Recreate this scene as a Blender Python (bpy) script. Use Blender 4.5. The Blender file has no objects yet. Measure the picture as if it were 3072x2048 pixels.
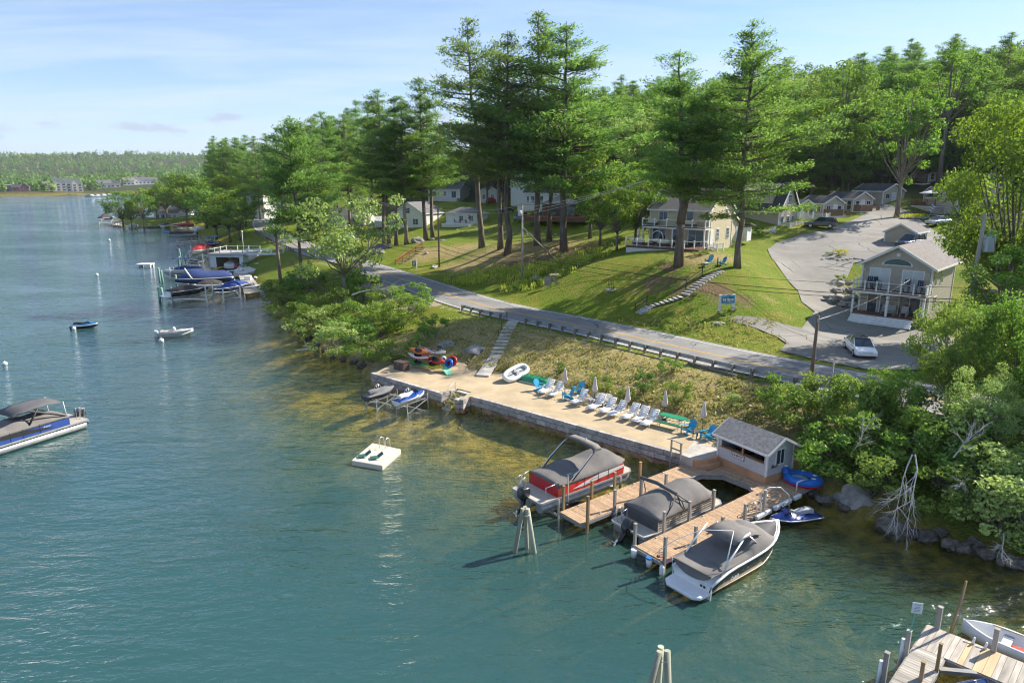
import bpy, bmesh, math, random
import numpy as np
from mathutils import Vector, Matrix, noise as mnoise
R=math.radians; pi=math.pi
scene=bpy.context.scene
COL=scene.collection
# ---------------------------------------------------------------- camera
FPX=2048.; CAMH=18.; PITCH=R(13.4)
cd=bpy.data.cameras.new('camera'); cam=bpy.data.objects.new('camera',cd); COL.objects.link(cam)
cd.sensor_width=36; cd.lens=24; cd.clip_start=.5; cd.clip_end=30000
cam.location=(0,0,CAMH); cam.rotation_euler=(pi/2-PITCH,0,0); scene.camera=cam
# ---------------------------------------------------------------- node helpers
def N(nt,t,props=None,**ins):
    n=nt.nodes.new(t)
    for k,v in (props or {}).items(): setattr(n,k,v)
    for k,v in ins.items():
        s=n.inputs[int(k[1:])] if k[0]=='i' and k[1:].isdigit() else n.inputs[k.replace('_',' ')]
        if isinstance(v,bpy.types.NodeSocket): nt.links.new(v,s)
        elif isinstance(v,bpy.types.Node): nt.links.new(v.outputs[0],s)
        else:
            if s.type=='RGBA' and not isinstance(v,(int,float)) and len(v)==3: v=(*v,1)
            s.default_value=v
    return n
def MA(nt,op,a,b=0.,c=None):
    n=N(nt,'ShaderNodeMath',dict(operation=op),i0=a,i1=b)
    if c is not None: 
        if isinstance(c,bpy.types.Node): nt.links.new(c.outputs[0],n.inputs[2])
        else: n.inputs[2].default_value=c
    return n
def RAMP(nt,fac,stops):
    n=N(nt,'ShaderNodeValToRGB',i0=fac); cr=n.color_ramp
    while len(cr.elements)<len(stops): cr.elements.new(.5)
    for e,(p,c) in zip(cr.elements,stops):
        e.position=p; e.color=(c,c,c,1) if isinstance(c,(int,float)) else (*c,1)
    return n
def MIX(nt,f,a,b):
    n=nt.nodes.new('ShaderNodeMix'); n.data_type='RGBA'
    for s,v in ((n.inputs[0],f),(n.inputs[6],a),(n.inputs[7],b)):
        if isinstance(v,bpy.types.Node): v=v.outputs[2] if v.type=='MIX' else v.outputs[0]
        if isinstance(v,bpy.types.NodeSocket): nt.links.new(v,s)
        else: s.default_value=(*v,1) if (hasattr(v,'__len__') and len(v)==3) else v
    return n.outputs[2]
# ---------------------------------------------------------------- world, sun, exposure
SUN_EL=R(37); SUN_AZ=math.atan2(.90,.43)          # azimuth clockwise from +Y
sdir=Vector((math.sin(SUN_AZ)*math.cos(SUN_EL),math.cos(SUN_AZ)*math.cos(SUN_EL),math.sin(SUN_EL)))
world=bpy.data.worlds.new('World'); scene.world=world; world.use_nodes=True
nt=world.node_tree; nt.nodes.clear()
sky=N(nt,'ShaderNodeTexSky',dict(sky_type='NISHITA',sun_disc=False,sun_elevation=SUN_EL,sun_rotation=SUN_AZ,altitude=150,air_density=.9,dust_density=.25,ozone_density=3.0))
geo=N(nt,'ShaderNodeTexCoord'); sep=N(nt,'ShaderNodeSeparateXYZ',i0=geo.outputs['Generated'])
gz=MA(nt,'MAXIMUM',sep.outputs[2],.012)
plane=N(nt,'ShaderNodeCombineXYZ',i0=MA(nt,'DIVIDE',sep.outputs[0],MA(nt,'ADD',gz,.1)),i1=MA(nt,'DIVIDE',sep.outputs[1],MA(nt,'ADD',gz,.1)),i2=0.)
mp=N(nt,'ShaderNodeMapping',i0=plane); mp.inputs['Rotation'].default_value=(0,0,R(24)); mp.inputs['Scale'].default_value=(.35,1.1,1)
n1=N(nt,'ShaderNodeTexNoise',Vector=mp,Scale=1.5,Detail=7.,Roughness=.55,Distortion=.4)
cir=RAMP(nt,n1.outputs[0],[(.38,0.),(.64,.95)])
# veil: thin high cloud everywhere, denser towards the horizon
veil=RAMP(nt,gz,[(0.,.58),(.10,.30),(.28,.05),(.7,.02)])
cmix=MA(nt,'ADD',veil,MA(nt,'MULTIPLY',cir,.52)); cmix.use_clamp=True
lowc=N(nt,'ShaderNodeCombineXYZ',i0=MA(nt,'ARCTAN2',sep.outputs[0],sep.outputs[1]),i1=MA(nt,'MULTIPLY',sep.outputs[2],2.6),i2=0.)
n2=N(nt,'ShaderNodeTexNoise',Vector=lowc,Scale=11.,Detail=5.,Roughness=.5)
band=RAMP(nt,sep.outputs[2],[(.03,0.),(.062,1.),(.085,.9),(.13,0.)])
cum=RAMP(nt,MA(nt,'ADD',n2.outputs[0],MA(nt,'MULTIPLY',MA(nt,'SUBTRACT',band,1.),.22)),[(.525,0.),(.60,.9)])
cumcol=RAMP(nt,n2.outputs[0],[(.52,(3.6,4.0,4.8)),(.72,(2.7,3.1,4.2))])
skt=N(nt,'ShaderNodeVectorMath',dict(operation='MULTIPLY'),i0=sky.outputs[0],i1=(.80,.88,1.02)).outputs[0]; c1=MIX(nt,cmix,skt,(4.0,4.75,5.55)); c2=MIX(nt,MA(nt,'MULTIPLY',cum,.8),c1,cumcol)
bg=N(nt,'ShaderNodeBackground',Color=c2,Strength=.073); wo=N(nt,'ShaderNodeOutputWorld',Surface=bg)
sl=bpy.data.lights.new('sun','SUN'); sl.energy=3.7; sl.angle=R(.6); sl.color=(1,.92,.79)
sun=bpy.data.objects.new('sun',sl); COL.objects.link(sun); sun.rotation_euler=sdir.to_track_quat('Z','Y').to_euler(); sun.location=(60,40,90)
vs=scene.view_settings; vs.view_transform='Standard'; vs.look='None'; vs.gamma=1; vs.exposure=1.38; vs.use_curve_mapping=False
scene.render.engine='CYCLES'; cy=scene.cycles
cy.use_denoising=True; cy.filter_width=1.15; cy.use_adaptive_sampling=True; cy.adaptive_threshold=.025; cy.max_bounces=5; cy.transparent_max_bounces=8; cy.diffuse_bounces=3; cy.glossy_bounces=2; cy.transmission_bounces=1; cy.volume_bounces=0
cy.sample_clamp_indirect=6; cy.caustics_reflective=False; cy.caustics_refractive=False
# ---------------------------------------------------------------- pixel -> place (photo pixels, 3072 wide), at a known height
cP,sP=math.cos(PITCH),math.sin(PITCH)
def ray(u,v):
    a=(u-1536)/FPX; b=(1024-v)/FPX
    return Vector((a,cP+b*sP,-sP+b*cP))
def at(u,v,z=0.):
    d=ray(u,v); return d*((z-CAMH)/d.z)+Vector((0,0,CAMH))
def aty(u,v,y):            # point of the pixel's ray at depth y
    d=ray(u,v); return d*(y/d.y)+Vector((0,0,CAMH))
def pxm(p):                # photo pixels per metre at p
    return FPX/(p[1]*cP-(p[2]-CAMH)*sP)
rng=np.random.default_rng(7); random.seed(7)
# ---------------------------------------------------------------- materials
MATS={}
def mat(name,col,rough=.6,metal=0.,var=.12,scale=3.,bump=0.,bscale=None,spec=.4,coat=0.,col2=None,siding=0.,alpha=None,stretch=None,emit=None,detail=5.):
    if name in MATS: return MATS[name]
    m=bpy.data.materials.new(name); m.use_nodes=True; t=m.node_tree; b=t.nodes['Principled BSDF']
    b.inputs['Roughness'].default_value=rough; b.inputs['Metallic'].default_value=metal; b.inputs['Specular IOR Level'].default_value=spec
    if coat: b.inputs['Coat Weight'].default_value=coat; b.inputs['Coat Roughness'].default_value=.08
    tc=N(t,'ShaderNodeTexCoord'); vec=tc.outputs['Object']
    if stretch: 
        mpn=N(t,'ShaderNodeMapping',i0=vec); mpn.inputs['Scale'].default_value=stretch; vec=mpn.outputs[0]
    oi=N(t,'ShaderNodeObjectInfo')
    vec=N(t,'ShaderNodeVectorMath',dict(operation='ADD'),i0=vec,i1=N(t,'ShaderNodeVectorMath',dict(operation='SCALE'),i0=(31.,17.,43.),Scale=oi.outputs['Random'])).outputs[0]
    n=N(t,'ShaderNodeTexNoise',Vector=vec,Scale=scale,Detail=detail,Roughness=.6)
    lo=tuple(max(0,c*(1-var*1.3)) for c in col); hi=tuple(min(1,c*(1+var)) for c in (col2 or col))
    rp=RAMP(t,n.outputs[0],[(.3,lo),(.7,hi)])
    hv=N(t,'ShaderNodeHueSaturation',Color=rp.outputs[0],Value=N(t,'ShaderNodeMapRange',i0=oi.outputs['Random'],i3=1-var*.7,i4=1+var*.7).outputs[0])
    t.links.new(hv.outputs[0],b.inputs['Base Color'])
    hgt=None
    if bump:
        nb=N(t,'ShaderNodeTexNoise',Vector=vec,Scale=bscale or scale*6,Detail=4.); bn=N(t,'ShaderNodeBump',Height=nb.outputs[0],Strength=bump,Distance=.03); t.links.new(bn.outputs[0],b.inputs['Normal'])
    if siding:
        gp=N(t,'ShaderNodeSeparateXYZ',i0=tc.outputs['Object']); fr=MA(t,'FRACT',MA(t,'DIVIDE',gp.outputs[2],siding))
        bn=N(t,'ShaderNodeBump',Height=fr,Strength=.9,Distance=.025); t.links.new(bn.outputs[0],b.inputs['Normal'])
    if emit: b.inputs['Emission Color'].default_value=(*emit,1); b.inputs['Emission Strength'].default_value=1.
    MATS[name]=m; return m
def glass(name='window_glass',col=(.05,.07,.085)):
    return mat(name,col,rough=.06,var=.25,scale=.6,spec=.8)
# ---------------------------------------------------------------- mesh builder
class MB:
    def __init__(s): s.v=[]; s.f=[]; s.mi=[]; s.m=0; s.sm=[]; s.smooth=False
    def add(s,vs,fs):
        o=len(s.v); s.v+= [tuple(p) for p in vs]
        for f in fs: s.f.append(tuple(i+o for i in f)); s.mi.append(s.m); s.sm.append(s.smooth)
        return s
    def box(s,c,d,rz=0.,tilt=None):
        x,y,z=(q/2 for q in d); M=Matrix.Rotation(rz,3,'Z')
        if tilt is not None: M=M@tilt
        P=[Vector(c)+M@Vector((sx*x,sy*y,sz*z)) for sz in (-1,1) for sy in (-1,1) for sx in (-1,1)]
        return s.add(P,[(0,2,3,1),(4,5,7,6),(0,1,5,4),(2,6,7,3),(0,4,6,2),(1,3,7,5)])
    def beam(s,a,b,w,h,up=(0,0,1)):
        a=Vector(a);b=Vector(b);d=(b-a).normalized();r=d.cross(Vector(up))
        if r.length<1e-4: r=d.cross(Vector((1,0,0)))
        r.normalize();u=r.cross(d).normalized()
        P=[p+r*(sx*w/2)+u*(sz*h/2) for p in (a,b) for sz in (-1,1) for sx in (-1,1)]
        return s.add(P,[(0,2,3,1),(4,5,7,6),(0,1,5,4),(2,6,7,3),(0,4,6,2),(1,3,7,5)])
    def cyl(s,a,b,r0,r1=None,n=8,cap=True):
        r1=r0 if r1 is None else r1
        return s.tube([a,b],[r0,r1],n,cap)
    def tube(s,pts,r,n=6,cap=True):
        pts=[Vector(p) for p in pts]
        if not hasattr(r,'__len__'): r=[r]*len(pts)
        o=len(s.v); k=len(pts); ref=None; V=[]
        for i,p in enumerate(pts):
            d=(pts[min(i+1,k-1)]-pts[max(i-1,0)]); d=d.normalized() if d.length>1e-9 else Vector((0,0,1))
            if ref is None:
                ref=d.cross(Vector((0,0,1))); ref=ref if ref.length>.05 else d.cross(Vector((0,1,0)))
            ref=(ref-d*ref.dot(d)).normalized(); bb=d.cross(ref)
            for j in range(n):
                t=2*pi*j/n; V.append(p+ref*(math.cos(t)*r[i])+bb*(math.sin(t)*r[i]))
        F=[(i*n+j,i*n+(j+1)%n,(i+1)*n+(j+1)%n,(i+1)*n+j) for i in range(k-1) for j in range(n)]
        sm=s.smooth; s.smooth=True; s.add(V,F); s.smooth=sm
        if cap:
            s.f.append(tuple(o+j for j in reversed(range(n)))); s.f.append(tuple(o+(k-1)*n+j for j in range(n))); s.mi+=[s.m]*2; s.sm+=[False]*2
        return s
    def prism(s,poly,z0,z1):
        n=len(poly); a=sum(poly[i][0]*poly[(i+1)%n][1]-poly[(i+1)%n][0]*poly[i][1] for i in range(n))
        if a<0: poly=poly[::-1]
        V=[(p[0],p[1],z0) for p in poly]+[(p[0],p[1],z1) for p in poly]
        return s.add(V,[tuple(reversed(range(n))),tuple(range(n,2*n))]+[(i,(i+1)%n,n+(i+1)%n,n+i) for i in range(n)])
    def plate(s,poly,ex):       # flat polygon in 3D extruded by vector
        n=len(poly); ex=Vector(ex); V=[Vector(p) for p in poly]+[Vector(p)+ex for p in poly]
        nr=sum(((V[i]-V[0]).cross(V[(i+1)%n]-V[0]) for i in range(n)),Vector())
        if nr.dot(ex)<0: V=V[:n][::-1]+V[n:][::-1]
        return s.add(V,[tuple(reversed(range(n))),tuple(range(n,2*n))]+[(i,(i+1)%n,n+(i+1)%n,n+i) for i in range(n)])
    def loft(s,rings,closed=True,cap=True,smooth=True):
        n=len(rings[0]); k=len(rings); V=[p for r in rings for p in r]; sm=s.smooth; s.smooth=smooth
        m=n if closed else n-1
        F=[(i*n+j,i*n+(j+1)%n,(i+1)*n+(j+1)%n,(i+1)*n+j) for i in range(k-1) for j in range(m)]
        o=len(s.v); s.add(V,F); s.smooth=sm
        if cap and closed:
            s.f.append(tuple(o+j for j in reversed(range(n)))); s.f.append(tuple(o+(k-1)*n+j for j in range(n))); s.mi+=[s.m]*2; s.sm+=[False]*2
        return s
    def ell(s,c,r,n=10,k=7,jit=0.,seed=0,flat=False):
        rr=random.Random(seed); V=[(c[0],c[1],c[2]-r[2])]
        for i in range(1,k):
            t=-pi/2+pi*i/k
            for j in range(n):
                a=2*pi*j/n; q=1+jit*(rr.random()-.5)*2
                V.append((c[0]+r[0]*math.cos(t)*math.cos(a)*q,c[1]+r[1]*math.cos(t)*math.sin(a)*q,c[2]+r[2]*math.sin(t)*q))
        V.append((c[0],c[1],c[2]+r[2])); L=len(V)-1
        F=[(0,1+(j+1)%n,1+j) for j in range(n)]+[(1+(i-1)*n+j,1+(i-1)*n+(j+1)%n,1+i*n+(j+1)%n,1+i*n+j) for i in range(1,k-1) for j in range(n)]+[(L,1+(k-2)*n+j,1+(k-2)*n+(j+1)%n) for j in range(n)]
        sm=s.smooth; s.smooth=not flat; s.add(V,F); s.smooth=sm; return s
    def mesh(s,name,mats):
        me=bpy.data.meshes.new(name); me.from_pydata(s.v,[],s.f)
        for m in (mats if isinstance(mats,(list,tuple)) else [mats]): me.materials.append(m)
        me.polygons.foreach_set('material_index',s.mi); me.polygons.foreach_set('use_smooth',s.sm); me.update(); return me
    def build(s,name,mats,parent=None,loc=None,rz=0.,bevel=0.):
        return link(name,s.mesh(name,mats),parent,loc,rz,bevel)
def link(name,me,parent=None,loc=None,rz=0.,bevel=0.):
    o=bpy.data.objects.new(name,me); COL.objects.link(o); o.parent=parent
    if loc is not None: o.location=loc
    if rz: o.rotation_euler[2]=rz
    if bevel:
        b=o.modifiers.new('bevel','BEVEL'); b.width=bevel; b.segments=2; b.limit_method='ANGLE'; b.angle_limit=R(40)
    return o
def tag(o,label=None,cat=None,group=None,kind=None):
    if label: o['label']=label
    if cat: o['category']=cat
    if group: o['group']=group
    if kind: o['kind']=kind
    return o
def thing(name,label,cat,loc=(0,0,0),rz=0.,group=None):
    o=bpy.data.objects.new(name,None); COL.objects.link(o); o.empty_display_size=.2; o.location=loc; o.rotation_euler[2]=rz
    return tag(o,label,cat,group)
def dup(o,loc=None,rz=None,label=None,parent=None,scale=None):
    c=o.copy(); COL.objects.link(c); c.parent=parent
    for ch in o.children: 
        d=dup(ch,parent=c); d.matrix_parent_inverse=ch.matrix_parent_inverse
    if loc is not None: c.location=loc
    if rz is not None: c.rotation_euler[2]=rz
    if label: c['label']=label
    if scale is not None: c.scale=scale if hasattr(scale,'__len__') else (scale,)*3
    return c
def textmesh(txt,size,ext=.004,align='CENTER',bold=0.,shear=0.):
    c=bpy.data.curves.new('t','FONT'); c.body=txt; c.size=size; c.extrude=ext; c.align_x=align; c.align_y='CENTER'; c.offset=bold; c.shear=shear; c.resolution_u=2
    o=bpy.data.objects.new('t',c); COL.objects.link(o); me=bpy.data.meshes.new_from_object(o); bpy.data.objects.remove(o); return me
def lettering(txt,size,m,parent,loc,rot,**k):
    me=textmesh(txt,size,**k); me.materials.clear(); me.materials.append(m); o=link('lettering',me,parent,loc); o.rotation_euler=rot; return o
# ================================================================ terrain
ROAD_NEAR=[(60,9),(42,28),(27,42.6),(19.6,49.9),(13.2,57.0),(7.4,64.3),(.8,71.2),(-6.2,78.6),(-15.8,94.5),(-25,109.8),(-34,124),(-45.5,142),(-58,165),(-70.5,190),(-84,222),(-98,262),(-118,320),(-150,390),(-200,470)]
def resample(P,step):
    P=np.array(P,float); d=np.r_[0,np.cumsum(np.linalg.norm(np.diff(P,axis=0),axis=1))]; 
    # Catmull-Rom through the points
    out=[]
    for s in np.arange(0,d[-1],step):
        i=min(np.searchsorted(d,s,side='right')-1,len(P)-2); t=(s-d[i])/(d[i+1]-d[i])
        p0,p1,p2,p3=P[max(i-1,0)],P[i],P[i+1],P[min(i+2,len(P)-1)]
        out.append(.5*((2*p1)+(-p0+p2)*t+(2*p0-5*p1+4*p2-p3)*t*t+(-p0+3*p1-3*p2+p3)*t**3))
    return np.array(out)
RN=resample(ROAD_NEAR,1.0)
for _ in range(40): RN[1:-1]=(RN[:-2]+2*RN[1:-1]+RN[2:])/4
tg=np.gradient(RN,axis=0); tg/=np.linalg.norm(tg,axis=1)[:,None]; RNN=np.c_[tg[:,1],-tg[:,0]]   # uphill normal
if RNN[40]@np.array([1,1])<0: RNN=-RNN
ROADW=7.3
RC=RN+RNN*(ROADW/2-.2)
def road_z(y): return 3.0+np.clip((np.asarray(y)-90)/100,0,1)*.6
# shoreline (world), built from the photograph at water level
def P0(*L): return [tuple(at(u,v,0.)[:2]) for u,v in L]
BW=[(-12.6,58.6),(-5.7,52.6),(-4.25,50.95),(-3.3,51.85),(-2.35,51.15),(10.8,40.0)]      # top front edge of the beach wall
SHORE=[(3000,-3000),(300,-240),(80,-28),(41,13),(30,23.5)]+P0((3072,1705),(2950,1655),(2820,1622),(2720,1592),(2620,1562),(2540,1532),(2470,1492))+[(15.8,38.2),(11.4,40.6)]+BW[::-1]+P0((1090,1105),(1000,1072),(930,1022),(872,985),(848,958),(832,930),(805,890),(790,872),(770,850),(745,820),(705,800),(680,760),(676,736),(622,713),(603,700),(588,682),(560,678),(470,690),(420,688),(352,680),(335,668),(350,655))+[(-122,330),(-135,420),(-180,560),(-260,700)]+P0((345,579),(230,583),(215,588),(120,585),(0,589))+[(-800,770),(-1500,760),(-4500,1100),(-6000,1200),(-6000,-4000),(3000,-4000)]
SH=np.array(SHORE)
def inside(P,x,y):
    P=np.asarray(P); r=np.zeros(np.shape(x),bool); n=len(P)
    for i in range(n):
        x1,y1=P[i]; x2,y2=P[(i+1)%n]
        if y1==y2: continue
        c=((y1>y)!=(y2>y))&(x<(x2-x1)*(y-y1)/(y2-y1)+x1); r^=c
    return r
def pdist(P,x,y,closed=True):
    P=np.asarray(P); d=np.full(np.shape(x),1e9)
    for i in range(len(P) if closed else len(P)-1):
        a=P[i]; b=P[(i+1)%len(P)]; e=b-a; t=np.clip(((x-a[0])*e[0]+(y-a[1])*e[1])/max(e@e,1e-9),0,1)
        d=np.minimum(d,np.hypot(x-a[0]-t*e[0],y-a[1]-t*e[1]))
    return d
CPX=[(1905,945,3.5),(2165,810,7.6),(2175,945,4.3),(2035,797,7.7),(2205,803,7.9),(1900,770,8.1),(2210,765,8.6),(1690,755,7.0),(1525,763,6.4),(1457,743,6.4),(1565,842,4.3),(1660,840,4.4),(1830,865,5.2),
 (1750,800,6.7),(1600,790,5.6),(1450,800,4.4),(1360,790,3.9),(1320,795,3.8),(1265,738,5.4),(1330,735,5.6),(1190,770,3.8),(1390,695,6.4),(1480,690,6.8),(1700,700,7.3),(1560,660,8.3),(1750,655,8.4),(1600,628,11.),(1480,620,10.5),(1290,606,11.2),(1440,606,11.2),
 (1250,684,5.9),(1180,700,4.6),(1050,680,4.6),(1100,735,3.7),(1850,740,8.2),(1980,720,8.9),
 (2300,742,8.1),(2465,692,10.),(2640,700,9.7),(2600,640,12.0),(2480,640,11.9),(2590,612,13.2),(2760,640,12.0),(2750,600,14.2),(2800,700,9.7),(2430,800,6.5),(2390,862,4.9),(2480,950,3.5),(2530,880,4.4),(2570,955,3.3),(2730,985,3.2),(2620,760,8.),(2560,800,6.6),
 (2250,880,5.9),(2300,960,3.9),(2100,970,3.5),(2330,1010,3.2),(2380,930,4.0),(2250,1010,3.15)]
CW=[(55,62,4.5),(60,75,6),(60,90,8),(70,60,7),(80,45,6),(95,25,5),(120,0,5),(100,110,14),(90,98,12.),(140,80,15),(100,138,17),(75,155,18),(45,146,14.5),(55,166,18),(80,175,23),(130,150,27),(130,220,36),(60,220,28),(20,160,18),(20,200,22),(0,220,18),(-15,190,12),(-30,215,10),(-60,240,7.5),(-50,180,5),(-90,300,8),(30,300,33),(100,300,42),(200,300,46),(200,150,33),(200,50,20),(250,-50,8),(-50,300,22),(-20,360,26),(60,420,40),(-110,420,10),(-70,205,4.5),(-36,150,3.6),(-30,140,3.5),(-20,125,3.5),(30,130,14.),(10,140,9),(5,175,10),(20,105,9),(30,112,10.5)]
ctr=[tuple(at(*c)) for c in CPX]+CW
# road rows (flat across) and lakeside shoulder
for i in range(0,len(RN)-160,9):
    z=float(road_z(RN[i,1]))
    for k in (-1.2,ROADW*.5,ROADW+1.): q=RN[i]+RNN[i]*k; ctr.append((q[0],q[1],z))
for (u,v,z) in [(1430,1130,1.25),(1500,1120,1.25),(1650,1165,1.3),(1850,1225,1.3),(2050,1285,1.3),(1330,1080,1.5),(1250,1060,1.25),(1420,1020,2.2),(1600,1060,2.2),(1800,1110,2.2),(2000,1160,2.2),(2150,1210,2.0),(1250,930,2.4),(1150,880,2.6),(1050,900,1.6),(1150,980,1.4),(1300,1010,1.9),(900,870,1.5),(960,830,2.4),(830,840,1.2),(850,800,2.0),(2350,1250,2.2),(2450,1300,1.9),(2500,1400,1.3),(2600,1430,1.4),(2700,1400,1.9),(2800,1450,1.4),(2800,1330,2.6),(2950,1500,1.4),(3000,1350,2.6),(770,790,1.6),(760,745,2.4),(700,715,2.),(640,690,1.5),(560,668,1.2),(480,650,1.5)]:
    ctr.append(tuple(at(u,v,z)))
for i in range(len(SH)):
    if abs(SH[i,0])<320 and 12<SH[i,1]<560: ctr.append((SH[i,0],SH[i,1],.25 if not any(abs(SH[i,0]-b[0])+abs(SH[i,1]-b[1])<.01 for b in BW) else .9))
C=np.array(ctr); xy=C[:,:2]/100.
def U(r2): return np.where(r2>0,.5*r2*np.log(np.maximum(r2,1e-12)),0)
K=U(((xy[:,None]-xy[None])**2).sum(2))+np.eye(len(C))*1.2e-3; PP=np.c_[np.ones(len(C)),xy]
A=np.block([[K,PP],[PP.T,np.zeros((3,3))]]); W=np.linalg.solve(A,np.r_[C[:,2],0,0,0])
def tps(x,y):
    x=np.asarray(x,float); y=np.asarray(y,float); out=W[-3]+W[-2]*x/100+W[-1]*y/100
    for i in range(len(C)): out=out+W[i]*U((x/100-xy[i,0])**2+(y/100-xy[i,1])**2)
    return out
def fnoise(x,y,s,seed=0):
    r=np.random.default_rng(seed); o=0
    for k in range(6):
        a,b,c,d=r.normal(size=4); o=o+np.sin((a*x+b*y)/s+c*6)*np.cos((b*x-a*y)/s*.8+d*6)
    return o/6
BEACH=[(-12.4,58.3),(-5.6,52.25),(-4.2,52.4),(-3.2,51.5),(-2.3,50.8),(10.9,39.7)]
def grid_axis(lo,hi,fine,step,g):
    a=list(np.arange(fine[0],fine[1]+.01,step)); s=step; x=a[0]; L=[]
    while x>lo: s*=g; x-=s; L.append(x)
    s=step; x=a[-1]; H=[]
    while x<hi: s*=g; x+=s; H.append(x)
    return np.array(L[::-1]+a+H)
GX=grid_axis(-6000,6000,(-52,62),.95,1.085); GY=grid_axis(-4500,9000,(20,128),.95,1.07)
X,Y=np.meshgrid(GX,GY)
water_in=inside(SH,X,Y); sd=pdist(SH,X,Y)
zt=tps(np.clip(X,-420,300),np.clip(Y,-120,520)); zt=np.clip(zt,.35,95)
# far land
def farland(x,y):
    r=np.hypot(x,y); h=4+ 30*np.clip((y-900)/600,0,1)+34*fnoise(x,y,260,3)*np.clip((y-850)/500,0,1)+70*np.clip((r-1900)/900,0,1)*(1+.5*fnoise(x,y,900,5))
    h=h-34*np.clip((-x-560)/450,0,1)*np.clip(1-(r-1500)/700,0,1)
    return np.maximum(h,.8)
wf=np.clip((np.maximum(np.abs(X)-260,Y-430))/200,0,1); wf=np.where(Y<200,np.clip((np.abs(X)-250)/300,0,1),wf)
zt=zt*(1-wf)+farland(X,Y)*wf
shr=np.clip(sd/6,0,1); zt=np.where(sd<14,np.minimum(zt,.25+sd*.55+.6*shr),zt)
# road bench
rd=np.full(X.shape,1e9); rz=np.zeros(X.shape)
for i in range(0,len(RC),2):
    d=np.hypot(X-RC[i,0],Y-RC[i,1]); m=d<rd; rd[m]=d[m]; rz[m]=float(road_z(RC[i,1]))
k=np.clip((rd-4.4)/3.,0,1); k=k*k*(3-2*k); zt=(rz-.07)*(1-k)+zt*k
zt=zt+np.where(rd>7,.10*fnoise(X,Y,2.1,9)*np.clip(sd/5,0,1),0)
# lake bed: shelving by the beach, deeper out
bw=pdist(BW,X,Y,False)
dep=.35+.19*np.minimum(sd,9)+.11*np.clip(sd-9,0,60)+.25*fnoise(X,Y,5.,4)*np.clip(sd/6,0,1)
dep=np.where(bw<30,np.minimum(dep,.8+.04*bw+.20*np.clip(bw-6,0,40)),dep); dep=np.where(np.hypot(X,Y)>230,np.maximum(dep,3.2),dep); dep=np.clip(dep,.2,7)
Z=np.where(water_in,-dep,zt)
bi=inside(BEACH+[(14.5,45.),(8,54.5),(2.5,60),(-1.5,64.5),(-8,66)],X,Y)
Z0=Z.copy()
def hgt_grid(G):
    def h(x,y):
        i=np.clip(np.searchsorted(GX,x)-1,0,len(GX)-2); j=np.clip(np.searchsorted(GY,y)-1,0,len(GY)-2)
        a=(x-GX[i])/(GX[i+1]-GX[i]); b=(y-GY[j])/(GY[j+1]-GY[j])
        return G[j,i]*(1-a)*(1-b)+G[j,i+1]*a*(1-b)+G[j+1,i]*(1-a)*b+G[j+1,i+1]*a*b
    return h
h0=hgt_grid(Z0)
def ht(x,y): return float(h0(x,y))
def G(u,v,dz=0.,tmax=900):     # where the pixel's ray meets the ground
    d=ray(u,v); t=20.; o=Vector((0,0,CAMH)); last=t
    while t<tmax:
        p=o+d*t
        if p.z<max(ht(p.x,p.y),0)+dz:
            a,b=last,t
            for _ in range(24):
                m=(a+b)/2; p=o+d*m
                if p.z<max(ht(p.x,p.y),0)+dz: b=m
                else: a=m
            return o+d*b
        last=t; t*=1.006
    return o+d*tmax
BEACHZ=1.15
# sand slab outline: wall face edge, NW end, back edge along the slope foot
back=[(15.2,41.2),(11.6,45.0)]+[tuple(at(u,v,BEACHZ)[:2]) for u,v in [(2105,1272),(1975,1238),(1850,1205),(1760,1180),(1690,1155),(1560,1135),(1480,1112),(1420,1108),(1380,1080),(1310,1085),(1250,1092),(1170,1095)]]
SAND=[(-12.35,58.15),(-5.75,52.1),(-3.9,53.6),(-2.55,52.55),(-3.55,51.65),(-2.3,50.75),(10.6,39.75),(12.0,40.6),(15.2,37.8)]
SAND=[(-12.2,58.7),(-5.6,52.95),(-4.55,54.0),(-3.3,53.0),(-4.05,51.2),(-3.2,51.95),(-2.15,51.35),(11.0,40.2),(12.2,41.0),(14.2,40.2)]
SANDP=SAND+back
ins=inside(SANDP,X,Y); Zt=np.where(ins,np.minimum(Z,.55),Z)
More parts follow.
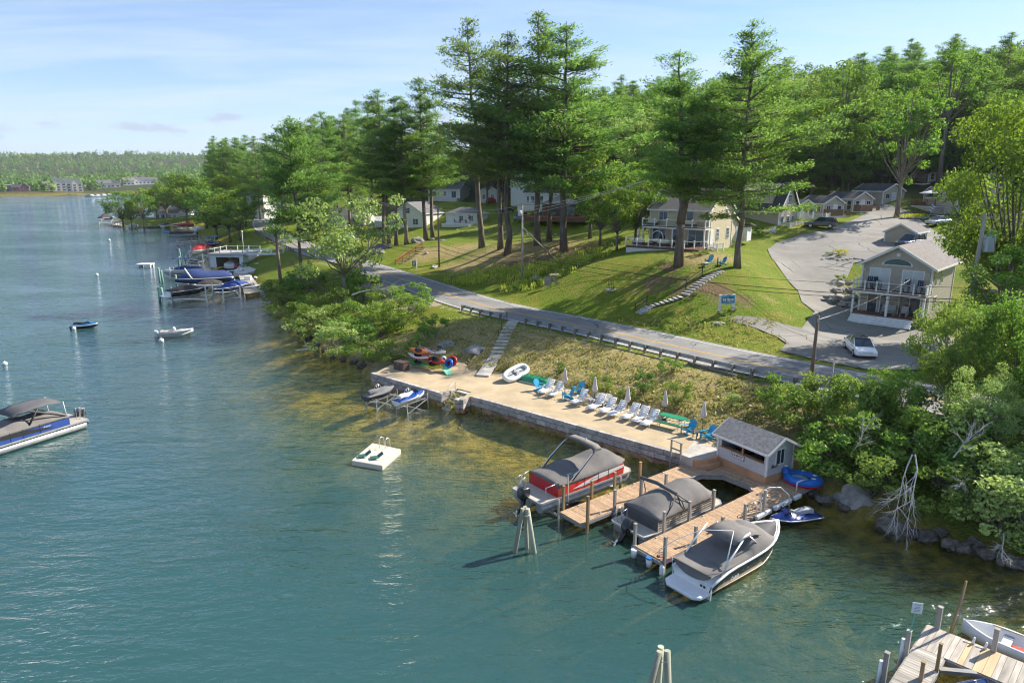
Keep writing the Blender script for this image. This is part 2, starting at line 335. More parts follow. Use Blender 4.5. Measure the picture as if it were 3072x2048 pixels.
# driveway / lot outlines (photo pixels -> ground)
def GP(L): return [tuple(G(u,v)[:2]) for u,v in L]
LOT=GP([(2405,985),(2445,935),(2405,905),(2392,870),(2345,815),(2315,775),(2303,748),(2330,728),(2400,705),(2490,690),(2540,668),(2600,640),(2560,632),(2640,612),(2700,625),(2740,640),(2760,660),(2800,690),(2860,720),(2800,760),(2640,770),(2560,790),(2540,835),(2500,870),(2520,900),(2570,940),(2740,980),(2860,1010),(2900,1080),(2760,1110),(2600,1108),(2450,1080),(2340,1052),(2360,1030),(2330,1010),(2270,985),(2185,960),(2210,947),(2290,955)])
lin=inside(LOT,X,Y); Zt=np.where(lin&(rd>4.6),Zt-.09,Zt)
def sheet_mesh(poly,zf,step,name,m,lift):
    bm=bmesh.new(); vs=[bm.verts.new((p[0],p[1],0)) for p in poly]; f=bm.faces.new(vs); bmesh.ops.triangulate(bm,faces=[f])
    P=np.array(poly)
    for ax in (0,1):
        for c in np.arange(P[:,ax].min()+step*.37,P[:,ax].max(),step):
            co=[0,0,0]; no=[0,0,0]; co[ax]=c; no[ax]=1
            bmesh.ops.bisect_plane(bm,geom=bm.verts[:]+bm.edges[:]+bm.faces[:],plane_co=co,plane_no=no)
    for v in bm.verts: v.co.z=zf(v.co.x,v.co.y)+lift
    bmesh.ops.recalc_face_normals(bm,faces=bm.faces)
    if sum(f.normal.z for f in bm.faces)<0: bmesh.ops.reverse_faces(bm,faces=bm.faces)
    me=bpy.data.meshes.new(name); bm.to_mesh(me); bm.free(); me.materials.append(m)
    for p in me.polygons: p.use_smooth=True
    return link(name,me)
# ---------------------------------------------------------------- ground sheet with grass / dry grass / earth cover from vertex masks
def attr(me,name,vals):
    a=me.attributes.new(name,'FLOAT','POINT'); a.data.foreach_set('value',np.ascontiguousarray(vals,dtype=np.float32))
ny,nx=Zt.shape
V=np.c_[X.ravel(),Y.ravel(),Zt.ravel()]
idx=np.arange(ny*nx).reshape(ny,nx); Fq=np.c_[idx[:-1,:-1].ravel(),idx[:-1,1:].ravel(),idx[1:,1:].ravel(),idx[1:,:-1].ravel()]
def npmesh(name,V,F,mats,smooth=True):
    me=bpy.data.meshes.new(name); V=np.ascontiguousarray(V,dtype=np.float32); k=F.shape[1]
    me.vertices.add(len(V)); me.vertices.foreach_set('co',V.ravel()); me.loops.add(F.size); me.loops.foreach_set('vertex_index',np.ascontiguousarray(F,dtype=np.int32).ravel())
    me.polygons.add(len(F)); me.polygons.foreach_set('loop_start',np.arange(0,F.size,k,dtype=np.int32)); 
    me.polygons.foreach_set('use_smooth',np.full(len(F),smooth)); 
    for m in (mats if isinstance(mats,(list,tuple)) else [mats]): me.materials.append(m)
    me.update(calc_edges=True); return me
def ground_mat():
    m=bpy.data.materials.new('ground_cover'); m.use_nodes=True; t=m.node_tree; b=t.nodes['Principled BSDF']; b.inputs['Roughness'].default_value=.9; b.inputs['Specular IOR Level'].default_value=.15
    tc=N(t,'ShaderNodeTexCoord').outputs['Object']
    def A_(n): return N(t,'ShaderNodeAttribute',dict(attribute_name=n)).outputs['Fac']
    nz=lambda s,d=5.: N(t,'ShaderNodeTexNoise',Vector=tc,Scale=s,Detail=d,Roughness=.62).outputs[0]
    fine=nz(4.5,6.); mid=nz(.55); big=nz(.12); vf=nz(14.,3.)
    green=MIX(t,RAMP(t,fine,[(.3,0.),(.7,1.)]),(.075,.135,.008),(.18,.25,.02)); dry=MIX(t,RAMP(t,fine,[(.35,0.),(.68,1.)]),(.26,.20,.085),(.46,.37,.17))
    green2=MIX(t,RAMP(t,MA(t,'ADD',MA(t,'MULTIPLY',mid,.6),MA(t,'MULTIPLY',big,.4)),[(.44,0.),(.62,.75)]),green,(.24,.215,.035))
    dd=MA(t,'ADD',A_('dry'),MA(t,'MULTIPLY',MA(t,'SUBTRACT',MA(t,'ADD',MA(t,'MULTIPLY',mid,.5),MA(t,'MULTIPLY',fine,.5)),.5),1.9)); c=MIX(t,RAMP(t,dd,[(.28,0.),(.72,1.)]),green2,dry)
    earth=MIX(t,RAMP(t,fine,[(.35,0.),(.65,1.)]),(.13,.085,.05),(.27,.18,.11))
    ee=MA(t,'ADD',A_('earth'),MA(t,'MULTIPLY',MA(t,'SUBTRACT',MA(t,'ADD',mid,MA(t,'MULTIPLY',fine,.6)),.8),1.3)); c=MIX(t,RAMP(t,ee,[(.35,0.),(.7,1.)]),c,earth)
    gravel=MIX(t,RAMP(t,vf,[(.35,0.),(.65,1.)]),(.28,.23,.17),(.46,.40,.31)); gg=MA(t,'ADD',A_('gravel'),MA(t,'MULTIPLY',MA(t,'SUBTRACT',fine,.5),.8)); c=MIX(t,RAMP(t,gg,[(.4,0.),(.62,1.)]),c,gravel)
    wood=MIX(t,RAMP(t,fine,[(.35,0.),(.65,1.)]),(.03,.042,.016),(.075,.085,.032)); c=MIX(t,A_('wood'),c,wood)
    # lake bed: pale sand and weed patches
    bed=MIX(t,RAMP(t,MA(t,'ADD',MA(t,'MULTIPLY',nz(.35),.6),MA(t,'MULTIPLY',nz(1.4),.4)),[(.40,0.),(.60,1.)]),(.11,.095,.018),(.52,.36,.075)); c=MIX(t,A_('bed'),c,bed)
    t.links.new(c,b.inputs['Base Color'])
    bn=N(t,'ShaderNodeBump',Height=MA(t,'ADD',MA(t,'MULTIPLY',fine,1.2),MA(t,'MULTIPLY',vf,.5)),Strength=.9,Distance=.22); t.links.new(bn.outputs[0],b.inputs['Normal'])
    return m
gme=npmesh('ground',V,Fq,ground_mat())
fx,fy=X.ravel(),Y.ravel()
def blob(L,rad):           # soft mask around photo-placed spots
    o=np.zeros(len(fx))
    for (u,v,r) in L:
        p=G(u,v); d=np.hypot(fx-p.x,(fy-p.y)); o=np.maximum(o,np.clip(1.25-d/(r*rad),0,1))
    return o
lake_side=(pdist(RN,fx,fy,False)); side=inside(SHORE,fx,fy)
near_beach=np.clip(1-(pdist(np.array(SANDP),fx,fy)-9)/5,0,1)*(rd.ravel()>4)*(fy<82)*(fx<22)
dry=np.clip(near_beach*.5+.16,0,1)
dry=np.maximum(dry,blob([(1400,800,9),(1480,770,12),(1600,760,14),(1380,750,9),(1300,760,8),(2120,770,6),(2330,930,4)],1.)*.75)
dry=np.where((fx>14)&(fx<34)&(fy>56)&(fy<82),np.minimum(dry,.26),dry)
dry=np.where((rd.ravel()<9)&(fy>60)&(near_beach<.1),dry*.5,dry)
earth=np.maximum(blob([(1690,752,5.5),(1620,775,5),(1540,790,5),(1760,745,5),(2080,860,6),(1980,845,5),(2150,880,4),(2020,800,3.5),(2230,905,3),(1500,800,4)],.85)*.62,near_beach*.12)
gravel=np.clip(1-np.abs(rd.ravel()-4.0)/.9,0,1)*.75+blob([(1200,890,3.5),(1250,915,3),(1150,875,4),(1100,860,4),(1200,830,3)],1.)*.85+blob([(960,745,6),(900,735,6)],1.)*.3
gravel=np.where((sd.ravel()<3.0)&(fy<75)&(fx<-10),.5,gravel)
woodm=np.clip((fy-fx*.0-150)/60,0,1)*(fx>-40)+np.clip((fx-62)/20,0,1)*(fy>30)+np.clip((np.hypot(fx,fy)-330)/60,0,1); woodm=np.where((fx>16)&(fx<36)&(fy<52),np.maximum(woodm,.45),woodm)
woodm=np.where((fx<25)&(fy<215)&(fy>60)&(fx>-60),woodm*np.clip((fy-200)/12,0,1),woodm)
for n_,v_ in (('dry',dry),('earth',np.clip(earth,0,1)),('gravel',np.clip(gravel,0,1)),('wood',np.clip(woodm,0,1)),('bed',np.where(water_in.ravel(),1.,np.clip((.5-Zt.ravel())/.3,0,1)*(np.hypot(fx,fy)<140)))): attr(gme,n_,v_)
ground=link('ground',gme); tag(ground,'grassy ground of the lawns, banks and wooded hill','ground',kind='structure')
# ---------------------------------------------------------------- beach sand
sandm=mat('beach_sand',(.45,.36,.235),rough=.95,var=.14,scale=.7,bump=.5,bscale=9,spec=.1,detail=8.)
bo=MB(); bo.prism(SANDP,.3,BEACHZ); beach=bo.build('beach',sandm); tag(beach,'raised sandy beach behind the stone wall','beach',kind='structure')
# ---------------------------------------------------------------- lake
def lake_mat():
    m=bpy.data.materials.new('lake_water'); m.use_nodes=True; t=m.node_tree; t.nodes.clear()
    tc=N(t,'ShaderNodeTexCoord').outputs['Object']
    def wav(rot,sx,sy,s,d=3.,ro=.55,dist=.6):
        mp=N(t,'ShaderNodeMapping',i0=tc); mp.inputs['Rotation'].default_value=(0,0,R(rot)); mp.inputs['Scale'].default_value=(sx,sy,1)
        return N(t,'ShaderNodeTexNoise',Vector=mp,Scale=s,Detail=d,Roughness=ro,Distortion=dist).outputs[0]
    big=wav(-22,.30,1.,.60); med=wav(-30,.36,1.,1.5,4.); small=wav(-12,.55,1.,3.6,3.); patch=wav(20,.5,1.,.045,3.)
    amp=RAMP(t,patch,[(.34,.35),(.66,1.1)])
    hh=MA(t,'MULTIPLY',MA(t,'ADD',MA(t,'ADD',MA(t,'MULTIPLY',big,.9),MA(t,'MULTIPLY',med,.55)),MA(t,'MULTIPLY',small,.26)),amp)
    bn=N(t,'ShaderNodeBump',Height=hh,Strength=1.,Distance=.40)
    dep=N(t,'ShaderNodeAttribute',dict(attribute_name='depth')).outputs['Fac']
    lw=N(t,'ShaderNodeLayerWeight',Blend=.5,Normal=bn.outputs[0]).outputs['Facing']; fr=MA(t,'ADD',MA(t,'MULTIPLY',MA(t,'POWER',lw,4.),.95),.025)
    gl=N(t,'ShaderNodeBsdfGlossy',Roughness=.04,Normal=bn.outputs[0],Color=(.96,.98,1.)) 
    turb=MIX(t,RAMP(t,dep,[(.10,0.),(.55,1.)]),(.05,.11,.06),(.027,.084,.086))
    df=N(t,'ShaderNodeBsdfDiffuse',Color=turb); tr=N(t,'ShaderNodeBsdfTransparent',Color=(.86,.90,.74))
    body=N(t,'ShaderNodeMixShader',i0=RAMP(t,dep,[(.05,.02),(.20,.16),(.36,.62),(.62,.97)]),i1=tr.outputs[0],i2=df.outputs[0])
    mx=N(t,'ShaderNodeMixShader',i0=fr.outputs[0],i1=body.outputs[0],i2=gl.outputs[0]); N(t,'ShaderNodeOutputMaterial',Surface=mx.outputs[0]); return m
WX=grid_axis(-6000,3000,(-60,45),1.5,1.12); WY=grid_axis(-4000,1500,(16,110),1.5,1.1)
wx,wy=np.meshgrid(WX,WY); keep=inside(SH,wx,wy)|(pdist(SH,wx,wy)<40)
wi=np.arange(wx.size).reshape(wx.shape); wF=np.c_[wi[:-1,:-1].ravel(),wi[:-1,1:].ravel(),wi[1:,1:].ravel(),wi[1:,:-1].ravel()]
wF=wF[keep.ravel()[wF].all(1)]
wme=npmesh('lake',np.c_[wx.ravel(),wy.ravel(),np.zeros(wx.size)],wF,lake_mat())
# terrain must stay below the surface only inside the shore; land above hides the sheet
attr(wme,'depth',np.clip(-h0(wx.ravel(),wy.ravel())/6.,0,1))
lake=link('lake',wme); tag(lake,'rippled blue-green lake water','lake',kind='structure')
# ---------------------------------------------------------------- road with markings
def strip(name,m,off0,off1,lift,i0=0,i1=None,step=1,parent=None,dash=None,cross=2):
    mb=MB(); ii=range(i0,(i1 or len(RN))-1,step)
    for i in ii:
        if dash and (i//dash)%2: continue
        j=i+step
        if j>=len(RN): break
        a0=RN[i]+RNN[i]*off0; a1=RN[i]+RNN[i]*off1; b0=RN[j]+RNN[j]*off0; b1=RN[j]+RNN[j]*off1; z0=float(road_z(RN[i,1]))+lift; z1=float(road_z(RN[j,1]))+lift
        mb.smooth=True; mb.add([(*a0,z0),(*a1,z0),(*b1,z1),(*b0,z1)],[(0,1,2,3)])
    o=mb.build(name,m,parent)
    bm=bmesh.new(); bm.from_mesh(o.data); bmesh.ops.remove_doubles(bm,verts=bm.verts,dist=.001)
    for f in bm.faces:
        if f.normal.z<0: f.normal_flip()
    bm.to_mesh(o.data); bm.free(); return o
def asphalt(name,c0,c1,crack=True,sc=1.):
    m=bpy.data.materials.new(name); m.use_nodes=True; t=m.node_tree; b=t.nodes['Principled BSDF']; b.inputs['Roughness'].default_value=.88; b.inputs['Specular IOR Level'].default_value=.25
    tc=N(t,'ShaderNodeTexCoord').outputs['Object']; nz=N(t,'ShaderNodeTexNoise',Vector=tc,Scale=.35*sc,Detail=6.,Roughness=.6).outputs[0]; gr=N(t,'ShaderNodeTexNoise',Vector=tc,Scale=20.,Detail=3.).outputs[0]
    c=MIX(t,RAMP(t,MA(t,'ADD',MA(t,'MULTIPLY',nz,.75),MA(t,'MULTIPLY',gr,.25)),[(.36,0.),(.64,1.)]),c0,c1)
    if crack:
        w=N(t,'ShaderNodeTexNoise',Vector=tc,Scale=.5,Detail=3.).outputs['Color']; vec=N(t,'ShaderNodeVectorMath',dict(operation='MULTIPLY_ADD'),i0=w,i1=(1.6,1.6,0),i2=tc).outputs[0]
        vo=N(t,'ShaderNodeTexVoronoi',dict(feature='DISTANCE_TO_EDGE'),Vector=vec,Scale=.16); msk=RAMP(t,nz,[(.45,0.),(.55,1.)])
        c=MIX(t,MA(t,'MULTIPLY',RAMP(t,vo.outputs[0],[(.003,1.),(.009,0.)]),msk),c,(.035,.035,.035))
    t.links.new(c,b.inputs['Base Color']); bn=N(t,'ShaderNodeBump',Height=gr,Strength=.25,Distance=.02); t.links.new(bn.outputs[0],b.inputs['Normal']); return m
asph=asphalt('road_asphalt',(.185,.182,.178),(.275,.27,.26))
road=strip('road',asph,.45,ROADW+.45,0.); tag(road,'two-lane asphalt road along the lake','road',kind='structure')
wp=mat('white_road_paint',(.72,.71,.68),var=.2,scale=2.5); yp=mat('yellow_road_paint',(.62,.36,.05),var=.25,scale=2.5)
strip('edge_line',wp,.74,.85,.006,parent=road); strip('edge_line',wp,ROADW-.19,ROADW-.08,.006,parent=road)
strip('centre_line',yp,3.72,3.84,.006,parent=road); strip('centre_line',yp,4.0,4.12,.006,parent=road)
lotm=asphalt('driveway_asphalt',(.185,.175,.16),(.295,.28,.258),sc=.6)
lot=sheet_mesh(LOT,lambda x,y:ht(x,y),1.0,'driveway',lotm,.035); tag(lot,'worn asphalt driveway and parking lot of the cottages','driveway',kind='structure')
# ================================================================ vegetation
def leafmat(name,dark,light,trans=.35,warm=(.9,1.,.45)):
    m=bpy.data.materials.new(name); m.use_nodes=True; t=m.node_tree; t.nodes.clear()
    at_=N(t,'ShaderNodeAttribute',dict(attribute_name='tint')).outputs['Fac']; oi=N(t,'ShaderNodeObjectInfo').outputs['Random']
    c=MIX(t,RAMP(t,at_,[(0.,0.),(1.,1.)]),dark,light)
    hs=N(t,'ShaderNodeHueSaturation',Color=c,Hue=N(t,'ShaderNodeMapRange',i0=oi,i3=.485,i4=.515).outputs[0],Value=N(t,'ShaderNodeMapRange',i0=oi,i3=.82,i4=1.18).outputs[0]).outputs[0]
    d=N(t,'ShaderNodeBsdfDiffuse',Color=hs); tr=N(t,'ShaderNodeBsdfTranslucent',Color=MIX(t,.5,hs,tuple(min(1,l*1.8*w) for l,w in zip(light,warm))))
    g=N(t,'ShaderNodeBsdfGlossy',Roughness=.45,Color=(.8,.85,.8)); s=N(t,'ShaderNodeMixShader',i0=trans,i1=d.outputs[0],i2=tr.outputs[0]); s2=N(t,'ShaderNodeMixShader',i0=.02,i1=s.outputs[0],i2=g.outputs[0])
    N(t,'ShaderNodeOutputMaterial',Surface=s2.outputs[0]); return m
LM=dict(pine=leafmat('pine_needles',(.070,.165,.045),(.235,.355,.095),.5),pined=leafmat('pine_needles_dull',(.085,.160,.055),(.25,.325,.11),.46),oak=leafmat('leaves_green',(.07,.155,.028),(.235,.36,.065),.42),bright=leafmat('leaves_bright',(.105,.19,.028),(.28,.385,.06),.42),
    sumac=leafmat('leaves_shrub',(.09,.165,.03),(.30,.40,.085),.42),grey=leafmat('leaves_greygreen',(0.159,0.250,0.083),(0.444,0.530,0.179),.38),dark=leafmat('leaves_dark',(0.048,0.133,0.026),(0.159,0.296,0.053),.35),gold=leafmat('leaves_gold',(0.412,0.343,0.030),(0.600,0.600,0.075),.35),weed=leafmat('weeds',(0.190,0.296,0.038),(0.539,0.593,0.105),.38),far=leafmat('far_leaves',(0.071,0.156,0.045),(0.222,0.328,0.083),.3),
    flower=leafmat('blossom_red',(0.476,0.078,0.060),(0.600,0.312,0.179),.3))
bark=mat('pine_bark',(.20,.16,.135),rough=.95,var=.35,scale=2.5,bump=.8,bscale=9,stretch=(1,1,.25),spec=.1)
barkg=mat('hardwood_bark',(.20,.17,.14),rough=.95,var=.3,scale=2.5,bump=.6,bscale=9,stretch=(1,1,.3),spec=.1)
deadw=mat('bleached_dead_wood',(.52,.50,.47),rough=.9,var=.2,scale=4,spec=.1)
deadb=mat('dead_brown_wood',(.27,.19,.14),rough=.9,var=.25,scale=4,spec=.1)
class Cards:
    def __init__(s): s.c=[];s.d=[];s.n=[];s.L=[];s.w=[];s.t=[]
    def add(s,c,d,n,L,w,t):
        k=len(c); s.c.append(c); s.d.append(np.broadcast_to(d,(k,3))); s.n.append(np.broadcast_to(n,(k,3))); s.L.append(np.broadcast_to(L,k)); s.w.append(np.broadcast_to(w,k)); s.t.append(np.broadcast_to(t,k))
    def mesh(s,name,m):
        c=np.concatenate(s.c); d=np.concatenate(s.d).astype(float); n=np.concatenate(s.n).astype(float); L=np.concatenate(s.L)[:,None]; w=np.concatenate(s.w)[:,None]; t=np.concatenate(s.t)
        d/=np.linalg.norm(d,axis=1)[:,None]+1e-9; b=np.cross(n,d); b/=np.linalg.norm(b,axis=1)[:,None]+1e-9
        V=np.stack([c-d*L*.5,c+b*w*.5-d*L*.05,c+d*L*.5,c-b*w*.5-d*L*.05],1).reshape(-1,3); F=np.arange(len(V)).reshape(-1,4)
        me=npmesh(name,V,F,m,False); attr(me,'tint',np.repeat(np.clip(t,0,1),4)); return me
def rdir(r,k): 
    a=r.normal(size=(k,3)); return a/np.linalg.norm(a,axis=1)[:,None]
def pine_mesh(seed,H=30.,cb=.38,spread=4.6,dens=1.,m='pine',fork=False,lean=0.,dead=.0,sparse_top=0.):
    r=np.random.default_rng(seed); cd_=Cards(); tb=MB(); 
    def stem(base,top,r0,r1,z0f):
        pts=[]; n=9
        for i in range(n+1):
            f=i/n; pts.append(np.array(base)*(1-f)+np.array(top)*f+np.array([r.normal(0,.10),r.normal(0,.10),0])*(f>0)*(f<1))
        rad=[r0*(1-f)**.8+r1*f for f in np.linspace(0,1,n+1)]; rad[0]*=1.35
        tb.tube(pts,rad,8); return np.array(pts)
    stems=[]
    if fork:
        fz=H*.22; tb.tube([(0,0,-.4),(0,0,fz*.6),(.0,0,fz)],[.62,.48,.44],10)
        stems.append((stem((0,0,fz*.93),(1.2,.4,H*.97),.40,.05,0),.8)); stems.append((stem((0,0,fz*.93),(-2.6,-.4,H*.80),.34,.05,0),.75)); tips=stems
    else:
        stems.append((stem((0,0,-.5),(lean,0,H),(.0115*H),.03,0),1.))
    for pts,sc in stems:
        zt=pts[:,2]; top=zt[-1]; z0=max(cb*H,zt[0]+.4); z=z0
        while z<top-.15:
            t=(z-z0)/(top-z0); prof=(1-t**1.9)**.9*(.62+.38*math.sin(min(1,t*3.6)*pi/2))*(1-.28*t)+.04
            if t>.8 and sparse_top: prof*=1-sparse_top*.5
            for _ in range(r.integers(4,7) if t<.9 else 3):
                if r.random()<.13: continue
                L=spread*sc*prof*r.uniform(.45,1.3); 
                if L<.35: L=.35
                az=r.uniform(0,2*pi); zz=z+r.normal(0,.5)*(t<.9); o=np.array([np.interp(zz,zt,pts[:,0]),np.interp(zz,zt,pts[:,1]),zz]); rise=(.0+.34*t+r.normal(0,.12))
                hd=np.array([math.cos(az),math.sin(az),0.]); sd_=np.array([-math.sin(az),math.cos(az),0.])
                ss=np.linspace(0,1,5); bp=o+hd*(ss*L)[:,None]+np.array([0,0,1.])*((rise*ss+.16*ss**2.4)*L)[:,None]
                if L>.9: tb.tube(bp[:4],[.018*L+.02,.014*L+.015,.009*L+.012,.008],4,False)
                if r.random()<dead*(1-t): continue
                nt_=max(3,int(L*4.4*dens))
                s0=.30 if t<.75 else .08
                for s_ in np.sort(r.uniform(s0,1.02,nt_)):
                    wd=.34*L*min(1.,(1.15-s_)*1.6+.12); lat=r.uniform(-1,1)*wd
                    c0=o+hd*(s_*L-.15*abs(lat))+sd_*lat+np.array([0,0,(rise*s_+.16*s_**2.4)*L+r.normal(0,.07)])
                    k=r.integers(14,20); off=r.normal(size=(k,3))*np.array([.38,.38,.20])
                    dd=hd*.9+sd_*np.sign(lat)*.55+np.array([0,0,.35])+r.normal(size=(k,3))*.55; nn=np.array([0,0,1.])+hd*.25+r.normal(size=(k,3))*.40
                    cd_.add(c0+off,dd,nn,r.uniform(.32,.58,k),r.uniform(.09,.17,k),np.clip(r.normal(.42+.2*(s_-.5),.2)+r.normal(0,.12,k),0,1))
            z+=r.uniform(.55,1.15)*(H/28)
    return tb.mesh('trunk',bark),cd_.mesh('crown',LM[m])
def tree_mesh(seed,H=14.,rad=4.5,cb=.3,m='oak',leaf=.36,nl=34,dens=1.,bk=None,trunk_r=None,multi=1,squash=1.,wild=.25):
    r=np.random.default_rng(seed); cd_=Cards(); tb=MB(); tr0=trunk_r or H*.017
    cz=H*(cb+(1-cb)*.5); hz=H*(1-cb)*.5*squash
    forkz=H*(cb+.10)
    stems=[np.array([r.normal(0,.3)*(multi>1),r.normal(0,.3)*(multi>1),0]) for _ in range(multi)]
    for b0 in stems: tb.tube([b0+[0,0,-.4],b0*.9+[0,0,forkz*.45],b0*1.2+[r.normal(0,.12),r.normal(0,.12),forkz]],[tr0*1.25,tr0*.9,tr0*.72],8)
    lob=[]
    for i in range(nl):
        d=rdir(r,1)[0]; d[2]=d[2]*.9+.12; q=r.uniform(.45,1.)**.6*(1+r.normal(0,wild*.45)); 
        c=np.array([d[0]*rad*q,d[1]*rad*q,cz+d[2]*hz*q]); lr=rad*r.uniform(.20,.36)*(1.1-.35*q); lob.append((c,lr,d))
        if r.random()<.75:
            b0=stems[i%multi]*1.2; st=b0+[0,0,forkz*r.uniform(.75,1.)]; mid=st*.45+c*.55+[0,0,-.06*H*r.random()]; tb.tube([st,mid,c],[tr0*.45,tr0*.22,.02],5,False)
    for c,lr,d in lob:
        k=int(9.*dens*(lr/leaf)**2)+12; dr=rdir(r,k); q=r.uniform(.35,1.08,k)[:,None]**.5; p=c+dr*lr*q*np.array([1,1,.72]); nn=dr*.8+d*.5+np.array([0,0,.55])+r.normal(size=(k,3))*.55; tt=r.normal(.42,.25)
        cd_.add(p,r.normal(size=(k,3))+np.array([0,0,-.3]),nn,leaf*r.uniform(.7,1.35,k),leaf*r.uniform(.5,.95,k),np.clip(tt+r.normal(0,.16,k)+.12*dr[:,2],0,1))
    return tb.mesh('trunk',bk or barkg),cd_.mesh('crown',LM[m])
def plant(name,label,cat,meshes,loc,rz=0.,scale=1.,group=None,crownname='crown',trunkname='trunk'):
    o=thing(name,label,cat,loc,rz,group); o.scale=scale if hasattr(scale,'__len__') else (scale,)*3
    if meshes[0] is not None: link(trunkname,meshes[0],o)
    if meshes[1] is not None: link(crownname,meshes[1],o)
    return o
PINES=[pine_mesh(11,30,.31,7.2,.78),pine_mesh(12,30,.36,6.6,.75),pine_mesh(13,30,.28,7.8,.78),pine_mesh(14,30,.35,7.4,.66,'pined',sparse_top=.5),pine_mesh(15,30,.40,6.0,.75)]
FORKP=pine_mesh(21,30,.36,8.6,.85,fork=True)
BIGP=pine_mesh(22,30,.24,9.6,.9)
SHOREP=pine_mesh(23,22,.32,6.2,1.,'pine',dead=.25)
FIRS=[pine_mesh(31,16,.12,2.6,.9,'pined'),pine_mesh(32,16,.15,3.4,.9)]
HARD=[tree_mesh(41,20,6.4,.22,'oak',.50,50),tree_mesh(42,20,6.8,.18,'oak',.50,54),tree_mesh(43,20,6.2,.24,'bright',.50,48),tree_mesh(44,20,6.8,.18,'dark',.50,52),tree_mesh(45,20,6.4,.20,'grey',.50,50)]
def on(u,v,dz=0.): p=G(u,v); return Vector((p.x,p.y,ht(p.x,p.y)+dz))
def pine_at(u,v,vtop,msh,label,H0=30.,rz=0.,wide=1.,group=None,utop=None):
    p=on(u,v,-.1); h=aty(u,vtop,p.y).z-p.z; s=h/H0; o=plant('pine_tree',label,'pine tree',msh,p,rz,(wide,wide,s),group)
    if utop is not None:
        q=aty(utop,vtop,p.y); o.rotation_euler[1]=math.atan2(q.x-p.x,h)
    return o
GP_='tall pines standing on the lawn'
pine_at(908,866,352,SHOREP,'lake-edge pine with a ragged dead top leaning over the boats',22.,.4,1.0,utop=862)
for u,v,vt,ut,k,w,lab in [(1152,729,300,1118,1,.8,'leftmost pine of the clump behind the white boulder'),(1167,731,266,1130,0,.85,'tallest pine of the clump behind the white boulder'),(1189,736,295,1160,4,.8,'slender pine in the middle of the clump behind the boulder'),(1219,734,286,1192,1,.8,'rightmost pine of the clump behind the white boulder'),
    (1278,722,226,1277,2,.85,'pine with pointed tip just left of the white cottage with red umbrella'),(1298,712,330,1300,4,.8,'lower pine directly behind the pine beside the white cottage'),
    (1446,743,56,1394,3,1.0,'tall pine with thin open left side right of the cottage deck'),(1501,747,160,1500,4,.9,'pine trunk standing close behind the leaning-limbed pine'),(1520,765,92,1510,3,.95,'pine with bare broken limbs nearest the road on the lawn'),
    (1613,735,34,1632,0,1.05,'tallest pine of all, left of the brown cabin'),(1648,723,230,1652,4,.8,'pine just left of the brown cabin deck'),(1692,755,64,1708,2,1.05,'thick pine on the mulch mound before the brown cabin')]:
    pine_at(u,v,vt,PINES[k],lab,30.,u*.7,w*1.5,utop=ut)
pine_at(2035,798,128,FORKP,'huge forked pine in front of the cream house deck',30.,R(180),1.05)
pine_at(2212,803,68,BIGP,'broad tall pine beside the turquoise chairs on the lawn',30.,.3,1.08,utop=2255)
# trees whose feet are hidden: world spots
rt=random.Random(5)
def wpine(x,y,h,k,label,group,wide=1.): return plant('pine_tree',label,'pine tree',PINES[k],(x,y,ht(x,y)-.2),rt.uniform(0,6.3),(wide,wide,h/30),group)
def whard(x,y,h,k,label,group,wide=None): 
    s=h/20; w=(wide or 1.)*s; return plant('broadleaf_tree',label,'tree',HARD[k],(x,y,ht(x,y)-.2),rt.uniform(0,6.3),(w,w,s),group)
# wood along the road on the left, behind the white houses
for i,(u,y,vt,k) in enumerate([(985,175,330,0),(1020,200,345,1),(955,190,350,2),(925,165,365,0),(900,205,372,1),(1050,185,335,2),(1085,205,300,4),(880,240,395,0),(850,215,400,2),(820,260,398,1),(785,250,405,0),(760,290,400,2),(735,270,412,1),(705,300,410,0),(690,270,418,2),(655,310,425,1),(668,330,405,0),(965,230,340,1),(1010,240,350,0),(915,250,380,2),(1060,240,320,0),(1120,235,310,1)]):
    p=aty(u,700,y); gz_=ht(p.x,y); wpine(p.x,y,max(10,aty(u,vt,y).z-gz_),k,('dark pine in the roadside wood behind the white houses' if u>900 else 'dark pine in the roadside wood behind the lake-edge pine' if u>780 else 'dark pine at the left end of the roadside wood above the boathouse'),'pines of the roadside wood',1.2 if u>800 else 1.0)
for i,(u,y,vt,k) in enumerate([(1380,225,440,1),(1330,235,420,0),(1240,240,400,2),(1420,245,430,4),(1560,240,360,2),(1180,250,380,0),(1480,255,400,1)]):
    p=aty(u,600,y); wpine(p.x,y,max(10,aty(u,vt,y).z-ht(p.x,y)),k,'pine rising behind the row of white cottages','pines behind the white cottages')
for i,(u,y,vt,k) in enumerate([(1590,215,330,0),(1660,205,380,2),(1780,185,300,2),(1730,200,330,2),(1850,190,330,0),(1900,200,300,3),(1960,195,330,1),(2010,210,300,0),(1830,170,460,1),(1445,215,470,0),(1350,215,480,1),(1540,205,440,3)]):
    p=aty(u,600,y); whard(p.x,y,max(8,aty(u,vt,y).z-ht(p.x,y)),k,'leafy tree standing between the cottages and the hill wood','leafy trees behind the cottages')
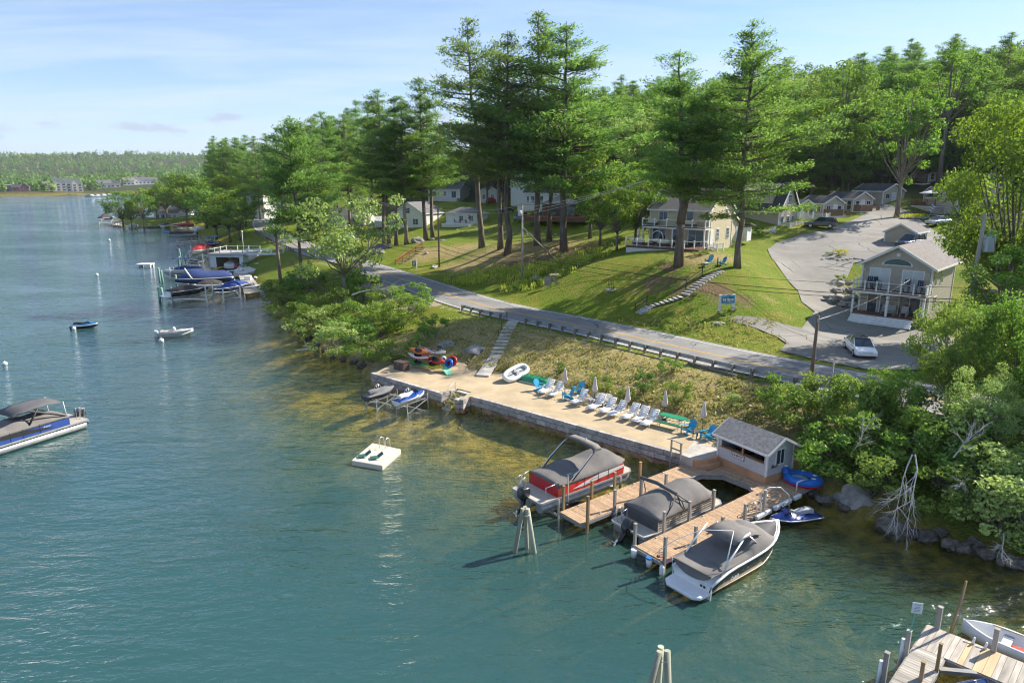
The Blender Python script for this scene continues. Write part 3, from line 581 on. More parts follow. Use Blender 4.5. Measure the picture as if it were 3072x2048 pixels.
# hill wood on the right
hw=0
pts=[]
rr_=random.Random(12)
for gy in np.arange(118,262,9.4):
    for gx in np.arange(-6,215,9.4):
        x=gx+rr_.uniform(-4,4); y=gy+rr_.uniform(-4,4)
        u=1536+FPX*x/(y*cP-(ht(x,y)-CAMH)*sP)
        if u>3250 or (x<14 and y<190) or (x<=44 and y<(150 if x<22 else 120)) or (44<x<92 and y<143): continue
        pts.append((x,y))
for x,y in pts[:262]:
    pn=rr_.random()
    vt_h=rr_.uniform(13,20)
    if pn<.24: wpine(x,y,vt_h*1.22,rr_.choice([0,1,2,4]),('dark pine rising over the skyline' if y>215 else 'dark pine low among leafy trees' if y<160 else 'dark pine standing halfway up')+' in the hillside wood behind the cabins','pines in the hillside wood',1.05)
    else:
        k_=rr_.choice([0,0,0,1,1,1,2,3,3,4]); whard(x,y,vt_h,k_,('mid-green rounded tree','full leafy green tree','yellow-green sunlit tree','dark green tree','grey-green tree')[k_]+(' on the skyline' if y>215 else ' low' if y<160 else ' halfway up')+' in the hillside wood behind the cabins','broadleaf trees of the hillside wood',1.12)
for u,v,vt,k,lab in [(1800,742,520,0,'leafy tree at the left of the thicket beside the cream house'),(1850,752,560,2,'sunlit leafy tree in front of the thicket beside the cream house'),(1905,735,500,1,'leafy tree close to the left wall of the cream house'),(1770,715,430,2,'yellow-green tree rising behind the brown cabin roof'),(1950,700,470,1,'leafy tree behind the left end of the cream house')]:
    p=on(u,v,-.1); h=aty(u,vt,p.y).z-p.z; plant('broadleaf_tree',lab,'tree',HARD[k],p,u*.3,(h/20*1.15,h/20*1.15,h/20))
for i in range(26):      # young growth at the wood edge behind the cabins
    x=38+i*3.2+rr_.uniform(-1,1); y=(139 if x<50 else 146)+rr_.uniform(-2,3)+max(0,x-92)*-.5; whard(x,y,rr_.uniform(7,11),rr_.choice([0,1,3,3]),'young tree at the shaded wood edge behind the cabins','young trees at the wood edge',1.25)
# trees near the lot whose trunks show
def tree_px(u,v,vt,msh,label,H0,wide=1.,name='broadleaf_tree',cat='tree',rz=0.,group=None):
    p=on(u,v,-.1); s=(aty(u,vt,p.y).z-p.z)/H0; w=wide*s; return plant(name,label,cat,msh,p,rz,(w,w,s),group)
OAKT=tree_mesh(51,22,5.0,.20,'oak',.40,44,1.1)
tree_px(2690,652,215,OAKT,'oak with thick bare trunk standing in the parking lot beside the flower bed',22,.95)
tree_px(2812,566,150,tree_mesh(52,24,5.4,.52,'oak',.42,42),'tall tree with long pale trunk behind the topmost tan cabin',24,.95)
tree_px(2512,560,190,tree_mesh(53,22,5.2,.5,'oak',.42,42),'shaded tree trunk at the wood edge behind the row of cabins',22,.95)
MAPLE=tree_mesh(54,17,6.4,.12,'bright',.25,105,1.05)
p=Vector((46.5,62.5,ht(46.5,62.5))); plant('maple_tree','large yellow-green maple at the right edge beside the utility pole','tree',MAPLE,p,.5,(1.05,1.05,1.27))
tm=tree_mesh(55,17,4.8,.14,'oak',.24,50,1.); p=Vector((42.5,57.5,ht(42.5,57.5))); plant('broadleaf_tree','darker tree below the maple hiding the side of the near house','tree',tm,p,1.5,(.9,.9,.62))
# trees on the near right shore, in front of the road
NR=[tree_mesh(61,9,4.2,.16,'sumac',.19,66,1.0,multi=2),tree_mesh(62,9,4.4,.12,'oak',.19,70,1.0,multi=2),tree_mesh(63,9,4.,.16,'grey',.19,62,.95,multi=2)]
for x,y,h,k,w,lab in [(28.2,41.6,7.8,0,.74,'leafy tree overhanging the road beside the white sedan'),(31.4,40.4,8.2,1,.8,'tall leafy tree right of the white sedan'),(35.0,39.0,8.4,0,.85,'leafy tree at the right edge in front of the road'),(30.5,35.0,7.4,1,.85,'bushy shore tree at the right edge above the dead branches'),(26.4,36.2,5.6,2,.8,'grey-green shore tree behind the bleached fallen branches'),(32.5,31.5,6.4,2,1.0,'grey-leaved shore tree at the far right edge above the rocks'),(38.0,43.5,8.2,2,.9,'tall tree at the right edge below the street lamp'),(23.2,39.6,4.6,1,.8,'low tree on the bank between the meter post and the boulders')]:
    plant('shore_tree',lab,'tree',NR[k],(x,y,ht(x,y)-.1),x*1.3,(w*h/9,w*h/9,h/9))
SHR=[tree_mesh(71,3,1.9,.02,'sumac',.155,26,1.1,multi=3,trunk_r=.05),tree_mesh(72,3,1.9,.02,'oak',.155,26,1.1,multi=3,trunk_r=.05),tree_mesh(73,3,1.9,.02,'grey',.14,26,1.1,multi=3,trunk_r=.05),tree_mesh(74,3,1.7,.02,'bright',.18,24,1.15,multi=3,trunk_r=.05),tree_mesh(75,3,1.7,.02,'dark',.17,24,1.2,multi=3,trunk_r=.05)]
def shrub(u,v,r,h,k,label,rz=0.,name='shrub',z=None,group=None):
    p=on(u,v,-.05) if z is None else at(u,v,z)
    return plant(name,label,'shrub',SHR[k],p,rz,(r*1.42/1.9,r*1.42/1.9,h*1.25/3),group)
for u,v,r,h,k,lab in [(2420,1290,1.7,2.7,0,'green shrub behind the hut under the brown pole'),(2345,1255,1.5,2.4,1,'dark green shrub left of the brown pole above the hut'),(2480,1255,1.3,2.6,0,'shrub around the meter post behind the hut'),(2570,1300,1.8,3.0,0,'pale shrub right of the meter post'),(2520,1440,1.9,2.6,1,'bright shrub right of the hut beside the blue tube'),(2620,1480,1.8,2.4,0,'leafy shrub over the rocks right of the jet ski'),(2660,1400,2.0,3.2,1,'tall shrub on the bank above the large boulder'),
    (2700,1330,2.0,3.,0,'shrub between the tree trunks near the road bank'),(2790,1450,1.8,2.6,1,'shrub behind the bleached fallen branches'),(2880,1550,1.8,2.6,0,'round shrub on the shore right of the fallen branches'),(2960,1560,2.,3.,2,'grey-green shrub drooping over the shore rocks'),(3040,1620,2.,2.8,2,'grey shrub at the right edge hanging to the water'),(2880,1420,1.9,3.2,2,'grey shrub with dry twigs below the right trees'),(3020,1470,2.2,3.4,1,'dense shrub at the right edge above the rocks'),(2450,1380,1.3,1.8,4,'low dark shrub in the hollow behind the hut'),(2590,1385,1.6,2.4,0,'shrub halfway up the bank right of the hut')]:
    shrub(u,v,r,h,k,lab,u*.37)
# bank shrubs above the beach
for u,v,r,h,k,lab in [(1800,1182,1.15,1.9,0,'light green bush behind the second and third beach umbrellas'),(1930,1180,1.25,2.0,4,'dark holly bush on the dry bank'),(1880,1200,.9,1.2,1,'low bush at the foot of the dark holly bush'),(2010,1120,1.15,1.6,1,'bush just below the guardrail on the bank'),(2030,1215,1.35,2.2,0,'light green bush above the picnic table'),(1680,1120,.8,1.1,4,'small dark bush above the green rowboat'),(2195,1215,1.,1.0,2,'sprawling pale bush on the bank above the hut roof')]:
    shrub(u,v,r*.62,h*.72,k,lab,u*.37)
# left bank thicket
for u,v,r,h,k,lab in [(1300,1015,1.25,2.3,1,'round green bush standing alone right of the thicket'),(1262,1040,.9,1.4,0,'low bush below the round green bush'),(1210,985,2.1,3.0,0,'bright leafy shrub in the thicket above the kayak rack'),(1182,1088,1.7,2.0,0,'shrub overhanging the water left of the storage box'),(1105,1090,1.8,2.2,1,'shrub overhanging the rocks at the beach end'),(1095,990,2.2,2.9,0,'shrub in the middle of the left bank thicket'),(1020,1062,2.2,2.4,2,'grey-green willow shrub reaching over the water'),(945,1018,2.3,2.4,2,'pale willow shrub with bare limbs at the water'),(1000,945,2.3,3.2,0,'shrub behind the pale willow shrub'),
    (880,970,2.4,2.6,0,'bright shrub at the water left of the willow'),(925,880,2.2,3.2,1,'shrub at the foot of the lake-edge pine'),(850,915,2.2,2.4,0,'leafy shrub at the water edge below the grey dock end'),(1060,1030,2.,2.6,1,'dark shrub in the thicket above the waterline rocks'),(960,1000,2.2,3.,0,'tall bright shrub behind the bare-limbed willow'),(845,880,2.2,2.2,1,'low dark shrub beside the grey dock end'),(1080,905,2.2,3.6,1,'dark shrub under the gnarled tree'),(1165,930,2.0,2.6,3,'yellowish shrub right of the gnarled tree'),(1240,935,1.9,2.8,1,'shrub at the road edge in front of the guardrail end'),(1140,1010,1.9,2.4,3,'sunlit yellow-green shrub in the thicket'),(1050,870,2.0,2.6,0,'shrub behind the gnarled tree trunk'),(960,850,1.6,1.6,3,'low yellowish shrub above the bank rocks')]:
    shrub(u,v,r,h,k,lab,u*.37)
# gnarled oak with grey leaves and a dead limb
GN=tree_mesh(81,9,3.9,.30,'grey',.22,30,1.0,wild=.6,trunk_r=.16)
tree_px(1035,930,585,GN,'gnarled grey-leaved tree leaning by the roadside',9,1.05)
def deadtree(seed,H,r0,n,spread,up=.7,mt=None,lvl=2):
    r=random.Random(seed); mb=MB()
    def br(p,d,L,rad,l):
        pts=[p]; q=p.copy(); dd=d.copy(); k=5
        for i in range(k):
            dd=(dd+Vector((r.gauss(0,.17),r.gauss(0,.17),r.gauss(0,.1)))).normalized(); q=q+dd*(L/k); pts.append(q.copy())
        mb.tube(pts,[rad*(1-.8*i/k) for i in range(k+1)],5,False)
        if l>0:
            for i in range(n):
                f=r.uniform(.35,.95); j=min(k-1,int(f*k)); s=pts[j]; nd=(dd+Vector((r.gauss(0,spread),r.gauss(0,spread),r.gauss(0,spread*.6)+up*.2))).normalized(); br(s,nd,L*r.uniform(.35,.6),rad*.5,l-1)
    return mb,br
def dead(name,label,p,d,L,rad,n,seed,mt,spread=.7,up=.5,lvl=2):
    mb,br=deadtree(seed,L,rad,n,spread,up); br(Vector((0,0,0)),Vector(d).normalized(),L,rad,lvl); o=mb.build(name,mt,None,p); tag(o,label,'dead tree'); return o
dead('dead_tree','bare brown dead tree beside the grey utility pole',on(1078,870),(-.02,0,1),9.5,.13,7,3,deadb,.55,.8)
dead('dead_tree','low dead snag with fine twigs left of the bare tree',on(1000,900),(-.25,.0,.8),6.5,.11,7,5,deadb,.8,.5)
for i,(u,v,z,d,L,s,lab) in enumerate([(2737,1362,4.6,(-.30,-.50,-.70),5.6,8,'bleached fallen branch hanging down to the water left of its pair'),(2745,1362,4.6,(.05,-.58,-.72),6.2,13,'bleached fallen branch reaching farthest into the water'),(2860,1372,4.5,(.35,-.1,.7),3.4,4,'upright bleached dead limb among the right shrubs'),(2560,1350,3.2,(.1,-.2,.75),3.2,6,'bare pale limb standing in the shrubs behind the hut'),(2900,1440,3.0,(-.4,-.6,.1),3.4,9,'tangle of pale dry twigs on the right bank'),(3010,1600,1.6,(-.3,-.7,-.25),2.6,10,'dry brush hanging over the rocks at the right edge'),(950,1030,1.1,(-.4,-.75,-.1),3.,21,'bare twisted limb dipping into the lake from the left thicket')]):
    p=at(u,v,z) if v>1000 else on(u,v); dead('dead_branch',lab,p,d,L*.62,.038,7,s,deadw,.36,.02)
# long dead limb pointing out over the road from the gnarled tree
dead('dead_branch','long pale dead limb reaching across the road edge from the gnarled tree',at(1055,885,4.6),(1.,.35,.22),5.6,.09,4,33,deadw,.3,.2)
# weeds on the mound below the pines and on the banks: uncountable
wc=Cards(); wc2=Cards(); r=np.random.default_rng(90)
for (u,v,ru,k) in [(1450,830,3.5,700),(1520,825,3.5,800),(1600,815,3.5,800),(1680,800,3.5,700),(1740,790,3.,400),(1560,860,2.5,400),(1640,845,2.5,300),(1400,845,2.5,400),(1760,760,2.,200)]:
    p=G(u,v)
    for _ in range(k//12):
        q=r.normal(size=2)*ru*.55; x,y=p.x+q[0],p.y+q[1]; n=12; c=np.c_[x+r.normal(0,.28,n),y+r.normal(0,.28,n),ht(x,y)+r.uniform(.05,.65,n)]
        wc.add(c,np.array([0,0,1.])+r.normal(size=(n,3))*.35,r.normal(size=(n,3)),r.uniform(.4,.8,n),r.uniform(.10,.2,n),np.clip(r.normal(.5,.2)+r.normal(0,.12,n),0,1))
for _ in range(1900):
    u,v=r.uniform(1330,2330),r.uniform(955,1260); p=G(u,v); x,y=p.x,p.y
    if inside(SANDP,x,y) or float(np.min(np.hypot(RC[:,0]-x,RC[:,1]-y)))<4.9: continue
    n=7; c=np.c_[x+r.normal(0,.22,n),y+r.normal(0,.22,n),ht(x,y)+r.uniform(.0,.22,n)]
    wc2.add(c,np.array([0,0,.6])+r.normal(size=(n,3))*.6,np.array([0,0,1.])+r.normal(size=(n,3))*.6,r.uniform(.22,.42,n),r.uniform(.08,.16,n),np.clip(r.normal(.72,.25)+r.normal(0,.1,n),0,1))
wo_=link('weeds',wc.mesh('weeds',LM['weed'])); tag(wo_,'tall weeds and dry grass tufts on the mound and banks','weeds',kind='stuff')
wo2=link('dry_grass',wc2.mesh('dry_grass',leafmat('straw_grass',(.20,.17,.05),(.43,.40,.16),.3))); tag(wo2,'dry straw-coloured grass tufts on the bank above the beach','grass',kind='stuff')
# ================================================================ beach, wall, guardrails, stairs
EA=Vector((.763,-.647,0)); EN=Vector((.647,.763,0)); ANG=math.atan2(EA.y,EA.x); ANGN=math.atan2(EN.y,EN.x)
conc=mat('weathered_concrete',(.50,.465,.42),rough=.95,var=.22,scale=1.6,bump=.4,bscale=14,spec=.15)
stone=mat('grey_block_stone',(.46,.42,.38),rough=.95,var=.28,scale=2.2,bump=.9,bscale=7,spec=.15)
stoneb=mat('stained_block_stone',(.37,.235,.145),rough=.95,var=.32,scale=1.8,bump=.9,bscale=7,spec=.2)
rock=mat('granite_rock',(.34,.32,.30),rough=.95,var=.3,scale=1.4,bump=.8,bscale=6,spec=.15)
rockd=mat('wet_dark_rock',(.13,.115,.10),rough=.7,var=.4,scale=1.8,bump=.8,bscale=6,spec=.3)
galv=mat('galvanised_steel',(.42,.44,.45),rough=.5,metal=.6,var=.15,scale=2)
gpost=mat('grey_timber_post',(.23,.20,.17),rough=.9,var=.3,scale=3,stretch=(1,1,.2))
blk=mat('black_metal',(.03,.03,.032),rough=.5,var=.2)
alu=mat('aluminium',(.72,.73,.74),rough=.35,metal=.75,var=.08)
whitep=mat('white_plastic',(.78,.78,.76),rough=.45,var=.05,scale=2)
whitef=mat('white_sling_fabric',(.74,.75,.76),rough=.8,var=.05,scale=3)
turq=mat('turquoise_plastic',(.012,.30,.52),rough=.45,var=.12,scale=2)
greenp=mat('green_paint',(.018,.23,.12),rough=.45,var=.15,scale=2)
beige=mat('umbrella_canvas',(.68,.59,.55),rough=.9,var=.12,scale=4)
wd=mat('weathered_wood',(.30,.25,.20),rough=.9,var=.25,scale=3,stretch=(.3,2,2))
brownw=mat('brown_stained_wood',(.11,.075,.06),rough=.8,var=.2,scale=3)
# retaining wall: every visible block is its own piece
wall=thing('retaining_wall','long low retaining wall of grey stone blocks along the front of the sandy beach','wall',(BW[0][0],BW[0][1],0))
BM=[]
def blockmesh(L,h,d,mt,seed):
    r=random.Random(seed); mb=MB(); n=4; pts=[]
    rings=[]
    for i,(x,dy) in enumerate([(-L/2,.02),(-L/2+.05,0),(0,-.015*r.random()),(L/2-.05,0),(L/2,.02)]):
        j=lambda: r.uniform(-.012,.012)
        rings.append([(x,dy+j(),-h/2+.008),(x,dy-.012+j(),-h/2+.05),(x,dy-.012+j(),h/2-.05),(x,dy+j(),h/2-.008),(x,d,h/2-.008),(x,d,-h/2+.008)])
    mb.loft(rings,smooth=False); return mb.mesh('stone_block',mt)
COURSE=[(1.16,.78,0),(.77,.40,0),(.39,.02,1),(.01,-.5,1)]
BMESH={}
rb=random.Random(4)
for a,b in zip(BW[:-1],BW[1:]):
    if (a,b)==(BW[1],BW[2]): continue
    a=Vector((*a,0)); b=Vector((*b,0)); d=b-a; Lw=d.length; d.normalize(); ang=math.atan2(d.y,d.x); 
    for ci,(zt_,zb_,km) in enumerate(COURSE):
        s=-.0 if ci%2==0 else -.4
        while s<Lw-.05:
            L=rb.choice([.8,.9,1.0,1.1]); e=min(s+L,Lw); s0=max(s,0); 
            if e-s0>.12:
                q=round((e-s0)*20)/20; key=(q,km,rb.randrange(2),round(zt_-zb_,2))
                if key not in BMESH: BMESH[key]=blockmesh(q-.02,zt_-zb_-.015,.42,stoneb if km else stone,len(BMESH))
                c=a+d*((s0+e)/2); o=link('stone_block',BMESH[key],wall,(c.x-BW[0][0],c.y-BW[0][1],(zt_+zb_)/2-.012*ci*0),ang)
                nn=Vector((-d.y,d.x,0)); off=rb.uniform(-.02,.012)+(.03 if ci==0 else 0)
                o.location=o.location+nn*off
            s+=L
# end faces of the step notch
for a,b in [((-5.62,52.72),(-4.55,53.95)),((-3.35,52.95),(-4.2,51.1))]:
    a=Vector((*a,0)); b=Vector((*b,0)); d=(b-a); Lw=d.length; d.normalize()
    for ci,(zt_,zb_,km) in enumerate(COURSE[:3]):
        for i in range(2):
            q=round(Lw/2*20)/20; key=(q,km,0,round(zt_-zb_,2))
            if key not in BMESH: BMESH[key]=blockmesh(q-.02,zt_-zb_-.015,.42,stoneb if km else stone,len(BMESH))
            c=a+d*(Lw*(i+.5)/2); link('stone_block',BMESH[key],wall,(c.x-BW[0][0],c.y-BW[0][1],(zt_+zb_)/2),math.atan2(d.y,d.x))
ws=thing('water_steps','short stone steps leading down into the lake through the gap in the beach wall','steps',(-4.45,52.6,0),ANGN-pi/2)
for i in range(6):
    mb=MB(); mb.box((0,0,0),(1.35,.34,.22)); mb.build('step',conc,ws,(0,.75-.33*i,BEACHZ-.16-.2*i),0,.015)
hr=MB(); hr.tube([(-.78,.6,BEACHZ),(-.78,.6,BEACHZ+.75),(-.78,-1.1,BEACHZ-.35),(-.78,-1.1,BEACHZ-.9)],.025); hr.build('handrail',galv,ws)
# guardrails
def guardrail(i0,i1,label,step=1.75,off=-.12,end=None):
    s=np.arange(i0,i1+.01,step); f=lambda q: RN[int(q)]*(1-q%1)+RN[min(int(q)+1,len(RN)-1)]*(q%1); nf=lambda q: RNN[int(q)]
    p0=f(s[0]); zg=float(road_z(p0[1])); g=thing('guardrail',label,'guardrail',(p0[0],p0[1],zg)); mb=MB(); mb.box((0,0,.30),(.16,.20,.86)); mb.box((0,.13,.50),(.13,.09,.34)); pm=mb.mesh('post',gpost)
    path=[]
    for q in s:
        p=f(q); n_=nf(q); c=Vector((p[0],p[1],float(road_z(p[1]))))+Vector((n_[0],n_[1],0))*off; o=link('post',pm,g,c-g.location,math.atan2(n_[1],n_[0])-pi/2); path.append(c+Vector((n_[0],n_[1],0))*.20+Vector((0,0,.52)))
    prof=[(0,-.16),(.05,-.12),(.05,-.06),(0,0),(.05,.06),(.05,.12),(0,.16),(-.012,.16),(.036,.12),(.036,.06),(-.014,0),(.036,-.06),(.036,-.12),(-.012,-.16)]
    rings=[]
    for k,c in enumerate(path):
        n_=nf(s[k]); rings.append([c-g.location+Vector((n_[0],n_[1],0))*a+Vector((0,0,z)) for a,z in prof])
    m2=MB(); m2.loft(rings,smooth=False); m2.build('rail_beam',galv,g); return g
def rix(x,y): return int(np.argmin(np.hypot(RN[:,0]-x,RN[:,1]-y)))
i_gap0=rix(1.1,70.9); i_gap1=rix(-.5,73.6)
guardrail(rix(24.5,45),i_gap0,'long steel guardrail on grey posts above the bank of the sandy beach')
guardrail(i_gap1,rix(-6.1,78.3),'short steel guardrail between the beach stairs and the left thicket')
guardrail(rix(-45,141),rix(-71,191),'distant steel guardrail along the road bend above the boathouse',2.2)
mk=thing('road_marker','leaning white roadside marker post at the guardrail end','marker post',on(1382,934)); m=MB(); m.beam((0,0,-.1),(-.28,0,1.75),.10,.05); m.build('post',whitep,mk); m=MB(); m.box((-.27,-.035,1.6),(.08,.015,.16)); m.build('reflector',mat('reflector_amber',(.6,.3,.05)),mk)
# fallen beams below the rail
bm_=thing('timber_beam','weathered timber beams lying below the guardrail on the bank','beam',on(2125,1118))
for k in range(2):
    a=on(2065,1090)+Vector((.1*k,-.22*k,.12)); b=on(2205,1130)+Vector((.1*k,-.22*k,.12)); m=MB(); m.beam(a-bm_.location,b-bm_.location,.2,.18); m.build('beam',gpost,bm_)
# beach stairs
st=thing('beach_stairs','concrete steps running down the bank from the road to the sandy beach','stairs',on(1539,964))
A=at(1540,962,3.02); B=at(1490,1070,1.72); d=B-A; k=11; sa=math.atan2(d.y,d.x)
for i in range(k):
    c=A+d*((i+.5)/k); c.z=max(c.z,ht(c.x,c.y)+.10); m=MB(); m.box((0,0,-.14),(.5,1.15,.3)); m.build('step',conc,st,c-st.location,sa,.012)
C_=at(1447,1128,1.22); d2=C_-B
for i in range(5):
    c=B+d2*((i+.5)/5); c.z=max(c.z,ht(c.x,c.y)+.06); q=B+d2*((i+1.5)/5); m=MB(); m.box((0,0,-.08),(d2.xy.length/5-.02,1.15,.2)); o=m.build('path_slab',conc,st,c-st.location,0,.012); o.rotation_euler=(0,math.atan2(.25,2.),math.atan2(d2.y,d2.x))
sn=Vector((-d.y,d.x,0)).normalized(); sn=sn if sn.x<0 else -sn
m=MB(); h1=[A+sn*.7+Vector((0,0,.0)),A+sn*.7+Vector((0,0,.95)),A+d*.35+sn*.7+Vector((0,0,.9)),A+d*.35+sn*.7]; m.tube([p-st.location for p in h1],.03); h2=[A+d*.5+sn*.75,A+d*.5+sn*.75+Vector((0,0,.8)),B+d2*.7+sn*.9+Vector((0,0,.75)),B+d2*.7+sn*.9]; m.tube([p-st.location for p in h2],.025); m.build('handrail',blk,st)
# lawn stairs
ls=thing('lawn_stairs','stone steps with black handrails climbing the lawn towards the cream house','stairs',on(1910,948))
rail_m=[]
for (u0,v0),(u1,v1),k,flat in [((1914,942),(1950,920),5,0),((1952,919),(2047,890),7,1),((2052,886),(2164,812),13,0)]:
    a=on(u0,v0,.03); b=on(u1,v1,.05); d=b-a
    for i in range(k):
        c=a+d*((i+.5)/k); c.z=max(c.z,ht(c.x,c.y)+.02); m=MB(); m.box((0,0,0),(d.xy.length/k*(.86 if flat else .62),1.05,.12 if flat else .2)); m.build('step',conc,ls,c-ls.location,math.atan2(d.y,d.x)+.05*math.sin(i*3),.012)
for (u0,v0),(u1,v1) in [((1905,938),(1940,915)),((2057,868),(2152,800))]:
    a=on(u0,v0); b=on(u1,v1); m=MB()
    for f in ((0,1) if u1<2000 else (0,.5,1)): p=a+(b-a)*f; p.z=ht(p.x,p.y); m.beam(p-ls.location,p-ls.location+Vector((0,0,1.05)),.09,.09)
    for h in (1.0,.6): m.tube([a-ls.location+Vector((0,0,h)),b-ls.location+Vector((0,0,h))],.03)
    m.build('handrail',blk,ls)
# ---------------------------------------------------------------- chairs, loungers, umbrellas
def bz(u,v): return at(u,v,BEACHZ)
def adirondack(name,label,loc,rz,mt,group=None):   # faces +x
    t=thing(name,label,'chair',loc,rz,group)
    m=MB()
    for i in range(7):
        a=(i-3)*.085; L=.88-.035*abs(i-3)**1.5; m.beam((-.12-.0,a,.30),(-.12-.36*L,a*1.28,.30+.80*L),.078,.02,up=(1,0,.4))
    m.build('backrest',mt,t)
    m=MB()
    for i in range(6): m.box((.40-.095*i,0,.36-.028*i),(.085,.52,.022))
    m.build('seat',mt,t)
    for s in (-1,1):
        m=MB(); m.beam((.44,s*.30,0),(.42,s*.30,.54),.1,.03); m.build('leg',mt,t); m=MB(); m.beam((.45,s*.26,.33),(-.42,s*.24,.02),.03,.12); m.build('leg',mt,t); m=MB(); m.box((.10,s*.33,.55),(.72,.14,.025)); m.build('armrest',mt,t,bevel=.008)
    return t
ad=adirondack('adirondack_chair','turquoise garden chair at the left end of the lounger row beside the green boat',bz(1618,1172),R(-35),turq)
for u,v,a,lab in [(1737,1180,R(215),'turquoise garden chair next to the flower pot behind the loungers'),(1706,1198,R(190),'turquoise garden chair between the second and third loungers'),(2067,1300,R(205),'turquoise garden chair between the picnic table and the small dark table'),(2125,1318,R(200),'turquoise garden chair closest to the hut')]: dup(ad,bz(u,v),a,lab)
for u,v,a,lab in [(2128,788,R(215),'turquoise garden chair with white table under the broad pine'),(2167,795,R(195),'turquoise garden chair at the top of the lawn stairs')]: dup(ad,on(u,v),a,lab)
def lounger(label,loc,rz):        # head towards +x
    t=thing('sun_lounger',label,'sun lounger',loc,rz,'white sun loungers in a row on the sand')
    m=MB(); 
    for s in (-1,1): m.tube([(-.95,s*.30,.30),(-.55,s*.30,.34),(.25,s*.30,.34)],.022); m.tube([(.22,s*.30,.34),(.78,s*.30,.98)],.022)
    m.tube([(-.95,-.30,.30),(-.95,.30,.30)],.022); m.tube([(.78,-.3,.98),(.78,.3,.98)],.022); m.build('frame',whitep,t)
    for s in (-1,1):
        m=MB(); m.tube([(-.62,s*.31,.33),(-.72,s*.32,.16),(-.70,s*.32,0)],.022); m.build('leg',whitep,t); m=MB(); m.tube([(.45,s*.31,.5),(.40,s*.33,.2),(.52,s*.33,0)],.022); m.build('leg',whitep,t); m=MB(); m.tube([(.42,s*.34,.55),(.1,s*.35,.56),(-.15,s*.34,.36)],.022); m.build('armrest',whitep,t)
    m=MB(); m.loft([[(x,-.28,z),(x,.28,z),(x,.28,z+.012),(x,-.28,z+.012)] for x,z in ((-.93,.30),(-.55,.335),(-.15,.325),(.24,.34))]); m.build('seat',whitef,t)
    for i in range(5):
        a=.04+i*.185; b=a+.165; f=lambda q:(.24+.54*q,.36+.62*q); m=MB(); m.loft([[(f(q)[0],-.28,f(q)[1]),(f(q)[0],.28,f(q)[1]),(f(q)[0]-.012,.28,f(q)[1]+.01),(f(q)[0]-.012,-.28,f(q)[1]+.01)] for q in (a,b)]); m.build('back_strap',whitef,t)
    return t
LP=[(1640,1178),(1668,1186),(1739,1210),(1790,1226),(1824,1236),(1853,1246),(1892,1255),(1922,1264),(1950,1274)]
LL=['white sun lounger beside the leftmost turquoise chair','white sun lounger second from the left, beside the first umbrella','white sun lounger standing alone by the small white table','first of three white loungers right of the small white table','middle white lounger of the three left of the tallest centre umbrella','third white lounger, just left of the centre umbrella pole','white lounger just right of the centre umbrella','second white lounger from the picnic table','white lounger beside the picnic table']
l0=lounger(LL[0],bz(*LP[0]),ANGN+.06)
for i in range(1,9): dup(l0,bz(*LP[i]),ANGN+[0,.03,.0,-.05,.06,-.1,-.02,.05,.0][i],LL[i])
def umbrella(label,loc):
    t=thing('beach_umbrella',label,'umbrella',loc,0,'closed beach umbrellas')
    m=MB(); m.cyl((0,0,0),(0,0,2.25),.022); m.build('pole',brownw,t)
    rings=[]
    for z,rr,fl in [(2.22,.025,.2),(2.1,.07,.2),(1.85,.10,.25),(1.5,.13,.3),(1.22,.17,.35),(1.16,.15,.4),(1.0,.10,.3)]:
        rings.append([(math.cos(a)*rr*(1+fl*math.cos(a*8)),math.sin(a)*rr*(1+fl*math.cos(a*8)),z) for a in [2*pi*j/32 for j in range(32)]])
    m=MB(); m.loft(rings[::-1]); m.build('canopy',beige,t); m=MB(); m.cyl((0,0,2.2),(0,0,2.3),.03,.012); m.build('finial',brownw,t)
    m=MB(); m.cyl((0,0,0),(0,0,.07),.2,.18,14); m.build('base',blk,t); return t
u0=umbrella('closed pale umbrella nearest the green overturned boat',bz(1694,1182))
for u,v,lab in [(1783,1212,'closed pale umbrella beside the small white table'),(1881,1244,'closed pale umbrella in the middle of the lounger row'),(1992,1258,'closed pale umbrella behind the green picnic table'),(2107,1296,'closed pale umbrella between the two chairs closest to the hut')]: dup(u0,bz(u,v),0,lab)
pt=thing('picnic_table','green picnic table with attached benches at the end of the lounger row','picnic table',bz(2016,1278),ANG)
m=MB(); m.box((0,0,.74),(1.85,.72,.04)); m.build('table_top',greenp,pt,bevel=.01)
for s in (-1,1): m=MB(); m.box((0,s*.72,.44),(1.85,.26,.035)); m.build('bench',greenp,pt,bevel=.01)
for x in (-.7,.7): m=MB(); m.tube([(x,-.75,.43),(x,-.45,.43),(x,.45,.43),(x,.75,.43)],.022); m.tube([(x,-.30,.72),(x,-.55,0)],.022); m.tube([(x,.30,.72),(x,.55,0)],.022); m.build('leg_frame',galv,pt)
def sidetable(label,loc,mt,s=.42,h=.42):
    t=thing('side_table',label,'table',loc,.4); m=MB(); m.box((0,0,h),(s,s,.03)); m.build('table_top',mt,t,bevel=.006)
    for a in (-1,1):
        for b in (-1,1): m=MB(); m.beam((a*s*.42,b*s*.42,0),(a*s*.42,b*s*.42,h),.045,.045); m.build('leg',mt,t)
sidetable('small white slatted table beside the lone lounger',bz(1773,1212),whitep); sidetable('small dark brown table between the two chairs near the hut',bz(2091,1312),brownw,.45,.46); sidetable('low white table beside the turquoise chair under the broad pine',on(2118,797),whitep,.6,.35)
fp=thing('flower_pot','brown pot of red flowers behind the loungers','flower pot',bz(1762,1176)); m=MB(); m.cyl((0,0,0),(0,0,.3),.16,.23,12); m.build('pot',mat('terracotta',(.30,.13,.08)),fp)
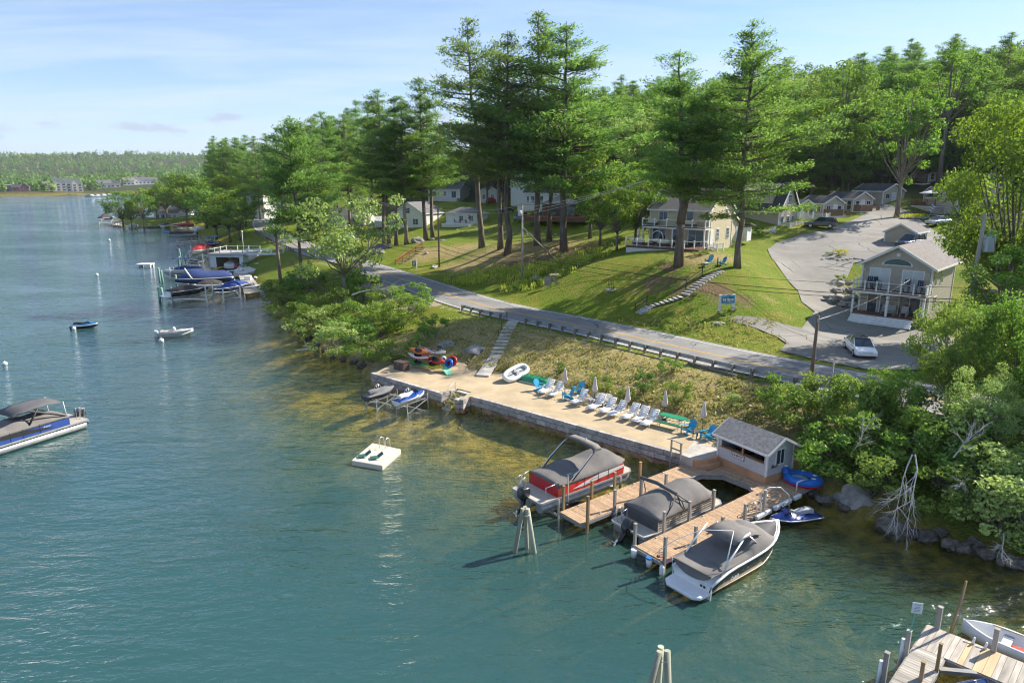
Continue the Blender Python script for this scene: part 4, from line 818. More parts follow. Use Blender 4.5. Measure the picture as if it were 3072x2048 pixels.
c=Cards(); r=np.random.default_rng(3); k=260; q=rdir(r,k)*r.uniform(.5,1,(k,1))*[.32,.32,.26]+[0,0,.48]; c.add(q,r.normal(size=(k,3)),q-[0,0,.4]+r.normal(size=(k,3))*.2,.12,.1,r.random(k)); link('leaves',c.mesh('leaves',LM['dark']),fp)
c=Cards(); k=90; q=rdir(r,k)*[.34,.34,.28]+[0,0,.5]; c.add(q,r.normal(size=(k,3)),q-[0,0,.4],.12,.11,r.random(k)); link('blossom',c.mesh('blossom',LM['flower']),fp)
# overturned green rowboat
gb=thing('rowboat','green rowboat lying upside down at the foot of the bank','boat',bz(1604,1146),ANG+.02); rings=[]
for x,w,z in [(-1.35,.50,.40),(-.9,.58,.46),(0,.62,.48),(.7,.54,.47),(1.2,.40,.44),(1.38,.30,.40)]: rings.append([(x,-w,.04),(x,-w*.92,z*.8),(x,-w*.72,z),(x,0,z+.02),(x,w*.72,z),(x,w*.92,z*.8),(x,w,.04)])
m=MB(); m.loft(rings,closed=True,smooth=False); m.build('hull',greenp,gb,bevel=.02)
for y in (-.3,0,.3): m=MB(); m.box((0,y,.50),(2.4,.035,.03)); m.build('strake',greenp,gb)
m=MB(); m.box((0,.60,.05),(2.5,.05,.06)); m.box((0,-.60,.05),(2.5,.05,.06)); m.build('gunwale',whitep,gb)
# white inflatable dinghy tilted on the bank
wdg=thing('inflatable_dinghy','white inflatable dinghy lying tilted on the bank beside the green boat','dinghy',at(1546,1122,1.62)); wdg.rotation_euler=(R(32),R(-10),math.atan2(.80,.72))
path=[]
for i in range(25):
    a=2*pi*i/24; path.append((1.35*math.copysign(abs(math.cos(a))**.7,math.cos(a)),.48*math.copysign(abs(math.sin(a))**.7,math.sin(a)),.2))
m=MB(); m.tube(path,.19,10,False); m.build('tube',mat('dinghy_white',(.62,.64,.64),rough=.5,var=.1),wdg); m=MB(); m.prism([(p[0]*.95,p[1]*.95) for p in path[:-1]],.06,.12); m.build('floor',mat('dinghy_grey',(.34,.36,.38)),wdg)
m=MB(); m.box((.1,0,.28),(.22,.8,.05)); m.build('seat',mat('dinghy_grey',(.34,.36,.38)),wdg); m=MB(); m.tube([(-.9,.12,.16),(.9,-.1,.2)],.025); m.build('oar',blk,wdg)
# rocks
def rockmesh(seed,mt,flat=.6):
    r=random.Random(seed); bm=bmesh.new(); bmesh.ops.create_icosphere(bm,subdivisions=3,radius=1.)
    for v in bm.verts:
        n=mnoise.noise(v.co*1.3+Vector((seed*7.1,0,0)))*.45+mnoise.noise(v.co*2.6+Vector((seed,3,0)))*.2+mnoise.noise(v.co*6+Vector((3,seed,0)))*.07; v.co*=1+n; v.co.z*=flat
    me=bpy.data.meshes.new('rock'); bm.to_mesh(me); bm.free(); me.materials.append(mt); return me
RK=[rockmesh(i,rock) for i in range(5)]; RKD=[rockmesh(20+i,rockd,.7) for i in range(5)]
def rk(u,v,s,label,z=None,dark=False,k=0,sz=1.,group=None):
    p=on(u,v) if z is None else at(u,v,z); o=link('boulder',(RKD if dark else RK)[k%5],None,p,u*.31); s=s*(.74 if dark else 1.); o.scale=(s,s*.8,s*sz); tag(o,label,'rock',group); return o
rk(1257,727,1.5,'large pale boulder at the foot of the left pine clump',sz=1.2); rk(1136,760,1.6,'light boulder beside the grey utility pole and drive',k=1,sz=.9); rk(1302,802,.7,'boulder beside the brown utility pole on the slope',k=2); rk(1300,720,.6,'small rock right of the large pale boulder',k=3); rk(1328,722,.5,'smaller rock farther right of the large pale boulder',k=4)
rk(1425,1050,1.2,'flat grey boulder on the dry bank above the kayak rack',k=1,sz=.55); rk(1340,1035,.9,'brownish boulder beside the round green bush',k=2,sz=.8); rk(1810,1195,1.0,'pale boulder behind the loungers at the foot of the bank',k=3,sz=.7); rk(2157,970,.55,'flat grey rock on the lawn left of the drive spur',k=4,sz=.5); rk(1605,835,.7,'rock in the weeds below the leaning brace pole',k=2); rk(1280,760,.5,'low rock on the slope below the pine clump',k=0)
rk(2562,1500,1.05,'large upright grey boulder at the water right of the jet ski',z=.35,k=1,sz=1.3); rk(2672,1582,1.1,'wide dark boulder half in the water under the fallen branches',z=.15,dark=True,k=0,sz=.9)
for i,(u,v,s) in enumerate([(2430,1478,.6),(2470,1500,.65),(2505,1485,.6),(2530,1520,.5),(2610,1530,.5),(2735,1600,.6),(2780,1612,.7),(2850,1632,.6),(2890,1645,.55),(2960,1662,.6),(3020,1680,.6),(2700,1560,.6),(2820,1600,.6),(2920,1630,.7),(3050,1690,.6)]): rk(u,v,s,'dark rock along the waterline under the right bank shrubs',z=.1,dark=True,k=i,group='dark rocks along the right bank')
for i,(u,v,s) in enumerate([(1110,1105,.7),(1085,1098,.65),(1060,1085,.7),(1030,1078,.6),(1005,1068,.65),(975,1050,.6),(950,1032,.6),(925,1015,.55),(900,1000,.55),(1130,1110,.6)]): rk(u,v,s,'dark rock along the waterline under the left bank thicket',z=.1,dark=True,k=i+2,group='dark rocks along the left bank')
for i,(u,v,s) in enumerate([(835,890,.7),(800,870,.8),(782,858,.7),(765,835,.6),(870,840,.9),(885,835,.8),(857,868,.6)]): rk(u,v,s,'weathered shore rock near the grey dock and lake-edge pine',k=i,group='rocks near the grey dock')
for i in range(22):
    u=1370+i*14+rt.uniform(-4,4); rk(u,690+8*math.sin(i*1.3)+ (i>8)*8,.28+.15*rt.random(),'small stone in the row of stones across the upper lawn',k=i,group='stones in a row on the upper lawn')
# kayak rack and boats
kr=thing('kayak_rack','wooden rack on the sand holding stacked kayaks','rack',bz(1284,1100),ANG)
for x in (-1.,1.): m=MB(); m.beam((x,0,0),(x,0,1.75),.1,.1); m.build('post',wd,kr); 
for x in (-1.,1.):
    for z in (.35,.85,1.3): m=MB(); m.beam((x,-.75,z),(x,.75,z+.03),.08,.08); m.build('arm',wd,kr)
for z in (1.72,.6): m=MB(); m.beam((-1.2,0,z),(1.2,0,z),.06,.12); m.build('rail',wd,kr)
for s in (-1,1): m=MB(); m.beam((s*.95,0,1.5),(s*1.6,.5,1.9),.08,.06); m.build('brace',wd,kr)
def kayak(label,loc,rz,L,m1,m2,tilt=0.,cat='kayak'):
    t=thing('kayak',label,cat,loc,rz); t.rotation_euler[0]=tilt; n=9; top=[];bot=[]
    rt_=[];rb_=[]
    for i in range(n):
        f=i/(n-1)*2-1; w=.36*(1-abs(f)**2.4)+.015; x=f*L/2; up=.10*abs(f)**2
        rb_.append([(x,-w,.16+up),(x,-w*.8,.04+up),(x,0,up-.02),(x,w*.8,.04+up),(x,w,.16+up)]); rt_.append([(x,-w,.165+up),(x,-w*.7,.24+up),(x,0,.26+up*.9),(x,w*.7,.24+up),(x,w,.165+up)])
    m=MB(); m.loft(rb_,closed=True); m.build('hull',m1,t); m=MB(); m.loft(rt_,closed=True); m.build('deck',m2,t)
    m=MB(); m.prism([(.5*math.cos(a)*.9,.24*math.sin(a)) for a in [2*pi*j/16 for j in range(16)]],.245,.30); m.build('cockpit',blk,t); m=MB(); m.box((-.3,0,.36),(.06,.34,.22)); m.build('seat_back',blk,t); return t
ko=mat('kayak_orange',(.62,.17,.02),rough=.4,var=.1); krd=mat('kayak_red',(.55,.035,.02),rough=.4,var=.1); kg=mat('kayak_green',(.03,.26,.05),rough=.4); ky=mat('kayak_yellow',(.55,.52,.02),rough=.4); kw=mat('kayak_white',(.7,.7,.68),rough=.4); kc=mat('canoe_cream',(.62,.50,.30),rough=.5); kdr=mat('kayak_dark_red',(.28,.02,.02),rough=.4)
b_=kr.location
kayak('red and orange kayak on the top arms of the rack',b_+EA*(-.55)-EN*.45+Vector((0,0,1.35)),ANG,2.6,krd,ko,R(30)); kayak('white paddle boat with red edge on the middle arms of the rack',b_-EA*.5-EN*.65+Vector((0,0,.88)),ANG+.03,2.7,krd,kw,R(14),'paddle boat'); kayak('green canoe with cream bottom lowest at the left of the rack',b_-EA*.3-EN*.8+Vector((0,0,.3)),ANG,2.5,kc,kg,R(25),'canoe')
kayak('dark red kayak resting right of the rack post',b_+EA*1.35-EN*.15+Vector((0,0,.75)),ANG-.05,2.5,kdr,krd,R(35)); kayak('yellow kayak lowest on the right of the rack',b_+EA*1.25-EN*.5+Vector((0,0,.32)),ANG+.02,2.5,ky,ky,R(20)); kayak('white kayak on the top right of the rack',b_+EA*.75+EN*.25+Vector((0,0,1.4)),ANG+.3,2.2,kw,kw,R(8))
fl=thing('float_mat','pale green foam mat leaning against the pile of water toys','float',b_+EA*2.75-EN*.35,ANG-.3); m=MB(); m.plate([(-.75,-.3,.55),(.75,-.35,0.02),(.75,.35,.02),(-.75,.3,.62)],(.0,0,.06)); m.build('mat',mat('foam_green',(.22,.62,.36),rough=.7),fl,bevel=.02)
def ring(name,label,loc,R0,r0,mt,rot,cat='float'):
    t=thing(name,label,cat,loc); t.rotation_euler=rot; pa=[(R0*math.cos(2*pi*i/20),R0*math.sin(2*pi*i/20),0) for i in range(21)]; m=MB(); m.tube(pa,r0,8,False); m.build('tube',mt,t); m=MB(); m.cyl((0,0,-.02),(0,0,.02),R0,R0,16); m.build('mesh_floor',blk,t)
ring('swim_ring','blue inflatable ring on top of the water toys',b_+EA*2.6+EN*.15+Vector((0,0,.75)),.34,.13,mat('vinyl_blue',(.02,.12,.5),rough=.35),(R(70),0,ANG)); ring('swim_ring','red inflatable ring behind the blue ring',b_+EA*2.5+EN*.6+Vector((0,0,.85)),.42,.12,krd,(R(60),0,ANG+.4)); 
bl_=thing('ball','white ball with dark patch among the water toys','ball',b_+EA*1.9+EN*.2+Vector((0,0,1.1))); m=MB(); m.ell((0,0,0),(.24,.24,.24)); m.build('shell',kw,bl_); m=MB(); m.cyl((.05,-.2,.02),(.06,-.245,.02),.09,.09,10); m.build('patch',blk,bl_)
bx=thing('storage_box','dark brown wooden storage box on the sand at the beach end','box',bz(1205,1108),ANG+.05); m=MB(); m.box((0,0,.36),(1.25,.75,.70)); m.build('body',brownw,bx,bevel=.01); m=MB(); m.box((0,0,.74),(1.32,.82,.06)); m.build('lid',brownw,bx,bevel=.01); m=MB(); m.box((0,-.43,.6),(.12,.02,.06)); m.build('handle',galv,bx)
for i,(du,dv) in enumerate([(1150,1112),(1100,1112)][:1]): pl=thing('wood_scrap','small pile of boards on the sand at the beach corner','boards',bz(1153,1118),ANG+.3); [MB().box((0,.16*j,.05+.02*j),(.7,.12,.04)).build('board',wd,pl) for j in range(3)]
# ================================================================ jet skis, raft, near dock, hut
def jetski(name,label,loc,rz,c1,c2,seatm,covered=False):       # bow towards +x, keel at z=0
    t=thing(name,label,'jet ski',loc,rz); L=3.0; n=11; hr_=[];dk=[]
    for i in range(n):
        f=i/(n-1); x=-L/2+L*f; w=.55*(1-max(0,(f-.45)/.55)**2.2)+.02; sh=.42+.14*f**2; kz=.0+.30*max(0,(f-.6)/.4)**2
        hr_.append([(x,-w,sh),(x,-w*.92,sh-.10),(x,-w*.75,.15+kz*.6),(x,0,kz),(x,w*.75,.15+kz*.6),(x,w*.92,sh-.10),(x,w,sh)])
        tz=sh+.03+(.10+.22*math.exp(-((f-.66)/.16)**2)); cw=.62 if f<.3 else .72
        dk.append([(x,-w*.98,sh),(x,-w*cw,sh+.04),(x,-w*.34,tz if f>.25 else sh+.05),(x,w*.34,tz if f>.25 else sh+.05),(x,w*cw,sh+.04),(x,w*.98,sh)])
    m=MB(); m.loft(hr_); m.build('hull',c2,t); m=MB(); m.loft(dk); m.build('deck',c1,t)
    m=MB(); m.tube([(-L/2,-.55,.42),(-.2,-.57,.43),(.6,-.5,.47),(1.2,-.26,.54),(1.5,0,.58),(1.2,.26,.54),(.6,.5,.47),(-.2,.57,.43),(-L/2,.55,.42)],.035,6); m.build('rub_rail',whitep if not covered else blk,t)
    m=MB(); m.loft([[(x,-w,z-.25),(x,-w*.8,z),(x,w*.8,z),(x,w,z-.25)] for x,w,z in ((-1.15,.20,.78),(-.8,.22,.86),(-.35,.21,.82),(-.1,.17,.76),(.2,.14,.86),(.35,.12,.8))]); m.build('seat',seatm,t,bevel=.03)
    if not covered:
        m=MB(); m.tube([(.42,-.40,1.02),(.5,-.2,1.0),(.52,.2,1.0),(.42,.40,1.02)],.022); m.tube([(.52,0,.98),(.62,0,.7)],.06); m.build('handlebar',blk,t); m=MB(); m.loft([[(.55,-.26,.75),(.55,.26,.75),(.75,.24,.75),(.75,-.24,.75)],[(.5,-.2,.98),(.5,.2,.98),(.56,.18,.98),(.56,-.18,.98)]]); m.build('cowl',c1,t)
        for s in (-1,1): m=MB(); m.box((.55,s*.33,.88),(.06,.14,.09)); m.build('mirror',blk,t)
    return t
jb=mat('jetski_blue',(.015,.06,.28),rough=.25,var=.1,coat=.5); jw=mat('jetski_white',(.72,.73,.74),rough=.3,var=.06,coat=.3); jg=mat('jetski_cover_grey',(.17,.17,.18),rough=.85,var=.12,bump=.2); jd=mat('jetski_dark',(.03,.035,.05),rough=.3,coat=.3); js=mat('seat_silver',(.42,.44,.46),rough=.5)
jetski('jet_ski','blue and white jet ski raised on a frame lift beside the beach wall',at(1231,1205,.55),ANGN,jb,jw,whitep)
jetski('jet_ski','grey-covered jet ski raised on a frame lift at the left end of the wall',at(1140,1192,.6),ANGN,jg,jd,jg,True)
def pwclift(label,loc,rz):
    t=thing('jet_ski_lift',label,'boat lift',loc,rz)
    for s in (-1,1): m=MB(); m.beam((-1.3,s*.35,.5),(1.4,s*.35,.56),.06,.08); m.build('bunk',alu,t)
    for x in (-.9,1.3):
        for s in (-1,1): m=MB(); m.beam((x,s*.75,-1.2),(x,s*.62,.75 if x<0 else 1.05),.06,.06); m.build('leg',alu,t)
        m=MB(); m.beam((x,-.72,.42),(x,.72,.42),.06,.06); m.build('crossbar',alu,t)
    for s in (-1,1): m=MB(); m.beam((-.9,s*.74,-.1),(1.3,s*.64,.6),.05,.05); m.beam((-.9,s*.75,.55),(1.3,s*.75,-.5),.05,.05); m.build('brace',alu,t)
    pa=[(.35+.34*math.cos(2*pi*i/18),.72,1.05+.34*math.sin(2*pi*i/18)) for i in range(19)]; m=MB(); m.tube(pa,.02,6,False)
    for i in range(3): a=pi*i/3; m.tube([(.35+.33*math.cos(a),.72,1.05+.33*math.sin(a)),(.35-.33*math.cos(a),.72,1.05-.33*math.sin(a))],.012)
    m.build('wheel',alu,t); m=MB(); m.beam((.35,.68,.3),(.35,.68,1.1),.06,.06); m.build('wheel_post',alu,t); return t
pwclift('aluminium frame lift under the blue and white jet ski',at(1231,1205,.55)-Vector((0,0,.5)),ANGN); pwclift('aluminium frame lift under the grey-covered jet ski',at(1140,1192,.6)-Vector((0,0,.5)),ANGN)
# swim raft
ra=[at(u,v,.32) for u,v in ((1053,1380),(1117,1327),(1203,1346),(1147,1396))]; rc_=sum(ra,Vector())/4; cream=mat('raft_cream',(.66,.60,.47),rough=.6,var=.06)
sr=thing('swim_raft','cream square swimming raft with ladder and two low chairs floating on the lake','raft',(rc_.x,rc_.y,0)); P=[(p.x-rc_.x,p.y-rc_.y) for p in ra]; m=MB(); m.prism(P,-.15,.32); m.build('deck',cream,sr,bevel=.07)
e1=Vector((*P[2],0))-Vector((*P[1],0)); e1.normalize(); e2=Vector((-e1.y,e1.x,0)); 
lad=(Vector((*P[1],0))+Vector((*P[2],0)))*.5
for s in (-.25,.25): q=lad+e1*s; m=MB(); m.tube([q-e2*.45+Vector((0,0,.32)),q-e2*.45+Vector((0,0,.85)),q-e2*.2+Vector((0,0,1.0)),q+e2*.05+Vector((0,0,.85)),q+e2*.08+Vector((0,0,-.3))],.025); m.build('ladder_rail',alu,sr)
for q,lab in (((-.75,-.45),'a'),((.1,-.75),'b')):
    ang=R(200); t_=thing('low_chair','dark low folding chair on the raft '+('nearer its left corner' if lab=='a' else 'in the middle of its front edge'),'chair',(rc_.x+q[0],rc_.y+q[1],.32),ang); m=MB(); m.plate([(-.1,-.26,.10),(-.45,-.26,.34),(-.45,.26,.34),(-.1,.26,.10)],(0,0,.02)); m.build('backrest',mat('teal_mesh',(.02,.10,.10)),t_); m=MB(); m.box((.14,0,.10),(.46,.5,.02)); m.build('seat',mat('teal_mesh',(.02,.10,.10)),t_)
    for s in (-1,1): m=MB(); m.tube([(.36,s*.26,.10),(.3,s*.26,0),(-.1,s*.26,0),(-.1,s*.26,.1)],.012); m.build('leg',blk,t_)
# ---------------------------------------------------------------- near dock
DZ=.62
deckw=mat('cedar_decking',(.43,.29,.18),rough=.8,var=.22,scale=2.2,stretch=(.25,3,3)); dfr=mat('dock_frame_grey',(.30,.29,.28),rough=.85,var=.2,stretch=(.3,2,2)); pilew=mat('dock_pile_wood',(.33,.23,.12),rough=.9,var=.25,stretch=(1,1,.2)); pileg=mat('dock_pile_grey',(.33,.31,.28),rough=.9,var=.2,stretch=(1,1,.2))

DO=Vector((2.58,33.55,0)); DA=R(37.6); dax=Vector((math.cos(DA),math.sin(DA),0)); dtx=Vector((math.sin(DA),-math.cos(DA),0))
def DL(s,t,z=0.): return DO+dax*s+dtx*t+Vector((0,0,z))
dock=thing('dock','wooden dock with two long fingers around the grey covered pontoon boat','dock',DO,DA)
CUT=[(8.92,1.65),(9.8,1.75),(10.75,2.6),(10.75,4.4),(10.35,4.88),(8.0,4.88),(8.0,1.65)]
def cutspan(x):
    ys=[]
    for i in range(len(CUT)):
        (x1,y1),(x2,y2)=CUT[i],CUT[(i+1)%len(CUT)]
        if (x1>x)!=(x2>x): ys.append(y1+(y2-y1)*(x-x1)/(x2-x1))
    return sorted(ys)
PM={}; rp=random.Random(9)
def plank(parent,x,t0,t1,z,w=.143,m=None,wid=None):
    L=round(t1-t0,2); key=(L,w,m.name if m else 0)
    if key not in PM: q=MB(); q.box((0,0,0),(w-.012,L,.04)); PM[key]=q.mesh('plank',m or deckw)
    return link('plank',PM[key],parent,(x,-(t0+t1)/2,z+rp.uniform(-.003,.003)))
x=.05
while x<12.4:
    if x<8.9: spans=[(0,1.64)]+([(4.9,6.58)] if x>.55 else [])
    else:
        c=cutspan(x); end=6.58; lo=0. if x<10.4 else (.0 if x<10.45 else 1.5)
        if x<10.4: spans=[(0,c[0]),(c[1],end)] if len(c)==2 else [(0,end)]
        else: spans=[(1.15 if x<11.2 else 1.6,c[0]),(c[1],end)] if len(c)==2 else [(1.6,end)]
    for a,b in spans:
        if b-a>.05: plank(dock,x,a,b,DZ-.02)
    x+=.143
while x<14.3: plank(dock,x,4.95,6.58,DZ-.02); x+=.143
m=MB()
for (a,b) in [((0,0),(10.4,0)),((0,0),(0,1.64)),((0,1.64),(8.92,1.65)),((.5,4.9),(8.,4.88)),((8.,4.88),(10.35,4.88)),((.5,4.9),(.5,6.58)),((.5,6.58),(14.3,6.58)),((14.3,6.58),(14.3,4.95))]+[(CUT[i],CUT[i+1]) for i in range(4)]:
    m.beam((a[0],-a[1],DZ-.13),(b[0],-b[1],DZ-.13),.07,.17)
m.build('fascia',dfr,dock)
m=MB()
for i in range(4): a,b=CUT[i],CUT[i+1]; m.beam((a[0],-a[1],DZ+.04),(b[0],-b[1],DZ+.04),.1,.08)
m.build('edge_trim',dfr,dock)
for s,t,hh,mt in [(.33,-.1,1.35,pilew),(.36,1.74,1.45,pilew),(2.44,-.1,1.05,pilew),(2.54,1.56,1.1,pileg),(4.25,-.1,1.05,pilew),(4.67,1.52,1.2,pileg),(6.42,-.12,1.1,pilew),(6.79,1.52,.85,pileg),(.58,4.82,1.15,pileg),(2.72,4.82,1.1,pileg),(4.73,4.82,1.05,pileg),(6.77,4.82,1.1,pileg),(.62,6.64,1.25,pileg),(3.09,6.48,.9,pileg),(5.26,6.48,.7,pileg),(6.95,6.64,.95,pileg),(8.72,6.64,1.2,pileg)]:
    m=MB(); m.box((s,-t,(DZ+hh-1.6)/2),(.13,.13,DZ+hh+1.6)); m.box((s,-t,DZ+hh+.01),(.15,.15,.03)); m.build('post',mt,dock)
for s,t in [(1.2,.15),(3.6,.12),(5.6,.12),(8.2,.12),(1.5,1.5),(1.9,5.02),(5.6,5.02),(2.4,6.46),(10.9,2.5),(11.1,3.6)]: m=MB(); m.box((s,-t,DZ+.03),(.05,.05,.05)); m.tube([(s-.1,-t,DZ+.07),(s+.1,-t,DZ+.07)],.018); m.build('cleat',galv,dock)
for s0,s1 in [(7.9,9.3),(9.6,11.3),(11.6,12.3)]: m=MB(); m.box(((s0+s1)/2,-6.70,DZ-.12),(s1-s0,.2,.24)); m.build('bumper',whitep,dock,bevel=.05)
m=MB()
for t in (5.95,6.35): m.tube([(7.55,-t-.2+.0,DZ),(7.55,-t-.2,DZ+.75),(7.75,-t-.2,DZ+.85),(7.95,-t-.2,DZ+.6)],.022)
m=MB()
for dx in (-.2,.2): m.tube([(8.15+dx,-6.2,DZ),(8.15+dx,-6.25,DZ+.6),(8.15+dx,-6.45,DZ+.78),(8.15+dx,-6.68,DZ+.6),(8.15+dx,-6.74,-.7)],.024)
for z in (.25,-.05,-.35): m.tube([(7.95,-6.74,z),(8.35,-6.74,z)],.02)
m.build('ladder',alu,dock)
m=MB(); m.tube([(8.9,-6.3,DZ),(8.9,-6.3,DZ+.95),(9.3,-6.5,DZ+1.15),(10.0,-6.75,DZ+1.05),(10.5,-7.0,DZ+.55),(10.55,-7.05,DZ-.25)],.03); m.tube([(8.9,-6.3,DZ+.5),(9.5,-6.3,DZ+.55)],.05); m.build('davit_arm',whitep,dock)
m=MB(); m.tube([(12.35,-6.4,DZ),(12.35,-6.4,DZ+.55),(12.7,-6.5,DZ+.62),(13.2,-6.55,DZ+.55)],.04); m.build('davit_post',whitep,dock)
# curved landing steps
sp=thing('landing_steps','tan curved wooden steps between the dock and the concrete pad','steps',DL(10.3,0,0),DA); tan=mat('tan_step_paint',(.47,.27,.15),rough=.8,var=.15,scale=1.5)
for r_,z0,z1 in ((1.0,DZ-.2,DZ+.28),(.62,DZ+.2,DZ+.53)):
    poly=[(0.1,.1),(.1,-.6-.3*r_),(.3,-.95-.55*r_+.25),(.75,-1.05-.6*r_+.1),(1.4,-1.0-.6*r_),(1.9,-.9-.6*r_),(1.9,.1)]; m=MB(); m.prism(poly,z0,z1); m.build('step',tan,sp,bevel=.02)
pad=MB(); pad.prism([(-.0,.25),(.0,-.55),(.35,-.95),(1.2,-1.05),(1.75,-1.0),(2.6,-1.0),(2.6,1.2)],.2,BEACHZ+.012); o=pad.build('concrete_pad',conc,None,DL(10.35,0,0),DA,.015); tag(o,'grey concrete pad between the sand and the hut','pad',kind='structure')
hr_=thing('wooden_handrail','short weathered wooden handrail at the end of the beach wall','handrail',DL(10.1,-.1,0),DA); 
for p in (0,.75): MB().box((0,p,.95),(.09,.09,2.2)).build('post',pileg,hr_)
MB().beam((0,-.1,2.0),(0,.95,2.05),.12,.05).build('rail',pileg,hr_); MB().beam((0,0,1.5),(0,.75,1.5),.04,.1).build('rail',pileg,hr_)
# ---------------------------------------------------------------- hut
sid=mat('grey_vinyl_siding',(.58,.58,.60),rough=.6,var=.06,siding=.12); trimw=mat('white_trim',(.72,.72,.72),rough=.5,var=.05); shing=mat('grey_shingles',(.23,.222,.215),rough=.95,var=.3,scale=5,bump=.5,bscale=12,stretch=(1,1,1)); dimi=mat('dark_interior',(.035,.03,.028),rough=.9)
HW,HD,HB,HT=3.65,2.35,1.08,2.62
hut=thing('boat_hut','small grey-sided hut with shingled roof and open serving counter on the dock','hut',DL(12.15,1.15,0),DA-R(6))
HY=lambda t:-t
m=MB(); m.box((HD/2,-HW/2,(DZ+HB)/2-.1),(HD+.06,HW+.06,HB-DZ+.2)); m.build('skirt',tan,hut)
m=MB()      # walls with the long counter opening on the front
m.box((.04,-HW/2,(HB+1.80)/2),(.08,HW,1.80-HB)); m.box((.04,-.12,(1.72+HT)/2),(.08,.24,HT-1.72)); m.box((.04,-HW+.1,(1.72+HT)/2),(.08,.2,HT-1.72)); m.box((HD-.04,-HW/2,(HB+HT)/2),(.08,HW,HT-HB))
for y in (-.04,-HW+.04): m.plate([(.08,y-.04,HB),(HD-.08,y-.04,HB),(HD-.08,y-.04,HT),(HD/2,y-.04,HT+.62),(.08,y-.04,HT)],(0,.08,0))
m.build('wall',sid,hut)
m=MB(); m.box((HD/2,-HW/2,HB+.03),(HD-.1,HW-.1,.06)); m.build('floor',wd,hut)
m=MB(); m.box((.10,-HW/2,1.82),(.34,HW-.4,.05)); m.build('counter',tan,hut); m=MB(); m.box((.05,-1.85,2.17),(.09,.1,.9)); m.build('counter_post',tan,hut)
for y in (-.75,-1.4,-2.4,-3.0): m=MB(); m.box((1.2,y,1.75),(.4,.4,.5)); m.build('stored_seat',dimi,hut)
for y in (.0,-HW): 
    for x in (0,HD): m=MB(); m.box((x,y,(HB+HT)/2),(.1,.1,HT-HB)); m.build('corner_board',trimw,hut)
for sx in (0,1):
    xe,xr=((-.30,HD/2) if sx==0 else (HD+.30,HD/2)); ze=HT-.30*.62/(HD/2)+.04; m=MB(); m.plate([(xe,.25,ze),(xe,-HW-.25,ze),(xr,-HW-.25,HT+.68),(xr,.25,HT+.68)],(0,0,.07)); m.build('roof_slope',shing,hut)
    m=MB(); m.beam((xe,.27,ze+.0),(xe,-HW-.27,ze+.0),.03,.14); m.build('fascia',trimw,hut)
    for y in (.27,-HW-.27): m=MB(); m.beam((xe,y,ze+.02),(xr,y,HT+.68),.03,.15); m.build('rake_board',trimw,hut)
WG=glass(); PALEG=mat('curtained_glass',(.50,.54,.56),rough=.15,var=.1,scale=.8,spec=.7)
def window(parent,w,h,loc,rz,mun=(2,1),fr=None,name='window',casing=.09):
    """window in the local xz plane looking along -y; part with frame and pane sub-parts"""
    t=MB(); t.box((0,-.012,0),(w+casing*2,.05,h+casing*2)); o=t.build(name,fr or trimw,parent,loc,rz)
    p=MB(); p.box((0,-.04,0),(w,.02,h)); p.build('pane',PALEG if name=='french_door' else WG,o)
    q=MB()
    for i in range(1,mun[0]): q.box((-w/2+w*i/mun[0],-.055,0),(.045,.02,h))
    for i in range(1,mun[1]): q.box((0,-.055,-h/2+h*i/mun[1]),(w,.02,.04))
    if q.v: q.build('muntin',fr or trimw,o)
    return o
window(hut,.62,.85,(1.1,-HW-.01,2.12),0,(2,1)); 
sg=MB(); sg.box((0,0,0),(.02,1.0,.34)); so=sg.build('sign_board',mat('sign_dark_red',(.22,.02,.03)),hut,(-.02,-1.55,1.62)); sg=MB(); sg.box((-.008,0,0),(.02,.92,.27)); sg.build('sign_face',trimw,so)
lettering('HI·SPOT',.22,mat('sign_letter_dark',(.09,.06,.07)),so,(-.021,0,0),(R(90),0,R(-90)),bold=.006)
lettering('Back',.30,blk,hut,(.62,-HW-.05,1.62),(R(90),0,0),shear=.3,bold=.004).name='graffiti'
# inflatable tube on the dock
tb=thing('towable_tube','blue inflatable towable tube with white prints lying on the dock beside the hut','inflatable tube',DL(13.6,5.9,DZ+.0),DA+R(-65)); vb=mat('vinyl_bright_blue',(.02,.16,.60),rough=.3,var=.2,scale=3)
pa=[((1.0 if math.cos(a)>0 else .72)*math.cos(a),.62*math.sin(a),.27) for a in [2*pi*i/24 for i in range(25)]]; m=MB(); m.tube(pa,.25,10,False); m.build('tube',vb,tb)
m=MB(); m.tube([(p[0]*1.02,p[1]*1.02,.12) for p in pa],.2,8,False); m.build('base_tube',mat('vinyl_red',(.5,.02,.03),rough=.3),tb); m=MB(); m.ell((-.1,0,.30),(.5,.34,.10)); m.build('seat',mat('vinyl_pale',(.42,.52,.66),rough=.4),tb); m=MB(); m.ell((-.82,.15,.55),(.26,.45,.26)); m.build('backrest',vb,tb)
for q in ((.75,.25,.5),(.72,-.3,.5),(-.85,.2,.80),(.1,.62,.5)): m=MB(); m.ell(q,(.14,.10,.05),8,5); m.build('print',whitep,tb)
